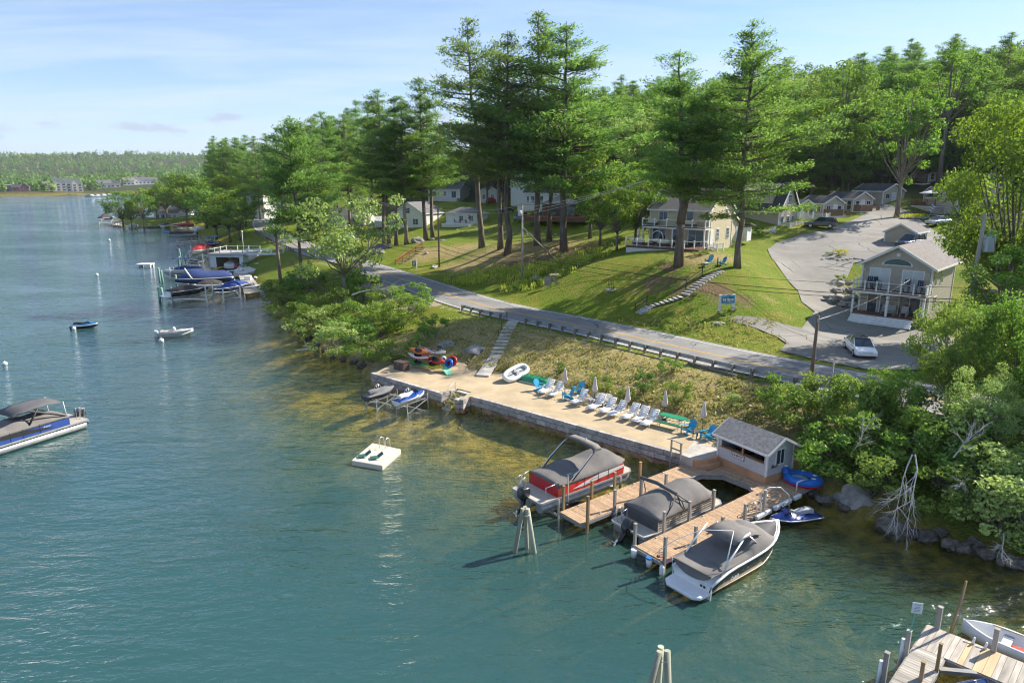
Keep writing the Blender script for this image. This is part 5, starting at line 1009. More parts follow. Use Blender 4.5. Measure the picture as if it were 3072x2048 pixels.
# dolphins (leaning pile clusters)
pilm=mat('green_weathered_pile',(.36,.36,.27),rough=.95,var=.3,scale=1.5,stretch=(1,1,.15))
def dolphin(label,loc,feet,top,r):
    t=thing('mooring_dolphin',label,'mooring piles',loc)
    for f,tt in feet: m=MB(); m.tube([(f[0]*1.6,f[1]*1.6,-2.2),(f[0],f[1],0),(tt[0],tt[1],top)],[r*1.05,r,r*.92],10); m.build('pile',pilm,t)
    m=MB(); m.tube([(.25*math.cos(2*pi*i/12)+feet[0][1][0]*.5+.05,.2*math.sin(2*pi*i/12),top-.3) for i in range(13)],.015,5,False); m.build('cable',galv,t)
bp=at(1575,1655,0); dolphin('leaning pile cluster standing in the lake left of the dock end',bp,[((-.5,0),(-.12,.02)),((.46,-.05),(.12,0)),((.1,.4),(.0,.2))],2.35,.115)
tp=aty(1990,1950,19.8); dolphin('pile cluster cut off at the bottom edge of the picture',(tp.x,tp.y,0),[((-.75,-.45),(-.13,-.05)),((.22,-.5),(.13,0)),((-.1,.1),(-.04,.2))],tp.z,.12)
# things hanging at the dock end
def pail(label,s,t,z,mt,lid=None,h=.42):
    q=thing('bucket',label,'bucket',DL(s,t,z)); MB().cyl((0,0,0),(0,0,h),.13,.17,12).build('body',mt,q)
    if lid: MB().cyl((0,0,h),(0,0,h+.07),.18,.16,12).build('lid',lid,q)
    m=MB(); m.tube([(-.17,0,h),(-.12,0,h+.2),(.12,0,h+.2),(.17,0,h)],.012); m.build('handle',galv,q)
pail('white bucket hung on the left corner of the dock end',.42,4.95,DZ-.5,whitep); pail('white pail with blue lid hung on the dock end',.42,5.9,DZ-.55,whitep,mat('lid_blue',(.02,.17,.5)))
bo_=thing('boat_fender','white cylindrical fender hanging from the dock corner post','fender',DL(.5,6.62,DZ-.75)); m=MB(); m.tube([(0,0,-.05),(0,0,.05),(0,0,.5),(0,0,.62)],[.05,.12,.12,.03],10); m.build('body',whitep,bo_); MB().tube([(0,0,.6),(.05,0,.95)],.012).build('rope',wd,bo_)
rd_=thing('rope_coil','tangled rope with red float tied round the dock corner post','rope',DL(.62,6.5,DZ)); m=MB(); m.tube([(.17*math.cos(i*.7),.17*math.sin(i*.7),.10+.02*i) for i in range(24)],.022,5); m.build('rope',wd,rd_); m=MB(); m.ell((-.15,.12,.12),(.10,.08,.08)); m.build('float',krd,rd_)
# ================================================================ boats
covg=mat('cover_charcoal',(.165,.155,.148),rough=.85,var=.14,scale=1.2,bump=.8,bscale=2.2); covd=mat('cover_dark_grey',(.10,.10,.105),rough=.85,var=.14,scale=1.2,bump=.7,bscale=2.2); covn=mat('cover_navy',(.025,.05,.16),rough=.8,var=.15,scale=1.,bump=.3,bscale=3); covb=mat('cover_royal_blue',(.012,.045,.22),rough=.75,var=.15); covr=mat('cover_red',(.42,.03,.04),rough=.8,var=.15); covk=mat('cover_brown_black',(.06,.052,.05),rough=.85,var=.2,bump=.3,bscale=3)
gel=mat('white_gelcoat',(.74,.74,.73),rough=.22,var=.04,coat=.4); gelk=mat('black_gelcoat',(.022,.022,.025),rough=.15,var=.15,coat=.6); geln=mat('navy_gelcoat',(.02,.04,.13),rough=.18,coat=.6); gelr=mat('red_gelcoat',(.55,.015,.02),rough=.2,var=.08,coat=.6); gelb=mat('blue_gelcoat',(.04,.085,.32),rough=.2,var=.08,coat=.6); cream2=mat('cream_gelcoat',(.55,.47,.36),rough=.3); eng=mat('engine_black',(.018,.02,.025),rough=.25,var=.2,coat=.5); deckgr=mat('boat_deck_beige',(.48,.43,.36),rough=.8,var=.1); smoke=mat('smoked_panel',(.035,.035,.035),rough=.2)
logm=mat('pontoon_aluminium',(.40,.40,.40),rough=.4,metal=.6,var=.15)
def outboard(parent,x,z,tilt,s=1.,m1=None):
    o=MB(); o.loft([[(a,-w,c),(a,w,c),(b,w,c),(b,-w,c)] for a,b,w,c in ((-.30,.14,.16,.0),(-.36,.20,.20,.18),(-.36,.22,.21,.45),(-.28,.16,.17,.60))]); ob=o.build('outboard_motor',m1 or eng,parent,(x,0,z),0,.04); ob.rotation_euler=(0,tilt,0); ob.scale=(s,s,s)
    q=MB(); q.loft([[(a,-w,c),(a,w,c),(b,w,c),(b,-w,c)] for a,b,w,c in ((-.20,.08,.09,.02),(-.16,.06,.07,-.45),(-.24,.10,.05,-.62))]); q.ell((-.12,0,-.72),(.28,.07,.07)); q.plate([(-.1,-.012,-.72),(.05,-.012,-.72),(-.05,-.012,-1.0)],(0,.024,0)); q.box((-.1,0,-.6),(.42,.22,.02)); q.build('gearcase',m1 or eng,ob)
    q=MB()
    for i in range(3): a=2*pi*i/3; q.ell((-.44,.12*math.cos(a),-.72+.12*math.sin(a)),(.02,.02+.09*abs(math.cos(a)),.02+.09*abs(math.sin(a))),8,5)
    q.cyl((-.36,0,-.72),(-.5,0,-.72),.05,.03); q.build('propeller',alu,ob); return ob
def covermesh(stations,W,z0,skirt=.14,sag=.0,seed=0):
    """boat cover: stations (x, half width, ridge height above z0)"""
    r=random.Random(seed); rings=[]
    X=[s[0] for s in stations]; n=24; 
    for i in range(n+1):
        x=X[0]+(X[-1]-X[0])*i/n; w=np.interp(x,X,[s[1] for s in stations]); h=np.interp(x,X,[s[2] for s in stations]); j=lambda a:r.uniform(-a,a)
        rings.append([(x,w,z0-skirt),(x,w*1.01,z0+.02),(x,w*.86,z0+h*.38+j(.012)),(x,w*.62,z0+h*.68+j(.02)),(x,w*.32,z0+h*.92+j(.02)),(x,0,z0+h),(x,-w*.32,z0+h*.92+j(.02)),(x,-w*.62,z0+h*.68+j(.02)),(x,-w*.86,z0+h*.38+j(.012)),(x,-w*1.01,z0+.02),(x,-w,z0-skirt)])
    m=MB(); m.loft(rings); return m
def pontoon(label,loc,rz,L,W,zd,side,stripe,cov,stations,fx=(-.6,.42),tilt=.0,logs=2,es=1.,fence=True,skirtm=None,slats=False):
    """x forward, origin amidships at the water; zd = deck height"""
    t=thing('pontoon_boat',label,'pontoon boat',loc,rz); r=.31
    for y in ([-W*.36,W*.36] if logs==2 else [-W*.37,0,W*.37]):
        m=MB(); m.tube([(-L/2+.15,y,zd-r-.12),(-L/2+.2,y,zd-r-.12),(L/2-.75,y,zd-r-.12),(L/2-.35,y,zd-r-.02),(L/2-.05,y,zd-.2)],[r*.9,r,r,r*.72,.06],14); m.build('pontoon_log',logm,t)
    c=.32; P=[(-L/2,-W/2+.1),(-L/2+.1,-W/2),(L/2-c,-W/2),(L/2,-W/2+c),(L/2,W/2-c),(L/2-c,W/2),(-L/2+.1,W/2),(-L/2,W/2-.1)]
    m=MB(); m.prism(P,zd-.08,zd); m.build('deck',deckgr,t); m=MB(); 
    for i in range(8): a,b=P[i],P[(i+1)%8]; m.beam((a[0],a[1],zd-.05),(b[0],b[1],zd-.05),.05,.12)
    m.build('deck_rail',galv if not slats else alu,t)
    x0,x1=-L/2+(-fx[0]) if fx[0]<0 else fx[0],L/2-fx[1]; x0=-L/2+abs(fx[0])+.35; wf=W/2-.06; fh=.66
    if fence:
        for s in (-1,1):
            if slats:
                m=MB()
                for k in range(5): m.beam((x0,s*wf,zd+.08+k*.13),(x1-.4,s*wf,zd+.08+k*.13),.03,.035)
                for k in range(6): xx=x0+(x1-.4-x0)*k/5; m.beam((xx,s*wf,zd),(xx,s*wf,zd+fh),.035,.035)
                m.build('side_fence',side,t)
            else:
                m=MB(); m.box(((x0+x1-.45)/2,s*wf,zd+.02+fh/2),(x1-.45-x0,.05,fh)); o=m.build('side_panel',side,t)
                if stripe: 
                    yy=s*(wf+.032); m=MB(); m.plate([(x0+1.1,yy,zd+.18),(x0+2.,yy,zd+.17),(x1-1.6,yy,zd+.33),(x1-.46,yy,zd+.45),(x1-.46,yy,zd+.60),(x0+3.2,yy,zd+.56),(x0+1.9,yy,zd+.36)],(0,s*.008,0)); m.build('stripe',stripe,o)
                    for xx in (x0+2.0,x0+3.1,x0+3.9): m=MB(); m.box((xx,s*(wf+.045),zd+.35),(.02,.012,fh-.02)); m.build('seam',blk,o)
        m=MB(); m.plate([(x1-.45,-wf,zd),(x1-.45,-wf,zd+fh),(x1,-wf+.4,zd+fh),(x1,-wf+.4,zd)],(.03,.03,0)); m.plate([(x1,-wf+.4,zd),(x1,-wf+.4,zd+fh),(x1,wf-.4,zd+fh),(x1,wf-.4,zd)],(.04,0,0)); m.plate([(x1,wf-.4,zd),(x1,wf-.4,zd+fh),(x1-.45,wf,zd+fh),(x1-.45,wf,zd)],(.03,-.03,0)); m.build('front_panel',side,t)
        m=MB(); m.box((x0,0,zd+fh/2),(.05,wf*2,fh)); m.build('stern_panel',skirtm or side,t)
    cm=covermesh([(x0-.02,wf+.03,.08)]+[(x0+(x1-x0)*f,(wf+.03)*(1 if f<.9 else 1-.35*(f-.9)/.1),h) for f,h in stations]+[(x1+.04,wf-.38,.04)],W,zd+fh,seed=len(label)); cm.build('cover',cov,t)
    outboard(t,-L/2-.12,zd-.12,tilt,es)
    m=MB(); m.tube([(-L/2+.1,W*.18,zd),(-L/2-.02,W*.18,zd+.75),(-L/2+.35,W*.18,zd+.85),(-L/2+.4,W*.18,zd)],.02); m.tube([(-L/2+.1,W*.34,zd),(-L/2-.02,W*.34,zd+.75),(-L/2+.35,W*.34,zd+.85),(-L/2+.4,W*.34,zd)],.02); m.build('boarding_ladder',alu,t)
    return t
# red pontoon on its lift
pz=1.02
pr=pontoon('red pontoon boat with white stripe and grey cover on a lift left of the dock',DL(2.85,-1.95,0),DA,7.3,2.55,pz,gelr,gel,covg,[(.05,.18),(.16,.22),(.3,.62),(.42,.50),(.55,.42),(.72,.66),(.86,.62),(.94,.30)],(-.9,.42),R(8),3,1.1)
def arch(t,xf,xt,zf,zt,w,mt,top):
    for s in (-1,1):
        for d in (0,.12): m=MB(); m.tube([(xf+d*1.5,s*w,zf),(xf+(xt-xf)*.35+d,s*w*1.03,zf+(zt-zf)*.38),(xt-.35+d,s*w*.98,zt-.22),(xt,s*w*.86,zt)],[.035,.035,.035,.035],6); m.build('arch_leg',blk if d else alu,t)
    m=MB(); m.loft([[(xt-.28,y,z-.03),(xt+.30,y,z-.05),(xt+.30,y,z+.07),(xt-.28,y,z+.09)] for y,z in ((-w*1.02,zt-.12),(-w*.8,zt+.02),(0,zt+.06),(w*.8,zt+.02),(w*1.02,zt-.12))]); m.build('arch_top',top,t)
    m=MB(); m.tube([(xt,-.3,zt+.06),(xt,-.3,zt+.25)],.02); m.ell((xt,-.3,zt+.27),(.05,.05,.05)); m.build('anchor_light',whitep,t)
arch(pr,-1.55,.55,pz+.62,pz+2.15,1.22,blk,covg)
for s in (-1,1): m=MB(); m.tube([(-3.0,s*.95,pz),(-3.1,s*1.05,pz+.7),(-2.5,s*1.15,pz+.78)],.022); m.build('grab_rail',alu,pr)
MB().box((.3,-1.31,pz+.40),(.62,.006,.05)).build('emblem',galv,pr)
sol=MB(); sol.box((0,0,0),(.42,.34,.02)); o=sol.build('solar_panel',mat('solar_blue',(.05,.08,.16),rough=.2),pr,(-1.75,-1.35,pz+1.25)); o.rotation_euler=(R(-20),0,0); m=MB(); m.beam((-1.75,-1.35,.2),(-1.75,-1.35,pz+1.24),.06,.06); m.build('solar_post',alu,pr)
lf=thing('boat_lift','aluminium boat lift cradling the red pontoon boat','boat lift',DL(2.85,-1.95,0),DA)
for s in (-1,1):
    m=MB(); m.beam((-2.9,s*.9,pz-.80),(2.4,s*.9,pz-.80),.12,.12); m.build('bunk',alu,lf)
    for x in (-2.6,2.2): m=MB(); m.beam((x,s*1.55,-1.6),(x,s*1.55,pz+.1),.1,.1); m.build('leg',alu,lf)
for x in (-2.6,2.2): m=MB(); m.beam((x,-1.55,pz-.9),(x,1.55,pz-.9),.1,.14); m.build('crossbeam',alu,lf)
for k in range(4): m=MB(); m.cyl((-2.0+k*.22,-1.42,pz-.55),(-2.0+k*.22,-1.62,pz-.55),.16,.16,12); m.build('guide_roller',blk,lf)
# grey pontoon between the fingers
pg=pontoon('grey covered pontoon boat with slatted side rails moored between the dock fingers',DL(4.85,3.42,0),DA,6.5,2.42,.55,mat('beige_rail',(.52,.46,.38),rough=.5),None,covg,[(.05,.25),(.2,.55),(.34,.72),(.48,.62),(.62,.72),(.75,.80),(.88,.62),(.95,.3)],(-.62,.7),R(38),2,1.05,slats=True,skirtm=covd)
m=MB(); m.tube([(-.55,1.62,2.05),(-.5,.5,2.12),(-.45,-.75,1.95)],[.10,.11,.10],10); m.build('boom_sock',covd,pg)
for a,b in [((-.5,1.5,2.0),(-.6,1.25,.9)),((-.45,-.75,1.95),(-.5,-1.2,.95)),((-.45,-.7,1.95),(.5,-1.2,1.1)),((-.4,-.7,1.95),(-1.9,-1.2,1.15)),((-.45,-.75,1.92),(-.3,-1.22,1.25))]: m=MB(); m.tube([a,((a[0]+b[0])/2+.06,(a[1]+b[1])/2-.05,(a[2]+b[2])/2),b],.028); m.build('frame_tube',blk,pg)
m=MB(); m.beam((-2.9,-1.2,.38),(2.9,-1.2,.38),.06,.1); m.build('side_rail',alu,pg)
# blue pontoon at the left edge
pb=pontoon('blue pontoon boat with grey canopy moored at the left edge of the picture',at(60,1318,.3)-Vector((0,0,.3)),math.atan2(42.52-47.52,-34.11+31.56),8.2,2.6,.72,gelb,smoke,covg,[(.05,.15),(.2,.5),(.35,.45),(.5,.62),(.62,.4),(.8,.6),(.93,.25)],(-1.0,.42),R(10),3,1.1)
m=MB(); m.loft([[(x,-1.15,z-.05),(x,-.6,z+.03),(x,.6,z+.03),(x,1.15,z-.05),(x,1.15,z-.09),(x,-1.15,z-.09)] for x,z in ((-2.5,2.50),(-1.6,2.62),(-.4,2.60),(.7,2.38))]); m.build('canopy',covd,pb)
for s in (-1,1): m=MB(); m.tube([(-2.7,s*1.18,1.35),(-1.6,s*1.2,1.9),(-.3,s*1.1,2.45),(.4,s*1.05,2.40)],[.07,.08,.06,.05],6); m.build('arch_leg',blk,pb); m=MB(); m.tube([(-.1,s*1.15,1.4),(-.9,s*1.1,2.5)],.07); m.build('arch_leg',blk,pb); m=MB(); m.tube([(-2.7,s*1.1,1.3),(-2.6,s*1.1,2.48)],.03); m.build('canopy_strut',whitep,pb)
lettering('Avalon',.17,gel,pb,(-1.2,1.285,1.1),(R(90),0,R(180)),shear=.3)
# ---------------------------------------------------------------- runabouts
def runabout(label,loc,rz,L,B,side,top,cov,zw=0.,profile=None,bowcov=None,tower=None,bottom=None,name='motorboat',cat='motorboat',plat=.75,free=.85,drive=True,stripe=None,dip=0.):
    """x from 0 (transom) to L (bow), z measured from the waterline"""
    t=thing(name,label,cat,loc,rz); n=13; hb=[];hs=[];gw=[];gi=[]
    for i in range(n):
        f=i/(n-1); x=L*f; w=B/2*(.92+.08*math.sin(f*pi))*(1-max(0,(f-.52)/.48)**2.3)+.015; sh=free+.18*f**1.5-dip*max(0,(.22-f)/.22)**1.3; ch=.18+.42*max(0,(f-.55)/.45)**1.6; ke=-.28+.62*max(0,(f-.62)/.38)**2; cw=w*.86*(1-.3*max(0,(f-.6)/.4))
        hb.append([(x,-cw,ch),(x-.0,-cw*.55,(ch+ke)/2-.02),(x,0,ke),(x,cw*.55,(ch+ke)/2-.02),(x,cw,ch)])
        hs.append((x,w,sh,cw,ch)); gw.append((x,w,sh))
    m=MB(); m.loft(hb); m.build('hull_bottom',bottom or top,t)
    for s in (-1,1):
        m=MB(); m.loft([[(x,s*cw,ch-.0),(x,s*(cw*.45+w*.55+.02),ch*.4+sh*.6),(x,s*w,sh),(x,s*(w-.04),sh),(x,s*(cw-.05),ch)] for x,w,sh,cw,ch in hs]); o=m.build('hull_side',side,t)
        if stripe: m=MB(); m.loft([[(x,s*(cw+.012),ch+.02),(x,s*(cw*.85+w*.15+.016),ch+.02+(sh-ch)*.14),(x,s*(cw-.02),ch+.1)] for x,w,sh,cw,ch in hs]); m.build('stripe',stripe,o)
        m=MB(); m.loft([[(x,s*(w+.025),sh-.03),(x,s*(w+.025),sh+.035),(x,s*max(w-.10,0),sh+.06),(x,s*max(w-.12,0),sh-.02)] for x,w,sh in gw]); m.build('gunwale',top,t)
    m=MB(); m.loft([[(x,-max(w-.1,.005),sh-.02),(x,max(w-.1,.005),sh-.02),(x,max(w-.1,.005),sh+.03),(x,-max(w-.1,.005),sh+.03)] for x,w,sh in gw]); m.build('deck',top,t)
    m=MB(); m.plate([(0,-B/2*.9,0.),(0,B/2*.9,0.),(0,B/2*.92,free-dip),(0,-B/2*.92,free-dip)],(.06,0,0)); m.build('transom',top,t)
    if plat: m=MB(); m.prism([(.05,-B*.44),(-plat*.7,-B*.42),(-plat,-B*.3),(-plat,B*.3),(-plat*.7,B*.42),(.05,B*.44)],.18,.34); m.build('swim_platform',top,t,bevel=.05)
    prof=profile or [(.03,.12),(.25,.35),(.45,.75),(.56,.72),(.66,.15)]
    st=[]
    for f,h in prof: w=np.interp(f*L,[g[0] for g in gw],[g[1] for g in gw])-.05; st.append((f*L,max(w,.05),h))
    covermesh(st,B,free+.12,.05,seed=int(L*10)).build('cover',cov,t)
    if bowcov:
        rings=[]
        for i in range(7):
            f=.62+.33*i/6; x=f*L; w=max(np.interp(x,[g[0] for g in gw],[g[1] for g in gw])-.17,.03); z=np.interp(x,[g[0] for g in gw],[g[2] for g in gw]); rings.append([(x,-w,z+.04),(x,0,z+.15),(x,w,z+.04),(x,0,z+.02)])
        m=MB(); m.loft(rings); m.build('bow_cover',bowcov,t)
    return t
cr=runabout('black-hulled motorboat with white deck, grey cover and tower at the right side of the dock',DL(.55,8.25,0),DA,6.9,2.35,gelk,gel,covg,0,[(-.005,-.46),(.10,-.16),(.24,.06),(.32,.14),(.40,.22),(.46,.98),(.58,1.02),(.68,.6),(.76,.12)],covd,plat=.85,free=1.0,stripe=cream2,bottom=gelk,dip=.34)
m=MB(); m.loft([[(x,-.86,z-.16),(x,-.5,z),(x,.5,z),(x,.86,z-.16),(x,.86,z-.2),(x,-.86,z-.2)] for x,z in ((1.9,2.12),(2.7,2.2),(3.4,2.12),(3.9,1.95))]); m.build('bimini',covg,cr)
for s in (-1,1):
    m=MB(); m.tube([(.75,s*1.02,.98),(1.3,s*1.02,1.45),(2.3,s*.98,2.12)],[.055,.05,.045],8); m.build('tower_leg',alu,cr); m=MB(); m.tube([(2.9,s*.9,2.05),(4.1,s*.98,1.0)],.03); m.build('tower_strut',alu,cr)
m=MB(); m.tube([(2.0,-1.0,2.15),(2.35,-1.02,2.28),(2.75,-1.0,2.3)],.05); m.build('rod_holder',whitep,cr)
m=MB(); m.tube([(.75,-1.12,1.0),(1.6,-.9,2.75)],.012); m.tube([(.85,-1.12,1.0),(1.62,-.9,2.75)],.012); m.build('tow_rope',whitep,cr)
m=MB(); m.tube([(1.61,-.9,2.76),(.9,.25,2.55),(.1,1.1,1.95),(-.55,1.75,1.1)],[.014,.02,.016,.01],5); m.build('fishing_rod',whitep,cr)
fg=MB(); fg.plate([(-.12,1.02,.95),(-.42,1.12,.95),(-.42,1.12,1.15),(-.12,1.02,1.15)],(0,.01,0)); fg.build('flag',mat('flag_cloth',(.55,.25,.27),var=.5,scale=14),cr); m=MB(); m.tube([(-.1,1.0,.7),(-.12,1.02,1.2)],.015); m.build('flag_staff',whitep,cr)
lettering('Cobalt',.22,gel,cr,(1.55,-1.178,.62),(R(82),0,R(1)),shear=.35)
for y in (-.55,-.72): m=MB(); m.cyl((-.01,y,.5),(.0-.03,y,.5),.06,.06,10); m.build('speaker',blk,cr)
jk=jetski('jet_ski','blue jet ski with silver seat floating beside the dock and rocks',DL(10.0,7.65,-.12),DA+math.atan2(.38,-1)+R(0),mat('jetski_royal',(.012,.045,.25),rough=.22,coat=.6),jd,js)
# small boats out on the water
wb=runabout('small white open motorboat moored to a buoy out on the lake',at(472,1010,0),R(22),3.9,1.6,gel,gel,mat('boat_inside_beige',(.45,.40,.33)),profile=[(.08,.0),(.3,-.05),(.6,.02),(.7,.02)],plat=0,free=.5,name='motorboat'); outboard(wb,-.1,.35,R(8),.7,whitep); m=MB(); m.loft([[(1.7,-.35,.6),(1.7,.35,.6),(2.1,.35,.6),(2.1,-.35,.6)],[(1.75,-.3,1.0),(1.75,.3,1.0),(1.95,.3,1.0),(1.95,-.3,1.0)]]); m.build('console',gel,wb)
jl=jetski('jet_ski','dark blue jet ski moored beside a white buoy on the left of the lake',at(254,985,-.1),R(15),mat('jetski_teal',(.02,.13,.30),rough=.3),jd,blk)
def buoy(label,u,v,r=.22):
    t=thing('buoy',label,'buoy',at(u,v,0)); m=MB(); m.ell((0,0,r*.5),(r,r,r)); m.build('ball',whitep,t); m=MB(); m.cyl((0,0,r*1.4),(0,0,r*1.8),.05,.05); m.build('ring',galv,t)
buoy('white buoy at the left edge above the blue pontoon boat',15,1094,.24); buoy('white buoy beside the dark blue jet ski',222,988,.24); buoy('white buoy under the bow of the small white motorboat',484,1025,.3); buoy('small orange-white buoy in open water',291,826,.28); buoy('distant white buoy near the covered boats',328,722,.35)
# ================================================================ houses
tans=mat('tan_siding',(.48,.425,.355),rough=.7,var=.06,siding=.14); creams=mat('cream_siding',(.63,.54,.385),rough=.7,var=.05,siding=.16); whites=mat('white_siding',(.72,.72,.70),rough=.65,var=.05,siding=.16); browns=mat('brown_log_siding',(.14,.085,.065),rough=.8,var=.2,siding=.2); pales=mat('pale_beige_siding',(.55,.50,.43),rough=.7,var=.06,siding=.15)
rg=mat('grey_roof',(.15,.145,.145),rough=.95,var=.25,scale=3,bump=.5,bscale=10); rt2=mat('taupe_roof',(.185,.168,.162),rough=.95,var=.2,scale=3,bump=.5,bscale=10); rdk=mat('dark_roof',(.065,.065,.07),rough=.95,var=.25,scale=3,bump=.5,bscale=10); rgn=mat('greygreen_roof',(.22,.23,.19),rough=.95,var=.2,scale=3,bump=.5,bscale=10)
deckb=mat('brown_deck',(.20,.095,.06),rough=.8,var=.2,scale=3,stretch=(.3,3,3)); redd=mat('redwood_stain',(.28,.085,.04),rough=.8,var=.2); fencew=mat('cedar_fence',(.25,.15,.09),rough=.85,var=.2,stretch=(3,3,.3)); doorw=mat('white_door',(.66,.67,.68),rough=.45,var=.05); steps_g=mat('grey_step',(.38,.37,.36),rough=.9)
def house(name,label,corner,ang,W,D,H,rise,wallm,roofm,ridge='x',wins=(),over=.35,right=True,cat='house',trim=None,hip=0.,base=1.2):
    """corner = front-right ground corner; facade runs along ang, the side recedes to its left-hand normal"""
    dx=Vector((math.cos(ang),math.sin(ang),0)); o=Vector(corner)-(dx*W if right else Vector()); t=thing(name,label,cat,o,ang); tm=trim or trimw
    m=MB()
    if ridge=='x': P=[(0,0,-base),(0,D,-base),(0,D,H),(0,D/2,H+rise),(0,0,H)]; m.plate(P,(W,0,0))
    elif ridge=='y': P=[(0,0,-base),(W,0,-base),(W,0,H),(W/2,0,H+rise),(0,0,H)]; m.plate(P,(0,D,0))
    else: m.box((W/2,D/2,(H-base)/2),(W,D,H+base))
    m.build('wall',wallm,t); th=.14
    if ridge in 'xy':
        span=D if ridge=='x' else W; k=rise/(span/2); ez=H-over*k
        for s in (0,1):
            e=-over if s==0 else span+over; m=MB()
            if ridge=='x': m.plate([(-over,e,ez+.02),(W+over,e,ez+.02),(W+over,span/2,H+rise+.02),(-over,span/2,H+rise+.02)],(0,0,th))
            else: m.plate([(e,-over,ez+.02),(e,D+over,ez+.02),(span/2,D+over,H+rise+.02),(span/2,-over,H+rise+.02)],(0,0,th))
            m.build('roof_slope',roofm,t)
            m=MB()
            if ridge=='x': m.beam((-over-.02,e-.02*(1-2*s),ez+.06),(W+over+.02,e-.02*(1-2*s),ez+.06),.05,.2)
            else: m.beam((e-.02*(1-2*s),-over-.02,ez+.06),(e-.02*(1-2*s),D+over+.02,ez+.06),.05,.2)
            m.build('fascia',tm,t)
            for q in ((-over-.03,W+over+.03) if ridge=='x' else (-over-.03,D+over+.03)):
                m=MB()
                if ridge=='x': m.beam((q,e,ez+.05),(q,span/2,H+rise+.07),.05,.24)
                else: m.beam((e,q,ez+.05),(span/2,q,H+rise+.07),.05,.24)
                m.build('rake_board',tm,t)
    else:
        i=min(W,D)/2*.95; m=MB(); zt_=H+rise; a=[(-over,-over,H),(W+over,-over,H),(W+over,D+over,H),(-over,D+over,H)]; b=[(i,i,zt_),(W-i,i,zt_),(W-i,D-i,zt_),(i,D-i,zt_)]; m.loft([a,b],smooth=False); m.build('roof',roofm,t); m=MB(); 
        for j in range(4): m.beam((a[j][0],a[j][1],H-.02),(a[(j+1)%4][0],a[(j+1)%4][1],H-.02),.05,.2)
        m.build('fascia',tm,t)
    for x,y in ((0,0),(W,0),(W,D),(0,D)): m=MB(); m.box((x,y,(H-.3)/2),(.16,.16,H+.3)); m.build('corner_board',tm,t)
    for wn in wins:
        f,x,z,w,h=wn[:5]; mun=wn[5] if len(wn)>5 else (1,2); kind=wn[6] if len(wn)>6 else 'window'
        loc,rz={'f':((x,-.02,z),0),'r':((W+.02,x,z),pi/2),'l':((-.02,x,z),-pi/2)}[f]
        if kind=='door':
            q=MB(); q.box((0,-.02,0),(w,.06,h)); o2=q.build('door',doorw,t,loc,rz); q=MB(); 
            for s in (-1,1): q.box((s*(w/2+.06),-.02,0),(.12,.08,h+.1))
            q.box((0,-.02,h/2+.06),(w+.24,.08,.12)); q.build('door_frame',tm,o2); q=MB(); q.cyl((w*.38,-.05,-.05),(w*.38,-.12,-.05),.03); q.build('handle',galv,o2)
        else: window(t,w,h,loc,rz,mun,tm,kind)
    return t
def rail(t,pts,z,h=.95,post=1.6,mt=None,bal=.13,balm=None,name='railing',glassy=False):
    """railing along a polyline of (x,y): each post its own piece, rails and balusters joined"""
    mt=mt or trimw; m=MB(); first=True
    for a,b in zip(pts[:-1],pts[1:]):
        a=Vector((*a,0)); b=Vector((*b,0)); L=(b-a).length; n=max(1,round(L/post))
        for i in range(n+1):
            if i==0 and not first: continue
            p=a+(b-a)*(i/n); q=MB(); q.box((p.x,p.y,z+(h+.08)/2),(.13,.13,h+.08)); q.box((p.x,p.y,z+h+.1),(.17,.17,.04)); q.build('rail_post',mt,t)
        first=False
        m.beam((a.x,a.y,z+h-.04),(b.x,b.y,z+h-.04),.08,.06); m.beam((a.x,a.y,z+.1),(b.x,b.y,z+.1),.05,.05)
        if bal:
            k=int(L/bal)
            for i in range(1,k): p=a+(b-a)*(i/k); m.box((p.x,p.y,z+h/2),(.035,.035,h-.14))
    return m.build(name,balm or mt,t)
def deck(t,x0,x1,y0,y1,z,skirt,sk_m=None,fl_m=None,fasc=None):
    m=MB(); m.box(((x0+x1)/2,(y0+y1)/2,z-.04),(x1-x0,y1-y0,.08)); m.build('deck_floor',fl_m or deckb,t)
    m=MB(); m.box(((x0+x1)/2,(y0+y1)/2,z-.17),(x1-x0-.02,y1-y0-.02,.18)); m.build('deck_fascia',fasc or trimw,t)
    m=MB(); m.box(((x0+x1)/2,(y0+y1)/2,z-.26-skirt/2),(x1-x0-.12,y1-y0-.12,skirt)); m.build('deck_skirt',sk_m or whites,t)
HA=R(-40); CA=R(-66)
# --- cream house
_p=at(2049,746,9.2); cw=Vector((_p.x+4.1,_p.y+3.4,9.05))
ch=house('cream_house','cream two-storey house with balcony and wide front deck on the lawn','',HA,1,1,1,1,creams,rt2) if False else house('cream_house','cream two-storey house with white balcony and wide front deck on the lawn',cw,R(-38),8.6,8.4,4.9,2.6,creams,rt2,'x',
  [('f',1.5,1.15,1.9,2.05,(2,1),'patio_door'),('f',4.3,1.15,1.5,2.05,(2,1),'patio_door'),('f',6.9,1.15,2.1,2.05,(2,1),'patio_door'),('f',5.4,3.75,2.0,1.95,(2,1),'patio_door'),('f',2.,3.9,1.2,1.2,(2,1)),('r',3.2,1.5,.85,1.5,(2,3)),('r',6.9,1.5,.85,1.4,(2,3)),('r',6.0,4.3,.85,1.1,(2,2)),('r',1.2,1.02,.9,2.05,(1,1),'door')])
deck(ch,-.2,8.9,-1.9,0,2.62,.02,trimw,deckb); rail(ch,[(-.2,-.02),(-.2,-1.9),(8.9,-1.9),(8.9,-.02)],2.62,.95,1.75,bal=0)
for x in (-.1,4.3,8.8): m=MB(); m.box((x,-1.8,1.25),(.16,.16,2.5)); m.build('porch_post',trimw,ch)
deck(ch,-.9,9.6,-5.2,-.0,.12,.95,whites,deckb,deckb); rail(ch,[(-.9,0),(-.9,-5.2),(7.6,-5.2),(9.6,-3.6),(9.6,-2.6)],.12,.95,1.7,bal=0)
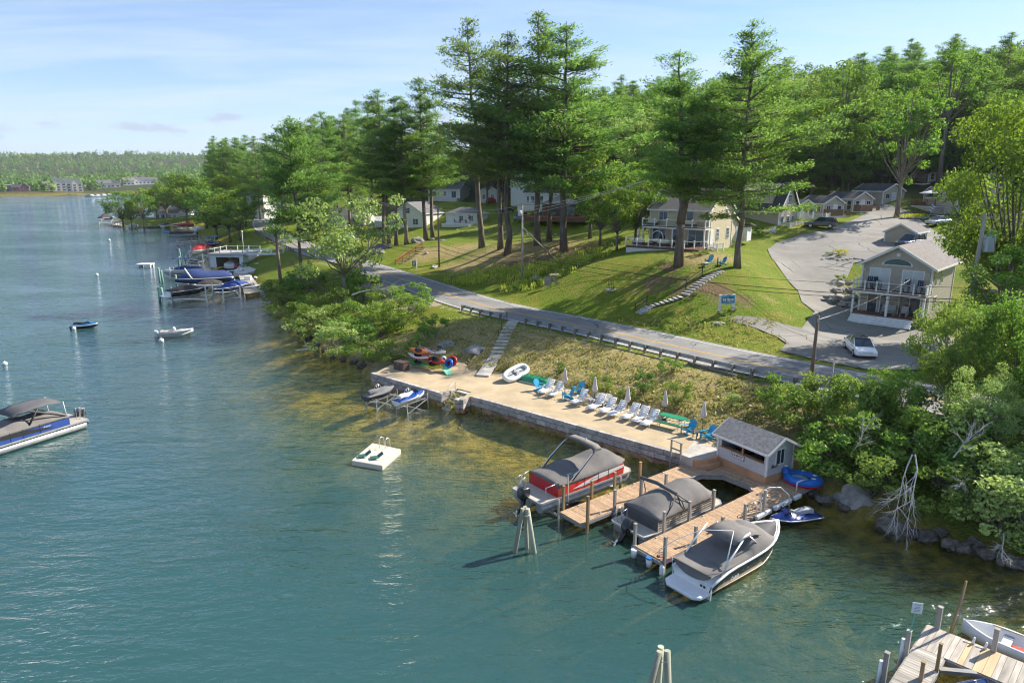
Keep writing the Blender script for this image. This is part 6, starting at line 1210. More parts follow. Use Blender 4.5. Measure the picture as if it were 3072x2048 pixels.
for i in range(4): m=MB(); m.box((10.0+.28*i,-1.6,-.05-.2*i),(.3,1.9,.2)); m.build('deck_step',deckb,ch)
rail(ch,[(9.7,-.55),(11.0,-.55)],-.5,1.15,1.3,bal=.12); rail(ch,[(9.7,-2.6),(11.0,-2.6)],-.5,1.15,1.3,bal=.12)
# shed wing on the right with door
m=MB(); m.plate([(8.62,8.4,-1.),(8.62,8.4,2.6),(8.62,5.2,3.9),(8.62,5.2,-1.)],(0,0,0.001)) if False else None
wing=MB(); wing.plate([(2.2,8.4,-1.2),(2.2,12.2,-1.2),(2.2,12.2,2.3),(2.2,8.4,4.2)],(6.2,0,0)); wing.build('side_wing',creams,ch)
m=MB(); m.plate([(1.9,8.3,4.3),(8.75,8.3,4.3),(8.75,12.6,2.2),(1.9,12.6,2.2)],(0,0,.14)); m.build('roof_slope',rt2,ch); m=MB(); m.beam((8.78,8.3,4.33),(8.78,12.6,2.26),.05,.24); m.build('rake_board',trimw,ch)
q=MB(); q.box((8.43,11.2,1.0),(.08,.95,2.1)); o=q.build('door',doorw,ch); q=MB(); q.box((8.46,11.2,2.12),(.08,1.25,.14)); q.build('door_frame',trimw,o)
q=MB(); q.box((8.6,13.3,1.0),(1.8,1.8,2.0)); q.build('entry_porch',trimw,ch); m=MB(); m.plate([(7.3,12.1,2.6),(10.,12.1,2.6),(10.,14.6,2.1),(7.3,14.6,2.1)],(0,0,.12)); m.build('roof_slope',rt2,ch)
def dfurn(name,label,cat,base,pts): pass
def hl(t,x,y,z): return t.location+Matrix.Rotation(t.rotation_euler[2],3,'Z')@Vector((x,y,z))
beigec=mat('beige_cushion',(.62,.56,.46),rough=.9,var=.1,scale=3)
def sofa(label,p,rz,w=1.5):
    t=thing('patio_sofa',label,'sofa',p,rz); m=MB(); m.box((0,0,.25),(w,.75,.3)); m.build('base',mat('wicker_dark',(.10,.08,.07)),t,bevel=.02); m=MB(); m.box((0,-.02,.45),(w-.1,.65,.14)); m.build('seat_cushion',beigec,t,bevel=.05); m=MB(); m.box((0,.3,.68),(w-.1,.16,.45)); m.build('back_cushion',beigec,t,bevel=.05)
sofa('beige cushioned sofa at the left end of the cream house deck',hl(ch,.4,-3.9,.12),HA,1.5); sofa('beige cushioned sofa beside the round hanging chair on the deck',hl(ch,3.6,-3.2,.12),HA+.5,1.6); sofa('beige sofa on the upper balcony of the cream house',hl(ch,.9,-1.1,2.62),HA,1.4); sofa('beige sofa at the right end of the upper balcony',hl(ch,6.6,-1.2,2.62),HA+pi,1.5)
hc=thing('hanging_chair','round white hoop chair on the cream house deck','chair',hl(ch,2.5,-2.8,.12),HA); m=MB(); m.tube([(.95*math.cos(a),.3*math.sin(a*.5),1.0+.95*math.sin(a)) for a in [R(-90)+R(250)*i/14 for i in range(15)]],.05,6); m.build('hoop',trimw,hc); m=MB(); m.ell((0,0,.65),(.7,.55,.28)); m.build('seat',beigec,hc)
um=dup(u0,hl(ch,-.3,-2.6,.12),0,'closed grey umbrella at the left corner of the cream house deck'); um['group']='deck umbrellas'
tb2=thing('patio_table','dark dining table on the right part of the cream house deck','table',hl(ch,7.4,-3.,.12),HA); m=MB(); m.box((0,0,.72),(1.7,.95,.05)); m.build('table_top',mat('stone_top',(.36,.27,.20)),tb2); [MB().box((x,y,.35),(.07,.07,.7)).build('leg',blk,tb2) for x in (-.7,.7) for y in (-.35,.35)]
dc=thing('deck_chair','dark chair beside the dining table on the deck','chair',hl(ch,8.7,-3.,.12),HA); m=MB(); m.box((0,0,.42),(.5,.5,.06)); m.build('seat',blk,dc); m=MB(); m.box((.22,0,.75),(.05,.5,.6)); m.build('backrest',blk,dc); [MB().box((x,y,.2),(.05,.05,.4)).build('leg',blk,dc) for x in (-.2,.2) for y in (-.2,.2)]
# --- tan house behind with dormer
p=at(2333,689,9.9)
th=house('tan_house','tan two-storey house with white dormer and porch behind the cream house',p,R(-47),10.5,6.6,3.2,4.2,tans,rdk,'x',[('r',1.2,1.3,.75,1.5,(1,2)),('r',3.2,1.3,.75,1.5,(1,2)),('r',4.9,1.3,.75,1.5,(1,2)),('r',3.3,4.7,.95,1.5,(2,3)),('f',2.5,1.4,.8,1.3,(1,2))],.4)
m=MB(); m.box((6.2,1.9,4.9),(5.4,2.6,2.3)); dm=m.build('dormer',tans,th); m=MB(); m.plate([(3.2,.3,6.1),(9.2,.3,6.1),(9.2,3.4,7.3),(3.2,3.4,7.3)],(0,0,.14)); m.build('dormer_roof',rg,dm); m=MB(); m.beam((3.2,.28,6.14),(9.2,.28,6.14),.05,.26); m.build('fascia',trimw,dm)
for x in (5.6,6.5,7.4): window(th,.6,.6,(x,.58,5.3),0,(2,2))
deck(th,10.5,12.4,.2,6.4,.25,.7,whites,steps_g); rail(th,[(10.5,.2),(12.4,.2),(12.4,6.4)],.25,.95,1.8,bal=.12)
# --- tan cabins
def cabin(label,u,v,W,D,H,rise,wins,name='tan_cabin',wm=tans,rm=rdk,z=None,ang=CA,ridge='x'):
    p=on(u,v) if z is None else at(u,v,z); return house(name,label,p,ang,W,D,H,rise,wm,rm,ridge,wins,.28,cat='cabin')
c0=cabin('small pale cabin with red umbrella beside the tan house',2392,655,4.2,3.6,2.1,.9,[('r',2.9,1.0,.8,1.2,(1,2)),('r',.9,1.0,.7,1.9,(1,1),'door')],wm=pales)
c1=cabin('first tan cabin of the row with cedar porch fence, above the parked grey car',2468,650,5.2,4.8,2.25,1.15,[('f',4.2,1.35,.7,.9,(1,2)),('r',1.1,1.55,.8,.6,(2,1)),('r',2.7,1.05,.8,1.9,(1,1),'door'),('r',3.8,1.2,.8,1.2,(1,2))])
c2=cabin('second tan cabin of the row with open cedar porch fence',2557,636,6.0,4.8,2.3,1.15,[('f',3.0,1.45,.75,.9,(1,2)),('f',5.2,1.2,.8,1.5,(1,2)),('r',1.,1.4,.8,1.1,(1,2)),('r',2.3,1.05,.9,1.95,(1,1),'door'),('r',3.8,1.6,.9,.6,(2,1))])
c3=cabin('third tan cabin of the row beside the oak trunk',2646,613,6.5,5.6,2.4,1.25,[('f',3.6,1.5,.7,.8,(1,2)),('r',1.2,1.5,.9,.8,(2,1)),('r',2.9,1.05,.9,2.,(1,1),'door'),('r',4.5,1.2,.8,1.5,(1,2))])
for c,y0,y1 in ((c1,0.,4.6),(c2,.1,4.9)):
    W_=5.2 if c is c1 else 6.0
    deck(c,W_,W_+1.7,y0,y1,.2,.5,whites,steps_g)
    for x_,ya,yb in ((W_+1.7,y0,y0+3.0),(W_+1.7,y1-1.0,y1)):
        m=MB(); k=int((yb-ya)/.16); m.box((x_+.03,(ya+yb)/2,1.1),(.04,yb-ya,.09))
        for i in range(k): m.box((x_,ya+.08+i*.16,.75),(.06,.13,1.1))
        m.build('porch_fence',fencew,c)
    m=MB(); m.box((W_+.85,y0+.03,1.1),(1.7,.04,.09))
    for i in range(9): m.box((W_+.1+i*.18,y0,.75),(.14,.06,1.1))
    m.build('porch_fence',fencew,c)
cD=cabin('topmost tan cabin with front deck in the shade of the wood',2783,549,6.4,4.6,2.3,1.2,[('f',2.6,1.1,1.5,1.9,(2,1),'patio_door'),('r',1.1,1.3,.9,1.2,(1,2)),('r',3.3,1.35,1.2,1.0,(2,1))],z=None)
deck(cD,.5,7.2,-2.4,0,0.,.9,tans,deckb); rail(cD,[(.5,-2.4),(7.2,-2.4)],0.,.9,1.6,fencew,.13)
cE=cabin('tan cabin with white parasol and raised cedar deck below the topmost cabin',2842,618,4.6,4.2,2.2,1.0,[('f',4.,1.3,.8,1.6,(1,2)),('r',1.,1.3,.8,1.5,(1,2)),('r',2.8,1.1,1.6,2.,(2,1),'patio_door')],z=13.3)
deck(cE,-.2,6.2,-3.0,0,.05,1.7,pales,deckb); rail(cE,[(-.2,0),(-.2,-3.),(4.4,-3.)],.05,1.0,1.6,fencew,.14); 
for i in range(6): m=MB(); m.box((5.5,-3.15-.28*i,-.15-.25*i),(1.6,.3,.1)); m.build('deck_step',steps_g,cE)
um=thing('patio_umbrella','open white parasol on the raised cedar deck','umbrella',hl(cE,2.2,-1.6,.05)); MB().cyl((0,0,0),(0,0,2.6),.03).build('pole',blk,um); m=MB(); m.loft([[(math.cos(a)*r_,math.sin(a)*r_,z_) for a in [2*pi*j/8 for j in range(8)]] for r_,z_ in ((1.75,2.1),(1.7,2.16),(.05,2.62))]); m.build('canopy',whitef,um)
uq=thing('patio_umbrella','closed turquoise umbrella on the topmost cabin deck','umbrella',hl(cD,3.2,-1.2,0)); MB().cyl((0,0,0),(0,0,2.4),.03).build('pole',blk,uq); m=MB(); m.tube([(0,0,1.0),(0,0,1.4),(0,0,2.4)],[.15,.13,.03],8); m.build('canopy',mat('umbrella_teal',(.03,.35,.42)),uq)
ur=thing('patio_umbrella','closed red umbrella on the porch of the small pale cabin','umbrella',hl(c0,5.0,1.2,.2)); MB().cyl((0,0,-.3),(0,0,2.4),.03).build('pole',blk,ur); m=MB(); m.tube([(0,0,.8),(0,0,1.3),(0,0,2.4)],[.20,.16,.03],8); m.build('canopy',covr,ur)
wfn=thing('picket_fence','white porch fence in front of the small pale cabin','fence',hl(c0,5.2,-.6,0),HA); rail(wfn,[(0,0),(4.2,.0),(4.2,2.2)],0.,1.,1.7,bal=.12)
cF=cabin('pale gabled house half hidden behind the maple crown',2948,600,6.5,6.,2.7,1.7,[('r',1.5,1.4,.8,1.2,(1,2)),('r',4.2,1.4,.8,1.2,(1,2))],name='gabled_house',wm=pales,rm=rt2,z=14.4); cG=cabin('pale house with dark doorway beside the blue and white flag behind the maple',2868,640,5.5,6.2,2.6,1.4,[('r',1.6,1.05,1.2,2.1,(1,1),'patio_door'),('r',4.3,1.4,.8,1.1,(1,2))],name='gabled_house',wm=pales,rm=rt2,z=12.2)
# --- near house with balcony
NA=R(-44); pc=at(2778,957,3.9)
nh=house('balcony_house','tan two-storey house with white balcony, porch and arched gable window beside the drive',pc,NA,6.6,9.5,5.3,1.9,tans,rt2,'y',[('f',1.75,3.75,1.9,2.05,(2,1),'french_door'),('f',4.9,3.75,1.9,2.05,(2,1),'french_door'),('f',1.3,1.15,.9,2.05,(1,1),'patio_door'),('f',2.5,1.15,.75,2.05,(1,1),'patio_door'),('f',4.9,1.15,1.9,2.05,(2,1),'patio_door'),('r',1.6,4.0,.9,1.3,(1,2)),('r',4.2,4.0,.9,1.3,(1,2)),('r',2.5,1.4,.9,1.2,(1,2))],.5,base=2.)
pts_=[(1.3*math.cos(pi*i/16),.62*math.sin(pi*i/16)) for i in range(17)]; m=MB(); m.plate([(3.3+1.16*x,-.02,5.28+1.16*z-.06) for x,z in pts_],(0,-.05,0)); ar=m.build('arched_window',trimw,nh); m=MB(); m.plate([(3.3+x,-.075,5.32+z*.95) for x,z in pts_],(0,-.02,0)); m.build('pane',glass('green_glass',(.02,.07,.06)),ar)
m=MB(); m.box((3.3,-.03,6.35),(.35,.05,.35)); m.build('gable_vent',trimw,nh)
for x in (.25,6.35): m=MB(); m.box((x,-.1,4.6),(.12,.14,.28)); m.build('wall_lamp',galv,nh)
deck(nh,-.15,6.75,-2.1,0,2.62,.05,trimw,deckb); rail(nh,[(-.15,0),(-.15,-2.1),(6.75,-2.1),(6.75,0)],2.62,.98,1.1,bal=0)
m=MB()
for k in range(9): m.beam((6.75,-2.05,2.75+k*.09),(6.75,-.05,2.75+k*.09),.03,.04)
m.build('privacy_slats',trimw,nh)
deck(nh,-.15,6.75,-2.1,0,.12,.3,trimw,deckb)
for x in (-.05,3.3,6.65): m=MB(); m.box((x,-2.0,1.25),(.2,.2,2.5)); m.build('porch_post',trimw,nh)
for i in range(4): m=MB(); m.box((3.0,-2.3-.3*i,-.1-.17*i),(6.0,.34,.16)); m.build('porch_step',trimw,nh)
def chair2(label,p,rz,mt,hi=.0,cat='chair',w=.55):
    t=thing('porch_chair',label,cat,p,rz); m=MB(); m.box((0,0,.42+hi),(.52,w,.06)); m.build('seat',mt,t); m=MB()
    k=max(3,int(w/.14))
    for i in range(k): a=-w/2+w*(i+.5)/k; m.beam((-.22,a,.42+hi),(-.38,a,1.05+hi),w/k*.86,.025,up=(1,0,0))
    m.build('backrest',mt,t)
    for x in (-.22,.22):
        for y in (-w*.45,w*.45): m=MB(); m.beam((x,y,0),(x,y,.42+hi),.05,.05); m.build('leg',mt,t)
    for y in (-w*.5,w*.5): m=MB(); m.box((0,y,.64+hi),(.55,.07,.03)); m.build('armrest',mt,t)
navy=mat('navy_plastic',(.015,.03,.075),rough=.45)
for x,lab in ((1.0,'tall navy chair at the left end of the balcony'),(1.9,'tall navy chair second on the balcony, turned sideways'),(4.6,'tall navy chair in front of the right balcony door'),(5.8,'tall navy chair at the right end of the balcony')): chair2(lab,hl(nh,x,-.9,2.62),NA+R(-90 if x!=1.9 else -30),navy,.3)
bt=thing('balcony_table','small tall navy table between the balcony chairs','table',hl(nh,1.5,-1.2,2.62),NA); MB().cyl((0,0,.95),(0,0,1.0),.35,.35,12).build('table_top',navy,bt); MB().cyl((0,0,0),(0,0,.95),.05).build('leg',navy,bt)
greyp=mat('grey_bench_paint',(.36,.36,.36),rough=.7); chair2('grey double rocking bench on the lower porch',hl(nh,3.2,-1.,.12),NA+R(-90),greyp,0,'bench',1.3); chair2('grey rocking chair on the lower porch right of the bench',hl(nh,4.7,-1.,.12),NA+R(-90),greyp,0,'chair',.6)
vf=thing('vinyl_fence','white vinyl fence panel between the drive and the balcony house','fence',at(2548,800,6.0),0.); P1=at(2541,770,6.4); P2=at(2580,862,5.0); d_=P2-P1; vf.location=P1-Vector((0,0,1.2)); vf.rotation_euler[2]=math.atan2(d_.y,d_.x)
for i in range(3): m=MB(); m.box((d_.xy.length*i/2,0,.8-.25*i),(.12,.12,1.6)); m.build('post',trimw,vf)
m=MB()
for i in range(14): f=i/13; m.box((d_.xy.length*f,0,.75-.5*f),(.1,.03,1.2))
m.build('pickets',trimw,vf)
# boulder wall beside the drive
bw_=thing('boulder_wall','low wall of rounded boulders holding the bank beside the balcony house','wall',on(2535,890))
for i,(u,v,z,s) in enumerate([(2512,872,5.2,.75),(2530,868,5.3,.7),(2552,870,5.2,.8),(2515,892,4.6,.8),(2540,895,4.5,.9),(2562,890,4.6,.7),(2528,912,4.0,.7),(2555,915,3.9,.9),(2520,850,5.8,.6),(2545,848,5.8,.6),(2570,905,4.0,.5)]): o=link('boulder',RK[i%5],bw_,at(u,v,z)-bw_.location,i*1.3); o.scale=(s,s*.8,s*.85)
oh=cabin('grey roof corner of a small outbuilding behind the balcony house',2742,745,4.,6.,2.2,1.1,[],name='outbuilding',z=8.3,wm=tans,rm=rt2,ang=NA,ridge='y')
# --- left group
W1=house('white_cottage','white cottage with grey hip roof, deck and red umbrella beyond the pines',on(1432,672),R(-24),8.6,5.6,2.5,1.4,whites,rg,'hip',[('f',4.2,1.3,1.0,1.1,(2,2)),('f',7.,1.3,.9,1.1,(2,2)),('f',1.5,1.0,.9,2.,(1,1),'door'),('r',2.5,1.4,.8,1.1,(1,2))],cat='cottage')
deck(W1,.3,8.0,-3.2,0,.1,.6,whites,trimw); ur2=dup(ur,hl(W1,7.2,-1.6,.4),0,'closed red umbrella on the white cottage deck')
def lowchair(label,p,rz): 
    chair2(label,p,rz,mat('wicker_brown',(.17,.10,.06)),0)
lowchair('brown wicker chair at the left of the white cottage deck',hl(W1,3.3,-1.3,.1),.5); lowchair('brown wicker chair beside the grill on the white cottage deck',hl(W1,4.6,-1.6,.1),2.); lowchair('dark chair under the red umbrella on the white cottage deck',hl(W1,6.8,-2.2,.1),1.)
W2=house('white_house','white gabled house with dark shutters behind the left pine clump',on(1272,682),R(-30),9.5,8.,3.4,2.6,whites,rg,'y',[('f',6.9,1.3,.8,1.3,(2,2)),('f',3.2,1.4,1.1,1.2,(2,1)),('f',4.4,4.0,.8,1.2,(1,2)),('f',1.2,1.4,.9,1.2,(2,1))],.3)
sh=mat('black_shutter',(.03,.03,.035))
for x,z,h in ((6.35,1.3,1.4),(7.45,1.3,1.4),(2.5,1.4,1.3),(3.9,1.4,1.3),(3.85,4.0,1.3),(4.95,4.0,1.3)): m=MB(); m.box((x,-.04,z),(.3,.05,h)); m.build('shutter',sh,W2)
deck(W2,-4.5,-.2,-2.5,2.,1.4,1.4,whites,trimw); rail(W2,[(-4.5,2),(-4.5,-2.5),(-.2,-2.5)],1.4,.95,1.6,bal=.14)
bst=mat('pale_blue_steps',(.30,.42,.50)); 
for i in range(7): m=MB(); m.box((-3.6,-2.7-.28*i,1.2-.22*i),(1.6,.3,.08)); m.build('stair_tread',bst,W2)
W3=house('white_house','white raised cottage with stairs on the slope above the other white houses',on(1380,604),R(-20),10.5,7.,3.6,2.0,whites,rg,'x',[('f',2.,2.2,1.,1.2,(2,1)),('f',5.5,2.2,.9,1.2,(1,2)),('f',8.5,2.0,1.4,1.8,(2,1)),('f',6.9,1.9,.8,1.9,(1,1),'door')],.3); deck(W3,4.,10.5,-2.2,0,.9,.9,whites,trimw); rail(W3,[(4,0),(4,-2.2),(8.,-2.2)],.9,.9,1.6,bal=.14)
W4=house('white_house','small white gabled house beside the red tarp-covered boat',on(1500,606),R(-22),6.5,6.5,2.8,1.7,whites,rg,'y',[('f',1.5,1.4,.8,1.1,(1,2)),('f',4.2,1.4,.9,1.1,(2,2))],.3)
W5=house('white_house','low white ranch house left of the grey utility pole',on(1092,676),R(-20),11.,6.,2.6,1.6,whites,rg,'x',[('f',7.5,1.4,1.,1.1,(2,1)),('f',9.6,1.4,.9,1.1,(2,1)),('f',5.2,1.1,.9,2.,(1,1),'door'),('r',3.,1.4,.8,1.1,(1,2))],.35)
W7=house('white_house','white cottage with raised railed porch left of the brown cabin',on(1690,618),R(-22),9.,6.,2.7,1.7,whites,rdk,'x',[('f',2.0,1.3,.8,1.4,(1,2)),('f',4.,1.3,.8,1.4,(1,2)),('f',6.4,1.05,.9,2.,(1,1),'door'),('f',.9,1.3,.5,1.3,(1,1))],.3); deck(W7,-.5,6.,-3.,0,.25,.9,whites,steps_g); rail(W7,[(-.5,0),(-.5,-3),(6,-3),(6,0)],.25,.95,1.6,bal=.14)
W8=house('white_house','tall white house glimpsed between pine trunks above the porch cottage',at(1640,560,16.),R(-22),10.,7.,4.2,2.,whites,rg,'x',[('f',3.,1.6,1.,1.2,(2,1)),('f',7.,1.6,1.,1.2,(2,1))],.3,base=5)
W9=house('white_house','white house among the trees far along the road on the left',aty(790,610,255)*1.0,R(-20),11.,7.,3.2,2.,whites,rg,'x',[('f',3.,1.6,1.,1.2,(2,1)),('f',7.,1.6,1.,1.2,(2,1))],.3,base=6)
BR=house('brown_cabin','brown log cabin with grey-green hip roof and red deck rails among the pines',on(1765,652),R(-24),10.,7.,2.6,1.9,browns,rgn,'hip',[('f',2.2,1.1,1.6,2.,(2,1),'patio_door'),('f',6.2,1.1,1.6,2.,(2,1),'patio_door'),('r',2.,1.2,1.2,1.5,(2,1))],.5,cat='cabin',trim=mat('teal_trim',(.08,.17,.16)))
deck(BR,-3.,11.,-3.4,0,.1,.7,browns,redd,redd)
for x in (0.,2.2,4.6,6.8,9.2): m=MB(); m.beam((x,-3.3,.1),(x+.55,-3.3,1.05),.1,.08); m.beam((x+.5,-3.3,.1),(x+.5,-2.6,.6),.08,.08); m.build('rail_brace',redd,BR)
rt_=thing('covered_boat','small boat under a red tarp on the grass beside the white gabled house','boat',on(1478,608),.4); m=MB(); m.loft([[(x,-w,0),(x,-w*.9,h*.6),(x,0,h),(x,w*.9,h*.6),(x,w,0)] for x,w,h in ((-2.,.5,.7),(-1.,.9,1.5),(.6,.95,1.6),(1.8,.6,1.0),(2.2,.2,.6))]); m.build('tarp',covr,rt_); m=MB(); m.box((0,0,.05),(3.6,1.4,.1)); m.build('hull',gel,rt_)
# ================================================================ vehicles
tyre=mat('tyre_rubber',(.02,.02,.02),rough=.9); rimm=mat('alloy_rim',(.5,.5,.52),rough=.3,metal=.8)
def car(name,label,cat,loc,rz,L,W,H,body,prof,gh,roofm=None,pick=False):
    """x forward; prof = [(x/L, top z)] of the body shoulder, gh=(rear base, rear top, front top, front base) of the glasshouse in x/L"""
    t=thing(name,label,cat,loc,rz); rings=[]; xs=[p[0] for p in prof]; zs=[p[1] for p in prof]
    for i in range(21):
        f=i/20; x=(f-.5)*L; z=np.interp(f,xs,zs); w=W/2*(1-.16*max(0,(abs(f-.5)-.36)/.14)**2); lo=.24+.10*max(0,(abs(f-.5)-.42)/.08)
        rings.append([(x,-w*.94,lo),(x,-w,.42),(x,-w*.985,z*.72),(x,-w*.93,z-.05),(x,-w*.80,z),(x,w*.80,z),(x,w*.93,z-.05),(x,w*.985,z*.72),(x,w,.42),(x,w*.94,lo)])
    m=MB(); m.loft(rings); bo=m.build('body',body,t)
    bl=np.interp(.45,xs,zs)-.03; a,b,c,d=[(q-.5)*L for q in gh]; w0=W*.44; w1=W*.35
    m=MB(); m.loft([[(a,-w0*.93,bl),(d,-w0*.95,bl-.04),(d,w0*.95,bl-.04),(a,w0*.93,bl)],[(b,-w1,H-.05),(c,-w1,H-.06),(c,w1,H-.06),(b,w1,H-.05)]],smooth=False); m.build('windows',glass('car_glass',(.03,.04,.045)),t)
    m=MB(); m.loft([[(b-.06,-w1-.02,H-.06),(c+.08,-w1-.02,H-.08),(c+.08,w1+.02,H-.08),(b-.06,w1+.02,H-.06)],[(b+.1,-w1*.8,H),(c-.15,-w1*.8,H-.005),(c-.15,w1*.8,H-.005),(b+.1,w1*.8,H)]]); m.build('roof',roofm or body,t)
    for s in (-1,1):
        for q0,q1 in (((a,w0*.93,bl),(b,w1,H-.05)),((d,w0*.95,bl-.04),(c,w1,H-.06)),(((a+d)/2-.05,w0*.96,bl-.02),((b+c)/2-.05,w1+.01,H-.05))): m=MB(); m.beam((q0[0],s*(q0[1]+.015),q0[2]),(q1[0],s*(q1[1]+.015),q1[2]),.07,.05); m.build('pillar',body,t)
        m=MB(); m.box((d-.35,s*(W*.5+.07),bl+.05),(.14,.2,.13)); m.build('mirror',body,t,bevel=.03)
        for xr in (-.30,.30):
            r_=.34 if H<1.55 else .37; m=MB(); m.cyl((xr*L,s*(W/2-.2),r_),(xr*L,s*(W/2+.012),r_),r_,r_,18); wh=m.build('wheel',tyre,t); m=MB(); m.cyl((xr*L,s*(W/2),r_),(xr*L,s*(W/2+.03),r_),r_*.66,r_*.6,12); m.build('rim',rimm,wh)
        m=MB(); m.box((L/2-.22,s*W*.34,.66 if H<1.55 else .82),(.22,.34,.10)); m.build('headlight',whitep,t,bevel=.03); m=MB(); m.box((-L/2+.1,s*W*.36,.80 if H<1.55 else .95),(.14,.3,.14)); m.build('tail_light',mat('tail_red',(.4,.01,.01),rough=.2),t,bevel=.03)
    m=MB(); m.box((L/2-.06,0,.55),(.1,W*.46,.2)); m.build('grille',mat('chrome',(.5,.5,.5),rough=.2,metal=.9),t,bevel=.03); m=MB(); m.box((L/2-.08,0,.32),(.16,W*.7,.12)); m.build('bumper',blk,t,bevel=.03)
    m=MB(); m.box((-L/2+.02,0,.6),(.03,.5,.14)); m.build('number_plate',whitep,t)
    return t
cwht=mat('car_white',(.78,.78,.78),rough=.2,var=.02,coat=.7); cgry=mat('car_grey',(.10,.10,.105),rough=.25,var=.05,coat=.7,metal=.3); cnav=mat('car_navy',(.02,.035,.09),rough=.25,var=.05,coat=.7); cblk=mat('car_black',(.02,.02,.02),rough=.2,coat=.7); csil=mat('car_silver',(.45,.47,.48),rough=.3,metal=.4,coat=.5)
sedan=[(0,.80),(.06,.93),(.2,.98),(.45,.95),(.66,.93),(.80,.86),(.95,.74),(1,.60)]; suv=[(0,.85),(.05,1.02),(.3,1.06),(.62,1.04),(.72,1.0),(.95,.88),(1,.7)]
p=on(2578,1060); car('parked_car','white sedan with dark glass roof pulled over beside the road','car',(p.x,p.y,p.z+.04),math.atan2(-1.,-.22),4.9,1.86,1.46,cwht,sedan,(.10,.27,.56,.76),cblk)
p=on(2462,684); car('parked_car','grey SUV parked beside the tan house porch','car',(p.x,p.y,p.z+.04),math.atan2(.62,-1.),4.85,1.9,1.72,cgry,suv,(.03,.12,.56,.74))
p=on(2730,742); car('parked_car','navy SUV half hidden behind the grey outbuilding roof','car',(p.x,p.y,p.z+.04),math.atan2(-.5,-.86),5.0,1.95,1.78,cnav,suv,(.03,.12,.56,.74))
p=on(2815,676); car('parked_car','silver car partly hidden behind the maple leaves','car',(p.x,p.y,p.z+.04),R(200),4.7,1.85,1.5,csil,sedan,(.10,.27,.56,.76))
p=on(1562,663); car('parked_car','dark pickup-style SUV parked on the drive beyond the pines','car',(p.x,p.y,p.z+.03),math.atan2(-.9,-.3),5.0,1.95,1.8,cgry,suv,(.03,.12,.56,.74))
p=on(1515,640); car('parked_car','black car mostly hidden behind a pine trunk near the pickup','car',(p.x,p.y,p.z+.03),R(200),4.6,1.8,1.5,cblk,sedan,(.10,.27,.56,.76))
p=at(1145,752,3.5); car('parked_car','dark car parked at the roadside behind the dead branches','car',p,R(150),4.6,1.8,1.5,cgry,sedan,(.10,.27,.56,.76))
p=at(1050,722,3.6); car('parked_car','grey van-like car beside the dead snag at the roadside','car',p,R(140),4.8,1.9,1.75,csil,suv,(.03,.12,.56,.74))
# ================================================================ poles, wires, signs, yard things
poleb=mat('brown_pole',(.20,.14,.10),rough=.95,var=.25,scale=2,stretch=(1,1,.15)); poleg=mat('grey_pole',(.36,.33,.29),rough=.95,var=.2,scale=2,stretch=(1,1,.15)); ceram=mat('transformer_grey',(.50,.56,.60),rough=.5,var=.06); ins=mat('insulator',(.45,.42,.38),rough=.3)
def upole(label,base,h,r,mt,lean=(0,0),arm=None,braces=(),name='utility_pole'):
    t=thing(name,label,'utility pole',base); m=MB(); m.tube([(0,0,-.5),(lean[0]*.5,lean[1]*.5,h*.5),(lean[0],lean[1],h)],[r*1.15,r,r*.8],10); m.build('shaft',mt,t)
    if arm:
        for z,L,a in arm:
            m=MB(); d=Vector((math.cos(a),math.sin(a),0)); m.beam(Vector((lean[0],lean[1],z))-d*L/2,Vector((lean[0],lean[1],z))+d*L/2,.09,.11); am=m.build('crossarm',poleg,t)
            for s in (-.46,0,.46): q=Vector((lean[0],lean[1],z+.05))+d*L*s; m=MB(); m.cyl(q,q+Vector((0,0,.22)),.05,.04); m.build('insulator',ins,am)
    return t
pR=on(2880,905); pR=Vector((pR.x,pR.y,ht(pR.x,pR.y)))
pR=Vector((41.5,61.0,ht(41.5,61.0))); topR=aty(2926,640,61.0).z
UP=upole('big utility pole with transformer box and crossarm at the right',pR,topR-pR.z,.19,poleg,(.1,0),[(topR-pR.z-.35,2.6,R(20))])
m=MB(); m.box((.75,-.2,topR-pR.z-2.6),(.75,.6,1.5)); m.build('transformer',ceram,UP,bevel=.06); m=MB(); m.cyl((.6,-.2,topR-pR.z-1.8),(.6,-.2,topR-pR.z-1.3),.07,.04); m.cyl((.9,-.2,topR-pR.z-1.8),(.9,-.2,topR-pR.z-1.4),.07,.04); m.build('bushing',ins,UP); m=MB(); m.beam((.1,-.1,topR-pR.z-2.2),(.6,-.2,topR-pR.z-2.2),.08,.1); m.beam((.1,-.1,topR-pR.z-3.),(.6,-.2,topR-pR.z-3.),.08,.1); m.build('bracket',galv,UP)
m=MB(); m.tube([(.9,.8,-.5),(.55,.4,(topR-pR.z)*.5)],[.19,.15],10); m.build('stub_pole',poleg,UP)
zl=aty(2915,875,60.4).z-pR.z; m=MB(); m.tube([(.15,0,zl+.3),(.7,-.6,zl+.25)],.04); la=m.build('lamp_arm',galv,UP); m=MB(); m.box((1.2,-.8,zl+.1),(.95,.42,.22)); m.build('street_lamp',ceram,la,bevel=.08)
pB=on(2428,1178); topB=aty(2455,946,pB.y).z; UB=upole('brown leaning pole standing in the shrubs between the hut and the road',pB,topB-pB.z,.13,poleb,(aty(2455,946,pB.y).x-pB.x,0)); m=MB(); m.box((UB.children[0].location.x+aty(2455,946,pB.y).x-pB.x,-.12,topB-pB.z-.35),(.16,.12,.3)); m.build('bracket',galv,UB)
pM=on(2478,1245); UM=upole('grey meter post with electric boxes behind the hut',pM,3.6,.07,poleg,(.12,0),name='meter_post'); 
for x,z,w,h in ((-.3,1.0,.45,.7),(.25,.95,.4,.9),(.25,.35,.35,.35)): m=MB(); m.box((x,-.12,z),(w,.22,h)); m.build('meter_box',ceram,UM,bevel=.02)
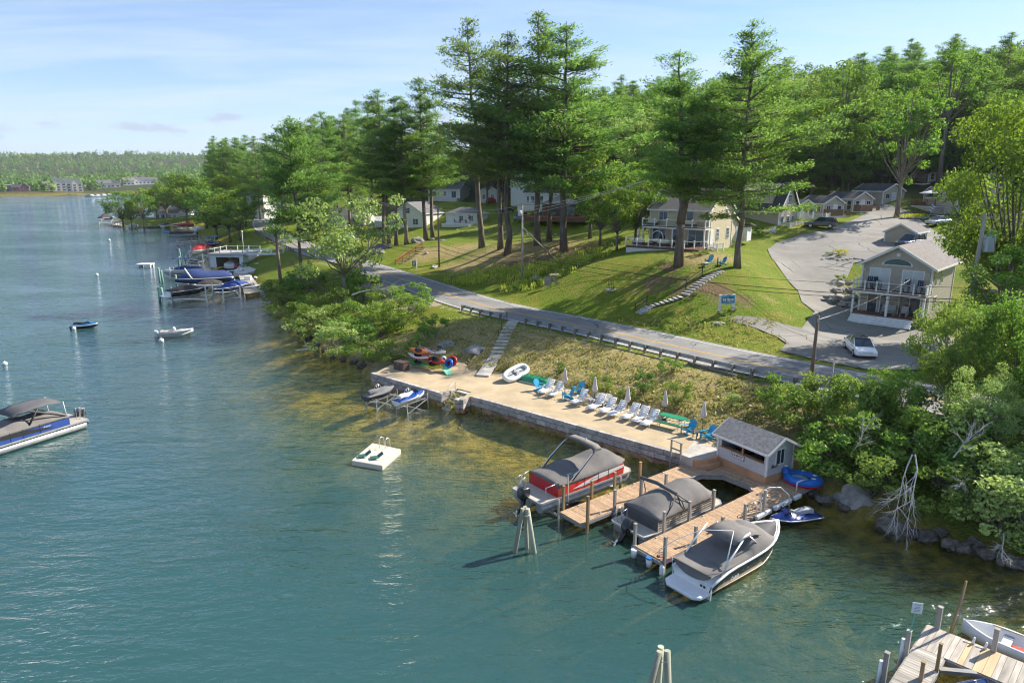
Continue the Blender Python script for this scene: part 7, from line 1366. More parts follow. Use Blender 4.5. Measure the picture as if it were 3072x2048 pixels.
pL=on(1566,846); topL=aty(1563,610,pL.y).z; UL=upole('grey pole with small transformer and leaning brace beside the road',pL,topL-pL.z,.14,poleg,(0,0)); m=MB(); m.cyl((-.32,-.1,topL-pL.z-1.7),(-.32,-.1,topL-pL.z-.9),.25,.25,14); m.build('transformer',ceram,UL)
b0_=on(1675,788); b1_=aty(1571,685,pL.y); m=MB(); m.tube([b0_-pL,b1_-pL],.10,8); m.build('brace_pole',poleg,UL)
p2=on(1318,802); t2=aty(1314,625,p2.y).z; U2=upole('brown utility pole on the slope right of the realty sign',p2,t2-p2.z,.14,poleb)
p3=on(1108,768); t3=aty(1102,592,p3.y).z; U3=upole('grey utility pole with thin crossarm beside the bare dead tree',p3,t3-p3.z,.14,poleg,(0,0),[(t3-p3.z-.3,2.2,R(-10))])
dead('fallen_pole','dark broken timber leaning between the pole and the pine clump',at(1160,730,4.6),(-.62,.1,.62),6.5,.10,0,3,deadb).__setitem__('category','timber')
p5=on(1935,690); U5=upole('brown utility pole rising behind the leafy thicket left of the cream house',Vector((p5.x,p5.y,ht(p5.x,p5.y))),9.5,.14,poleb)
for u,v,vt,lab in [(648,600,533,'distant utility pole with crossarm behind the shore trees'),(676,625,566,'nearer of the far utility poles behind the shore trees'),(700,620,568,'right one of the far utility poles behind the shore trees')]:
    q=aty(u,v,300); b=Vector((q.x,q.y,ht(q.x,q.y))); tt=aty(u,vt,300).z; upole(lab,b,tt-b.z,.16,poleg,(0,0),[(tt-b.z-.4,3.2,R(-10)),(tt-b.z-1.6,2.6,R(-10))])
# wires
def wire(name,label,pts,r=.018,sag=.5,mt=None):
    mb=MB()
    for a,b in zip(pts[:-1],pts[1:]):
        a=Vector(a);b=Vector(b); mb.tube([a+(b-a)*f-Vector((0,0,4*sag*f*(1-f))) for f in [i/12 for i in range(13)]],r,4,False)
    o=mb.build(name,mt or blk); tag(o,label,'cable')
zt=lambda u,z: u.location+Vector((0,0,z))
hR=topR-pR.z; hL=topL-pL.z; h2=t2-p2.z; h3=t3-p3.z
for k,(zR,zL_,z2,z3,lab,rr) in enumerate([(4.2,3.6,3.5,3.6,'thick telephone cable strung low along the road between the poles',.035),(3.7,2.9,2.8,3.0,'lowest telephone cable along the road between the poles',.03),(4.9,4.3,4.2,4.4,'upper of the low cables along the road',.02)]):
    wire('overhead_cable',lab,[zt(UP,zR+.2*k),zt(UL,zL_),zt(U2,z2),zt(U3,z3)],rr,.9)
for k,dx in enumerate((-.9,.0,.9)): wire('overhead_cable','power line running from the roadside pole up towards the hill, '+('left strand','middle strand','right strand')[k],[zt(UL,hL-1.6+.5*k),Vector((18.5+dx,92,ht(18.5,92)+9.2+.25*k))],.022,.4,mat('bright_cable',(.45,.43,.42)))
wire('overhead_cable','pale service cable from the brown leaning pole up to the balcony house',[Vector((aty(2455,955,pB.y).x,pB.y,topB-.3)),hl(nh,5.2,-2.1,4.2)],.03,.35,mat('bright_cable',(.45,.43,.42)))
for k in (0,1): wire('overhead_cable','power line between the roadside pole and the brown slope pole, '+('upper strand' if k else 'lower strand'),[zt(UL,hL-.3-.6*k),zt(U2,h2-.1-.4*k),zt(U3,h3-.2-.3*k)],.02,.5,mat('bright_cable',(.45,.43,.42)))
# resort sign
sp_=on(2180,936); sg=thing('resort_sign','blue and white carved sign board on white posts beside the lawn','sign',sp_,R(-8)+R(20)); 
for x in (-.8,.75): m=MB(); m.box((x,.05,.85),(.22,.22,1.9)); m.box((x,.05,1.82),(.28,.28,.06)); m.build('post',trimw,sg)
def shape(s,zc): return [(-.78*s,-.1,zc-.42*s),(-.4*s,-.1,zc-.42*s),(0,-.1,zc-.52*s),(.4*s,-.1,zc-.42*s),(.78*s,-.1,zc-.42*s),(.78*s,-.1,zc+.42*s),(.4*s,-.1,zc+.42*s),(0,-.1,zc+.54*s),(-.4*s,-.1,zc+.42*s),(-.78*s,-.1,zc+.42*s)]
m=MB(); m.plate(shape(1.06,1.35),(0,.06,0)); bd=m.build('board',trimw,sg); m=MB(); m.plate([Vector(p)+Vector((0,-.012,0)) for p in shape(1.,1.35)],(0,.01,0)); m.build('blue_border',mat('sign_light_blue',(.12,.38,.62)),bd); m=MB(); m.plate([(-.66,-.122,1.0),(.66,-.122,1.0),(.66,-.122,1.6),(-.66,-.122,1.6)],(0,.008,0)); m.build('panel',mat('sign_teal',(.05,.16,.22)),bd)
m=MB(); m.plate([(-.1,-.13,1.55),(.15,-.13,1.72),(.3,-.13,1.62),(.5,-.13,1.68),(.6,-.13,1.55)],(0,.006,0)); m.build('mountain_emblem',mat('sign_teal',(.05,.16,.22)),bd)
lettering('Hi Spot',.40,trimw,bd,(0,-.135,1.34),(R(90),0,0),bold=.02); [MB().box((-.5+.125*i,-.132,1.06),(.1,.006,.05)).build('print',trimw,bd) for i in range(9)]
# realty sign
rs_=on(1250,808); rs=thing('realty_sign','hanging dark realty sign on a white post at the road edge','sign',rs_,R(-15)); m=MB(); m.box((0,0,.85),(.1,.1,1.8)); m.build('post',trimw,rs); m=MB(); m.box((-.35,0,1.5),(1.05,.07,.08)); m.build('arm',trimw,rs); m=MB(); m.box((-.45,0,.95),(.62,.03,.9)); pn=m.build('panel',mat('sign_navy',(.02,.05,.08)),rs); [MB().box((-.45,-.02,z_),(w_,.006,h_)).build('print',trimw,pn) for z_,w_,h_ in ((1.2,.3,.07),(1.05,.4,.12),(.9,.34,.06),(.68,.4,.1))]
# red-brown stair rail on the slope
a=on(1186,795); b=on(1266,742); sr_=thing('slope_handrail','red-brown wooden stair railing climbing the slope behind the realty sign','railing',a); d=b-a
for i in range(5): p=a+d*(i/4); p.z=ht(p.x,p.y); m=MB(); m.box((p.x-a.x,p.y-a.y,p.z-a.z+.5),(.12,.12,1.1)); m.build('post',redd,sr_)
m=MB(); 
for h in (1.0,.35): m.beam(Vector((0,0,h)),d+Vector((0,0,h)),.08,.08)
for i in range(30): p=d*((i+.5)/30); m.box((p.x,p.y,p.z+.67),(.04,.04,.62))
m.build('rail',redd,sr_)
for i in range(9): p=a+d*((i+.5)/9)+Vector((.75,.35,0)); m=MB(); m.box((p.x-a.x,p.y-a.y,ht(p.x,p.y)-a.z+.05),(.9,.5,.12)); m.build('step',gpost,sr_)
# wooden junk pile, fire pit
jp=on(1660,858); jk_=thing('wood_panel_pile','pile of old wooden panels leaning together at the road edge','wood pile',jp,.2)
for i,(pl) in enumerate([[(-1.2,0,0),(-.3,-.1,0),(-.25,.2,1.2),(-1.15,.3,1.2)],[(-.3,.3,1.3),(.1,.2,1.2),(1.0,0,0),(.5,.1,0)],[(-.35,.5,1.35),(.9,.4,1.35),(.9,.9,1.45),(-.3,1.,1.4)]]): m=MB(); m.plate(pl,(0,-.06,.03)); m.build('panel',wd,jk_)
fp_=thing('fire_pit','stone fire ring with a tall dark metal grate standing in the lawn','fire pit',on(1832,872)); m=MB(); m.tube([(.55*math.cos(2*pi*i/16),.55*math.sin(2*pi*i/16),.1) for i in range(17)],.12,6,False); m.build('stone_ring',stone,fp_); m=MB()
for x in (-.3,-.1,.1,.3): m.beam((x*1.2,0,0),(x*.8,.05,1.35),.04,.04)
for z in (.35,.8,1.3): m.beam((-.38,0.02,z),(.38,.02,z),.04,.04)
m.build('grate',mat('rusty_iron',(.07,.045,.035)),fp_)
# planted spots
def tuft(label,u,v,r,h,k,name='plant'): 
    o=shrub(u,v,r*.7,h*.8,k,label,u*.2,name); o['category']='plant'; return o
tuft('leafy clump beside the middle of the lawn stairs',2088,887,.6,.5,3); tuft('clump of leaves at the left post of the resort sign',2166,946,.6,.6,1); tuft('clump of leaves at the right post of the resort sign',2200,932,.5,.5,3)
SHR.append(tree_mesh(76,3,1.7,.02,'gold',.18,22,1.2,multi=3,trunk_r=.04)); GOLD=5
tuft('golden shrub in the island bed beside the parking spaces',2522,765,1.2,1.0,GOLD,'shrub'); tuft('small yellow-green plants in the island bed',2488,765,.7,.5,3); tuft('green shrub above the boulder wall',2522,845,1.0,1.0,3,'shrub'); tuft('round dark shrub beside the cream house door',2278,705,1.,1.4,4,'shrub'); tuft('low hedge clump by the entry porch',2300,712,1.,.6,3,'shrub'); tuft('bush beside the cream house side wall',2195,740,1.,1.0,0,'shrub'); tuft('planting along the cream house deck skirt',2095,765,1.1,.5,3); tuft('planting under the deck steps',2120,760,.8,.6,1)
bed=[on(2470+i*12,778-3*math.sin(i)) for i in range(11)]
for i,p in enumerate(bed): o=link('edging_stone',RK[i%5],None,p,i); o.scale=(.35,.3,.25); tag(o,'edging stone of the island bed in the parking lot','stone','edging stones of the island bed')
fb=thing('flower_bed','raised bed of dry orange plants beside the oak in the lot','flower bed',on(2740,655)); 
for i in range(9): o=link('edging_stone',RK[i%5],fb,(-2.2+i*.55,-.6+.1*math.sin(i*2),.1),i); o.scale=(.35,.3,.3)
c=Cards(); r=np.random.default_rng(8); k=500; c.add(np.c_[r.normal(0,1.2,k),r.normal(.3,.4,k),r.uniform(.1,.7,k)],r.normal(size=(k,3))+[0,0,1],r.normal(size=(k,3)),.35,.14,r.random(k)); link('plants',c.mesh('plants',LM['gold']),fb)
kf=thing('flag','blue and white striped flag on a short staff beside the flower bed','flag',on(2788,650)); MB().cyl((0,0,0),(.2,0,2.3),.03).build('staff',galv,kf)
for i in range(6): m=MB(); m.plate([(.2-.1*i,.0,2.1-.2*i),(.2+.55-.1*i,.02,1.75-.2*i),(.2+.55-.1*i,.02,1.6-.2*i),(.2-.1*i,0,1.95-.2*i)],(0,.02,0)); m.build('stripe',mat('flag_blue',(.05,.15,.45)) if i%2 else whitep,kf)
wadk=None
for u,v,a,lab in [(2318,698,R(200),'white garden chair beside the tan house wall'),(2308,700,R(170),'grey-white garden chair next to the white one by the tan house')]: adirondack('adirondack_chair',lab,on(u,v),a,whitep)
# parking lines
pls=[((2478,790),(2550,805)),((2460,800),(2545,815))]
for a_,b_ in pls:
    a=on(*a_,.06); b=on(*b_,.06); m=MB(); m.beam(a,b,.1,.01); o=m.build('parking_line',wp,lot)
# ================================================================ left shore, boathouse and boats on lifts
def wl(u,v,z=0.): p=at(u,v,z); return Vector((p.x,p.y,0))
LZ=.7
gdk=thing('shore_dock','grey plank dock along the shore beside the covered boats','dock',wl(750,840),0)
quad=[at(u,v,LZ) for u,v in ((714,816),(746,818),(790,873),(733,882))]
o_=gdk.location; e0=(quad[3]-quad[0]); e1=(quad[2]-quad[1]); k=26; gpl=mat('grey_planks',(.40,.37,.33),rough=.9,var=.2,scale=2)
for i in range(k):
    f0,f1=i/k,(i+.88)/k; P=[quad[0]+e0*f0,quad[1]+e1*f0,quad[1]+e1*f1,quad[0]+e0*f1]; m=MB(); m.plate([p-o_ for p in P],(0,0,-.06)); m.build('plank',gpl,gdk)
for q in quad: m=MB(); m.cyl(Vector((q.x,q.y,-1.2))-o_,Vector((q.x,q.y,LZ-.05))-o_,.12); m.build('post',pileg,gdk)
m=MB(); m.box((quad[0]+(quad[2]-quad[0])*.45)-o_+Vector((0,0,.35)),(1.0,.7,.7)) if False else m.box(tuple((quad[0]+(quad[2]-quad[0])*.45)-o_+Vector((0,0,.35))),(1.1,.8,.7)); m.build('dock_box',whitep,gdk)
# boathouse
bh0=at(629,800,.5); BA=R(-6); stucco=mat('white_stucco',(.70,.70,.68),rough=.8,var=.08)
bh=thing('boathouse','white flat-roofed boathouse with dark open slip and railed roof deck','boathouse',Vector((bh0.x,bh0.y,0)),BA); BWd,BDp,BHt=7.4,7.5,2.9
m=MB(); m.box((.75,.1,(BHt+.3)/2),(1.5,.2,BHt-.3)); m.box((BWd-.45,.1,(BHt+.3)/2),(.9,.2,BHt-.3)); m.box((BWd/2,.1,BHt-.2),(BWd,.22,.5)); m.box((.1,BDp/2,BHt/2),(.2,BDp,BHt)); m.box((BWd-.1,BDp/2,BHt/2),(.2,BDp,BHt)); m.box((BWd/2,BDp-.1,BHt/2),(BWd,.2,BHt)); m.build('wall',stucco,bh)
m=MB(); m.box((BWd/2,BDp/2,BHt+.1),(BWd+.5,BDp+.5,.2)); m.build('roof_deck',steps_g,bh); rail(bh,[(0,-.1),(BWd,-.1),(BWd,2.)],BHt+.2,.95,2.4,bal=0); rail(bh,[(0,-.1),(-.1,BDp),(BWd,BDp)],BHt+.2,.95,2.4,bal=0)
m=MB(); m.box((BWd/2+.3,3.,.05),(4.6,6.,.12)); m.build('slip_floor',dimi,bh)
cv=runabout('boat under beige cover inside the boathouse',hl(bh,3.9,.5,.2),BA+pi/2,5.8,2.3,gel,gel,mat('cover_beige',(.40,.36,.31)),profile=[(.03,.3),(.25,.8),(.5,1.0),(.7,.5),(.85,.1)],plat=0)
fb_=thing('fender_ball','red mooring ball on the boathouse slip','fender',hl(bh,5.9,-.4,.6)); MB().ell((0,0,0),(.4,.4,.4)).build('ball',krd,fb_); MB().tube([(0,0,.38),(0,.1,.9)],.02).build('rope',blk,fb_)
wk=thing('boardwalk','white-railed footbridge from the road to the boathouse roof','footbridge',hl(bh,BWd,1.2,0),R(10)); m=MB(); m.box((3.6,0,BHt+.05),(7.6,1.4,.2)); m.build('deck_floor',trimw,wk); rail(wk,[(0,-.7),(7.4,-.7)],BHt+.15,.95,2.4,bal=0); rail(wk,[(0,.7),(7.4,.7)],BHt+.15,.95,2.4,bal=0)
pd=MB(); pd.prism([tuple(at(u,v,.85)[:2]) for u,v in ((700,818),(728,785),(760,783),(785,795),(760,815),(730,822))],.2,.9); o=pd.build('concrete_apron',conc); tag(o,'pale concrete apron beside the boathouse','apron',kind='structure')
tuft('dark clipped bush beside the boathouse slip',738,806,1.3,1.4,4,'shrub')
ks=thing('kayak_stand','small wooden stand of teal and blue kayaks on the grass by the boathouse','rack',at(785,775,1.3),.4)
for x in (-1.,1.): m=MB(); m.beam((x,0,0),(x,0,1.6),.12,.12); m.build('post',wd,ks)
for i,(z,mt) in enumerate(((.5,'kt'),(1.0,'kb'),(1.5,'kt'))): kayak(('lowest teal kayak','middle blue kayak','uppermost teal kayak')[i]+' on the boathouse stand',ks.location+Vector((0,-.2,z-.1)),.4,3.,mat('kayak_teal',(.02,.22,.26)) if mt=='kt' else mat('kayak_blue',(.03,.14,.32)),mat('kayak_teal',(.02,.22,.26)),R(-10))
sb=thing('paddle_board','pale green paddle board lying on the slope by the boathouse','paddle board',at(790,790,1.5),.6); m=MB(); m.prism([(1.7*math.cos(a),.42*math.sin(a)) for a in [2*pi*j/20 for j in range(20)]],0,.12); m.build('board',mat('board_mint',(.50,.66,.50)),sb); m=MB(); m.plate([(-1.3,-.02,0),(-1.1,-.02,0),(-1.35,-.02,-.2)],(0,.04,0)); m.build('fin',blk,sb)
# boats on lifts
def liftposts(label,pts,h=1.6,name='boat_lift'):
    c=sum((Vector((p.x,p.y,0)) for p in pts),Vector())/len(pts); t=thing(name,label,'boat lift',c)
    for p in pts: m=MB(); m.beam((p.x-c.x,p.y-c.y,-1.2),(p.x-c.x,p.y-c.y,h),.16,.16); m.build('post',trimw,t)
    for a,b in ((0,1),(2,3),(0,2),(1,3)):
        if max(a,b)<len(pts): m=MB(); m.beam((pts[a].x-c.x,pts[a].y-c.y,.35),(pts[b].x-c.x,pts[b].y-c.y,.35),.12,.16); m.build('beam',alu,t)
def rb_(label,ub,vb,ue,ve,B,side,cov,z=.55,prof=None,bow=None,plat=.7,free=.85,stripe=None,name='motorboat'):
    a=wl(ub,vb); b=wl(ue,ve); d=b-a; return runabout(label,a+Vector((0,0,z)),math.atan2(d.y,d.x),d.length,B,side,gel,cov,0,prof,bow,plat=plat,free=free,stripe=stripe,name=name)
k1=rb_('black-hulled motorboat with brown-black cover on the lift nearest the camera on the left',505,905,628,889,2.5,gelk,covk,.6,[(.02,.1),(.2,.35),(.4,.75),(.6,.55),(.75,.2),(.9,.1)],None,.9,.9)
k2=rb_('small blue motorboat with royal blue cover beside the grey dock',735,872,646,897,2.2,geln,covb,.55,[(.03,.25),(.3,.75),(.5,.7),(.7,.35),(.9,.1)],None,.5,.75)
k3=rb_('large motorboat wrapped in a navy cover with white arch at the covered boats',700,855,528,868,3.1,geln,covn,.6,[(.02,.5),(.15,1.0),(.4,1.05),(.6,1.4),(.72,1.5),(.85,.9),(.96,.3)],None,.4,1.0)
m=MB(); m.tube([(6.6,-1.45,1.1),(7.3,-1.2,2.4),(7.4,0,2.75),(7.3,1.2,2.4),(6.6,1.45,1.1)],.14,6); m.build('arch',gel,k3)
k4=rb_('white motorboat with blue side and navy sunshade left of the boathouse',604,826,494,838,2.5,gel,covn,.55,[(.02,.1),(.2,.3),(.4,.6),(.6,.4),(.75,.12)],None,.6,.95,geln)
m=MB(); m.box((3.4,0,3.0),(2.6,2.0,.08)); m.build('bimini',covn,k4); [MB().beam((x,y,.9),(x*.6+1.4,y,3.0),.05,.05).build('bimini_leg',alu,k4) for x in (2.2,4.6) for y in (-.95,.95)]
k5=rb_('white motorboat with red cover on a lift behind the boathouse corner',625,765,575,778,2.5,gel,covr,.95,[(.02,.4),(.3,1.1),(.55,1.2),(.75,.6),(.92,.2)],None,.5,.9)
k6=rb_('motorboat with grey-brown cover between the black boat and the blue boat',668,872,580,880,2.3,gel,covk,.4,[(.02,.3),(.3,.8),(.6,.7),(.85,.2)],None,.3,.8)
k7=rb_('motorboat with bright blue sunshade behind the boathouse roof',652,742,612,752,2.4,geln,covn,.5,[(.02,.2),(.4,.6),(.8,.2)],None,.4,.9); m=MB(); m.box((2.6,0,2.7),(3.,2.1,.1)); m.build('bimini',mat('bimini_blue',(.03,.16,.42)),k7); [MB().beam((x,y,.8),(x,y,2.7),.05,.05).build('bimini_leg',alu,k7) for x in (1.3,3.8) for y in (-.95,.95)]
jetski('jet_ski','dark jet ski on a float left of the boathouse door',wl(583,797)+Vector((0,0,.35)),R(170),jd,jd,blk); jetski('jet_ski','black and silver jet ski on a ramp at the end of the grey dock',wl(752,876)+Vector((0,0,.45)),R(30),js,jd,blk); jetski('jet_ski','white and black jet ski on the grey dock beside the boathouse',wl(708,826)+Vector((0,0,.5)),R(20),jw,jd,blk)
for lab,P in [('white boat lift posts around the black-hulled boat',[(518,902),(568,892),(620,905),(640,892)]),('white boat lift posts around the small blue boat',[(672,908),(722,898),(664,890),(708,880)]),('white boat lift posts around the white boat with navy shade',[(524,835),(564,818),(512,838),(600,826)]),('white boat lift posts under the red covered boat',[(570,780),(610,790),(575,765),(625,772)])]: liftposts(lab,[wl(*q) for q in P],2.2)
gp2=mat('green_pile',(.16,.30,.25),rough=.9,var=.25,stretch=(1,1,.2))
for i,(u,v,vt,lab) in enumerate([(480,845,805,'green-tinted pile left of the white boat'),(490,848,812,'second green-tinted pile left of the white boat'),(480,905,862,'green-tinted pile left of the black-hulled boat'),(490,890,865,'short green-tinted pile behind the black-hulled boat'),(537,790,745,'green pile behind the red covered boat'),(545,795,748,'pale pile behind the red covered boat'),(556,788,752,'right pile of the cluster behind the red covered boat'),(533,860,826,'green pile between the white boat and the navy cover'),(540,800,770,'leaning green pile in front of the red covered boat')]):
    b=wl(u,v); h=aty(u,vt,b.y).z; t=thing('mooring_pile',lab,'pile',b); m=MB(); m.tube([(0,0,-1.5),(-.15*(i%2),0,h)],[.2,.17],8); m.build('shaft',gp2,t); m=MB(); m.cyl((-.15*(i%2),0,h),(-.15*(i%2),0,h+.06),.2,.14,8); m.build('cap',whitep,t)
srf=thing('swim_raft','small white swim raft floating left of the boathouse','raft',wl(437,800),.1); m=MB(); m.box((0,0,.55),(2.9,2.2,.22)); m.build('deck',whitep,srf); [MB().box((x,y,.15),(.5,.5,.6)).build('float',whitep,srf) for x in (-1.1,1.1) for y in (-.8,.8)]
# stub trunk next to the shore pine
stp=on(843,855); stt=thing('broken_pine','short broken pine trunk topped with one green tuft beside the lake-edge pine','pine tree',stp); hh=aty(834,690,stp.y).z-stp.z; m=MB(); m.tube([(0,0,-.4),(-.1,0,hh*.5),(-.2,0,hh)],[.30,.26,.22],8); m.build('trunk',bark,stt); c=Cards(); r=np.random.default_rng(5); k=420; q=r.normal(size=(k,3))*[.9,.9,.5]+[-.3,0,hh]; c.add(q,r.normal(size=(k,3)),r.normal(size=(k,3))+[0,0,1],.55,.2,r.random(k)); link('crown',c.mesh('crown',LM['pine']),stt)
lamp=thing('lamp_post','thin white lamp post behind the boathouse footbridge','lamp post',aty(730,742,150)); lamp.location.z=ht(lamp.location.x,lamp.location.y); MB().cyl((0,0,0),(0,0,5.2),.06).build('pole',trimw,lamp); MB().ell((0,0,5.3),(.2,.2,.2)).build('globe',trimw,lamp)
# more boats further along the shore
p1=pontoon('dark covered pontoon boat with blue nose beyond the long pier',wl(548,708),R(195),8.4,2.6,.7,smoke,None,covk,[(.05,.3),(.3,.8),(.6,.8),(.9,.5)],(-.6,.4)); m=MB(); m.box((4.0,0,1.25),(2.4,2.4,.3)); m.build('nose_cover',mat('bimini_blue',(.03,.16,.42)),p1)
a=wl(583,688); b=wl(522,690); d=b-a; rr=runabout('red and white speedboat on a lift near the sandy point',a+Vector((0,0,1.1)),math.atan2(d.y,d.x),d.length,2.4,gelr,gel,covr,profile=[(.03,.2),(.3,.6),(.6,.3),(.8,.1)],plat=.5); liftposts('boat lift under the red and white speedboat',[wl(535,692),wl(560,690),wl(545,686),wl(575,685)],1.4)
a=wl(300,670); b=wl(340,666); d=b-a; runabout('dark blue cabin boat on a lift off the tip of the wooded point',a+Vector((0,0,1.2)),math.atan2(d.y,d.x),d.length+1.,2.6,geln,gel,covk,profile=[(.05,.4),(.3,1.6),(.55,1.7),(.7,.4),(.9,.1)],plat=.6); liftposts('boat lift posts under the dark blue cabin boat',[wl(298,672),wl(335,670),wl(305,666),wl(338,664)],1.2)
def pier(label,u0,v0,u1,v1,w=1.6,z=.8,n=5,mt=None):
    a=wl(u0,v0); b=wl(u1,v1); d=b-a; t=thing('pier',label,'pier',a,math.atan2(d.y,d.x)); m=MB(); m.box((d.length/2,0,z),(d.length,w,.14)); m.build('walkway',mt or gpl,t)
    for i in range(n): m=MB(); m.box((d.length*(i+.3)/n,-w/2-.1,z*.5+.2),(.2,.2,z+1.4)); m.build('post',pileg,t)
pier('long low pier reaching out beyond the boathouse',520,737,628,728,1.5); pier('pier with white posts along the tip of the wooded point',370,690,468,684,1.8,.7,9); pier('short pier at the sandy part of the point',510,684,545,676,1.6); pier('pier with dark posts left of the point trees',335,678,375,682,2.,.6,6); pier('wooden pier in front of the white point house',470,684,530,672,1.6,.8,6)
for i,(u,v,lab,cv_) in enumerate([(400,684,'white boat moored at the tip of the point',gel),(352,677,'small dark boat behind the point pier',covk),(500,682,'low covered boat at the sandy point pier',covk),(595,693,'white boat under the leafy shore trees',gel)]): rb_(lab,u-12,v+2,u+16,v-1,2.2,gel,cv_,.2,None,None,.3,.8)
ph=house('white_cottage','low white boathouse cottage with grey roof on the wooded point',wl(537,668)+Vector((0,0,1.2)),R(-8),11.,7.,2.8,1.8,whites,rt2,'x',[('f',1.6,1.3,1.5,1.6,(2,1)),('f',4.,1.3,1.5,1.6,(2,1)),('f',7.,1.4,1.,1.2,(1,2)),('f',9.4,1.4,1.,1.2,(1,2))],.4,cat='cottage',base=2.5)
ph2=house('white_cottage','white cottage half hidden by trees behind the point boathouse',wl(560,655)+Vector((0,0,2.5)),R(-8),7.,6.,2.8,1.8,whites,rg,'x',[('f',2.,1.4,1.,1.2,(1,2)),('f',5.,1.4,1.,1.2,(1,2))],.4,cat='cottage',base=3.5)
p=wl(547,662); car('parked_car','dark car parked beside the cottage on the point','car',p+Vector((0,0,1.3)),R(80),4.5,1.8,1.5,cnav,sedan,(.10,.27,.56,.76))
for i,(u,y,v,vt,k,lab,w) in enumerate([(370,258,676,568,1,'round tree at the tip of the wooded point',1.2),(432,252,678,566,0,'dark tree next to the tip of the wooded point',.95),(395,255,676,600,2,'small bright tree in front on the wooded point',1.2),(500,285,640,540,0,'dense tree behind the white point cottage',1.3),(560,265,650,525,2,'light green tree right of the white point cottage',1.25),(620,240,680,545,2,'broad tree on the shore beyond the long pier',1.3),(650,205,705,560,1,'leafy tree on the shore behind the red speedboat',1.25),(690,190,720,575,2,'bright leafy tree behind the boathouse',1.25),(720,180,722,600,0,'leafy tree beside the lamp post at the boathouse',1.2),(600,280,650,530,0,'tree behind the broad shore tree',1.2),(540,310,630,520,1,'tall tree far back on the point',1.2),(665,250,640,520,2,'tall leafy tree behind the shore trees',1.2),(740,215,690,560,1,'leafy tree at the bend of the road',1.1),(470,290,640,560,2,'pale tree behind the point tip',1.2)]):
    p=aty(u,v,y); z=max(ht(p.x,y),.3); h=max(5,aty(u,vt,y).z-z); plant('broadleaf_tree',lab,'tree',HARD[k],(p.x,y,z-.2),u*.4,(h/20*w*1.2,h/20*w*1.2,h/20))
for i,(u,y,vt,k) in enumerate([(655,300,432,0),(670,320,422,2),(690,310,414,1),(720,290,408,2)]):
    p=aty(u,600,y); z=max(ht(p.x,y),.4); plant('pine_tree','dark pine at the left end of the roadside wood above the point','pine tree',PINES[k],(p.x,y,z-.2),u,(1.1,1.1,(aty(u,vt,y).z-z)/30),'pines above the point')
# ================================================================ far shore
def faredge(u,v): return Vector(at(u,v,0.))
fw=Cards(); r=np.random.default_rng(44); M=60000
x=r.uniform(-1700,120,M); y=r.uniform(640,2600,M); u=1536+FPX*x/(y*cP); ok=(u>-60)&(u<1150)&~((y>1500)&(r.random(M)<.55))&~inside(SH,x,y)
dd=pdist(SH,x,y); ok&=(dd>2.5)&~((dd<38)&(u>120)&(u<330)&(r.random(M)<.8)); 
for (hu,hw,hv) in [(48,40,582),(84,30,582),(215,62,573),(345,34,568),(408,26,560),(478,52,556),(440,18,548)]:
    sy=at(hu,586.5 if hu<330 else 583,0.).y+max(0,586-hv)*5.5+22; ok&=~((np.abs(u-hu)<hw)&(y<sy))
ok&=(y<1500)|(r.random(M)<.5); x,y=x[ok][:5200],y[ok][:5200]; z=h0(x,y); T=len(x); n=26
kd=r.random(T)<.25; h=np.where(kd,r.uniform(14,24,T),r.uniform(7,17,T)); w=h*np.where(kd,r.uniform(.14,.22,T),r.uniform(.32,.52,T)); d=rdir(r,T*n).reshape(T,n,3)
tp=(1-.75*np.clip(d[:,:,2],0,1))*kd[:,None]+(~kd)[:,None]; c=np.stack([x,y,z+h*.55],1)[:,None]+d*np.stack([w[:,None]*tp,w[:,None]*tp,np.repeat(h[:,None]*.45,n,1)],2)*r.uniform(.6,1.,(T,n,1))
sz=np.repeat(np.where(kd,.6,1.),n); tn=np.repeat(np.where(kd,.15,.5)+r.normal(0,.2,T),n)+r.normal(0,.1,T*n)
fw.add(c.reshape(-1,3),r.normal(size=(T*n,3)),d.reshape(-1,3)+np.array([0,-.1,.5])+r.normal(size=(T*n,3))*.4,r.uniform(2.6,5.,T*n)*sz,r.uniform(2.,4.,T*n)*sz,np.clip(tn,0,1))
fo=link('far_woods',fw.mesh('far_woods',LM['far'])); tag(fo,'wooded hills along the far shore of the lake','woods',kind='stuff')
def farhouse(label,u,v,W,D,H,rise,wm,rm,nw=3,floors=1,cat='house',name='lakeside_house',ridge='x'):
    sh=at(u,586.5 if u<330 else 583,0.); off=max(0,(586-v))*5.5+6; f=(sh.y+off)/sh.y; p=Vector((sh.x*f,sh.y*f,0)); p.z=max(ht(p.x,p.y),.5)+.3; wins=[('f',W*(i+.5)/nw,1.8+3.*fl_,W/nw*.5,1.6,(1,1)) for i in range(nw) for fl_ in range(floors)]
    return house(name,label,p,R(32),W,D,H,rise,wm,rm,ridge,wins,.4,cat=cat,base=3)
pinks=mat('dusty_red_siding',(.30,.14,.12),rough=.8,siding=.3)
farhouse('grey boathouse with columns at the far left shore',48,582,22,12,7.,1.,mat('greige',(.30,.27,.24)),rg,5,1,'boathouse'); farhouse('dusty red gabled cottage on the far left shore',92,584,9,9,6.,4.,pinks,rdk,2,2,ridge='y'); farhouse('small dusty red cottage left of the gabled one on the far shore',72,582,10,8,4.5,3.,pinks,rdk,2)
for i,u in enumerate((188,204,219,234,252)): farhouse(('first','second','third','fourth','fifth')[i]+' from the left of the tall cream terraced lake houses',u,573-i*.5,11,14,11.,6.,mat('cream_far',(.74,.67,.55)),rt2,2,3,ridge='y',name='terraced_house')
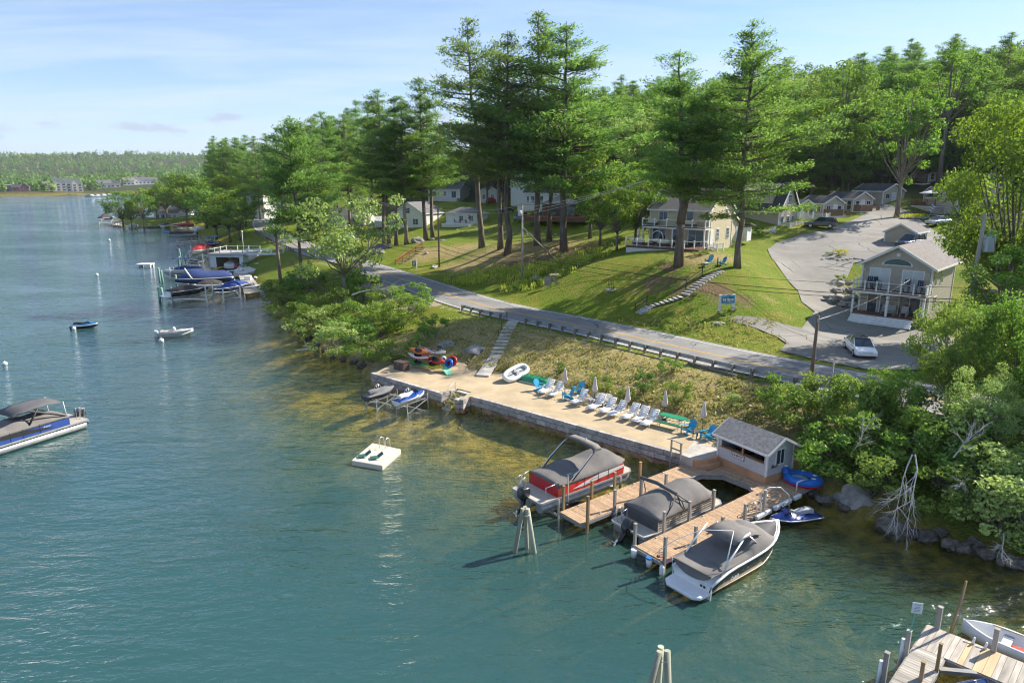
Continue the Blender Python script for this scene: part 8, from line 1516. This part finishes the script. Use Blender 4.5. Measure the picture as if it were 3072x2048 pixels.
farhouse('cream house at the waterline left of the terraced houses',172,579,12,10,7.,4.,mat('cream_far',(.74,.67,.55)),rg,2,2); farhouse('white marina building right of the terraced houses',338,568,16,12,6.,4.,whites,rg,3,1); farhouse('small tan house beyond the marina building',365,567,12,10,5.,4.,mat('cream_far',(.74,.67,.55)),rdk,2)
farhouse('long white building on the slope behind the marina',478,556,34,14,6.,3.,whites,rg,7,1,'building'); farhouse('white house left of the long white building',408,560,14,11,6.,4.,whites,rt2,3); farhouse('white house high in the far woods',440,545,13,10,6.,4.,whites,rt2,3)
for i in range(9): a=at(255+i*9,590.5-.4*i,0.); runabout('white boat in the row moored at the far marina',a,R(20+8*(i%3)),8.5,3.,gel,gel,gel if i%2 else covk,profile=[(.05,.3),(.3,1.2),(.5,1.3),(.7,.3)],plat=.5)['group']='boats at the far marina'
for u,v,lab in [(60,460,'bare building clearing high on the distant hill'),(100,472,'orange-roofed house on the distant hillside')]:
    p=aty(u,v,2300); z=ht(p.x,p.y)+4; house('hillside_house',lab,(p.x,p.y,z),R(20),16,10,5,3,mat('cream_far',(.74,.67,.55)),mat('ochre_roof',(.45,.28,.10)),'x',[('f',4,2.5,2,2,(1,1)),('f',11,2.5,2,2,(1,1))],.8,base=8)
# ================================================================ near dock at the bottom right corner
RZ=.75
A_=at(2784,1871,RZ); B_=at(3072,1986,RZ); rax=(B_-A_); rax.z=0; rax.normalize(); RA=math.atan2(rax.y,rax.x); rpx=Vector((rax.y,-rax.x,0)); rpx=rpx if rpx.y<0 else -rpx
rdk_=thing('dock','weathered grey dock with a slip at the bottom right corner','dock',Vector((A_.x,A_.y,0)),RA); O=rdk_.location
def rl(u,v,z=RZ): p=at(u,v,z)-Vector((A_.x,A_.y,0)); return p.dot(rax),p.dot(rpx)
oldw=mat('old_grey_planks',(.42,.38,.33),rough=.9,var=.28,scale=2.5,stretch=(2,.25,2)); oldn=mat('newer_planks',(.55,.40,.24),rough=.85,var=.15,scale=2.5,stretch=(2,.25,2)); oldw2=mat('old_grey_planks_long',(.38,.35,.31),rough=.9,var=.28,scale=2.5,stretch=(.25,2,2))
i1=rl(2897,2000); w_arm=i1[1]; x=.0; k=0; rp2=random.Random(3)
sgn=-1.
while x<7.5:
    wdt=rp2.choice([.19,.24,.29]); m=MB(); m.box((0,0,0),(wdt-.012,w_arm-.04,.045)); m.build('plank',oldn if (k in (6,8,9,15)) else oldw,rdk_,(x+wdt/2,-w_arm/2,RZ-.02+rp2.uniform(-.004,.004))); x+=wdt; k+=1
# second arm towards the camera: planks parallel to the seam
xl=rl(2813,2011)[0]; y=w_arm; 
c0_=rl(2633,2048); sl_=c0_[0]/c0_[1]
while y<w_arm+5.2:
    x0=sl_*y if False else 0.; m=MB(); m.box((0,0,0),(xl-x0-.02,.133,.045)); m.build('plank',oldw2,rdk_,((x0+xl)/2,-(y+.07),RZ-.02+rp2.uniform(-.003,.003))); y+=.145
m=MB()
for a,b in (((0,0),(7.5,0)),((0,0),(0,w_arm+5.2)),((xl,w_arm),(xl,w_arm+5.2)),((xl,w_arm),(7.5,w_arm))): m.beam((a[0],-a[1],RZ-.14),(b[0],-b[1],RZ-.14),.08,.2)
m.build('fascia',dfr,rdk_); m=MB(); m.beam((xl+.0,-w_arm-.75,RZ-.06),(xl+1.0,-w_arm,RZ-.06),.2,.12); m.build('corner_brace',dfr,rdk_)
for u,v,h,w in [(2718,1958,.95,.15),(2652,2026,.95,.15),(2812,1884,.95,.16),(2980,1952,.95,.16),(2810,2010,1.1,.11),(2762,2040,.75,.12)]:
    q=rl(u,v); m=MB(); m.box((q[0],-q[1],(RZ+h-1.5)/2),(w,w,RZ+h+1.5)); m.box((q[0],-q[1],RZ+h+.01),(w+.02,w+.02,.03)); m.build('post',pileg if w>.13 else pilew,rdk_)
for u,v in [(2718,1958),(2652,2026)]: q=rl(u,v); m=MB(); m.tube([(q[0]-.14,-q[1],RZ+.55),(q[0]-.16,-q[1]-.02,RZ-.6)],.07,8); m.build('bumper',whitep,rdk_)
for u,v in [(2918,1930),(2955,1945)]: q=rl(u,v); m=MB(); m.tube([(q[0],-q[1],RZ),(q[0]+.03,-q[1]+.02,RZ+.28)],[.06,.03],8); m.tube([(q[0]-.05,-q[1]-.05,RZ+.02),(q[0]-.3,-q[1]-.12,RZ+.02),(q[0]-.28,-q[1]-.02,RZ+.02)],.015); m.build('cleat',whitep,rdk_)
q=rl(2718,1958); sn_=thing('notice_sign','small white notice sign on a green pole at the bottom right dock','sign',O+rax*q[0]+rpx*q[1]+Vector((0,0,RZ+.95)),R(-12)); MB().beam((0,0,-.5),(.12,0,1.05),.05,.03).build('pole',mat('green_channel_post',(.15,.42,.33)),sn_); m=MB(); m.box((.13,-.03,1.0),(.36,.02,.44)); bd=m.build('panel',whitep,sn_,bevel=.008)
for i,(z,w) in enumerate([(1.14,.22),(1.05,.16),(.99,.24),(.93,.2),(.87,.24)]): MB().box((.13,-.043,z),(w,.004,.018)).build('print_line',mat('print_grey',(.25,.28,.32)),bd)
rp_=rl(2842,1895); pl=thing('leaning_pole','leaning bare wooden pole with a hanging rope at the dock edge','pole',O+rax*rp_[0]+rpx*rp_[1]+Vector((0,0,RZ-.3))); tp_=aty(2899,1742,pl.location.y+.1)-pl.location; MB().tube([(0,0,-.8),tuple(tp_)],[.055,.04],8).build('shaft',pilew,pl); MB().tube([tuple(tp_),(tp_.x*.8,tp_.y-.1,tp_.z*.5),(tp_.x*.72,.2,.1)],.015).build('rope',wd,pl)
# rowboat alongside
rb0=at(2885,1885,.2); rw=thing('rowboat','white open rowboat with a red cushion tied along the bottom right dock','boat',Vector((rb0.x,rb0.y,0)),RA); Lr=4.6; rings=[];inr=[]
for i in range(11):
    f=i/10; x=Lr*f; w=.66*(1-max(0,(.34-f)/.34)**2.2)*(1-.15*max(0,(f-.7)/.3)); h=.55+.1*(1-f)**2; rings.append([(x,-w,h),(x,-w*.9,.12),(x,0,-.08+.25*max(0,.15-f)),(x,w*.9,.12),(x,w,h),(x,w-.09,h),(x,w*.8-.04,.16),(x,0,.08),(x,-w*.8+.04,.16),(x,-w+.09,h)])
m=MB(); m.loft(rings); m.build('hull',gel,rw)
for x in (1.5,2.7,3.9): m=MB(); m.box((x,0,.38),(.32,1.1,.05)); m.build('seat',mat('rowboat_seat_grey',(.45,.48,.5)),rw)
m=MB(); m.box((1.9,-.2,.32),(.45,.4,.14)); m.build('cushion',krd,rw,bevel=.04); m=MB(); m.tube([(.9,.5,.6),(3.6,.55,.62)],.025); m.build('oar',wd,rw); m=MB(); m.box((3.4,.1,.45),(.5,.5,.06)); m.build('tarp',mat('tarp_blue',(.03,.12,.45)),rw)
# blue boat nose in the slip
bs=at(2890,2062,.9); bb=runabout('blue covered boat partly seen in the slip at the bottom edge',Vector((bs.x,bs.y,0))-rax*.2+rpx*.1,RA+R(90)+R(0),4.8,2.0,geln,geln,covb,profile=[(.05,.4),(.3,.9),(.6,.7),(.85,.2)],plat=0,free=.8)
bb.location=Vector((O.x,O.y,0))+rax*(xl+1.35)+rpx*(w_arm+5.4)
# ================================================================ summer haze over the lake
hz_=MB(); hz_.box((0,2650,90),(15200,15700,197)); hm=bpy.data.materials.new('haze_air'); hm.use_nodes=True; t=hm.node_tree; t.nodes.clear()
pv=N(t,'ShaderNodeVolumePrincipled',Color=(.80,.88,1.),Density=.00007,Anisotropy=.2); N(t,'ShaderNodeOutputMaterial',Volume=pv.outputs[0])
hz=hz_.build('haze',hm); tag(hz,'thin summer haze over the lake and hills','haze',kind='stuff')
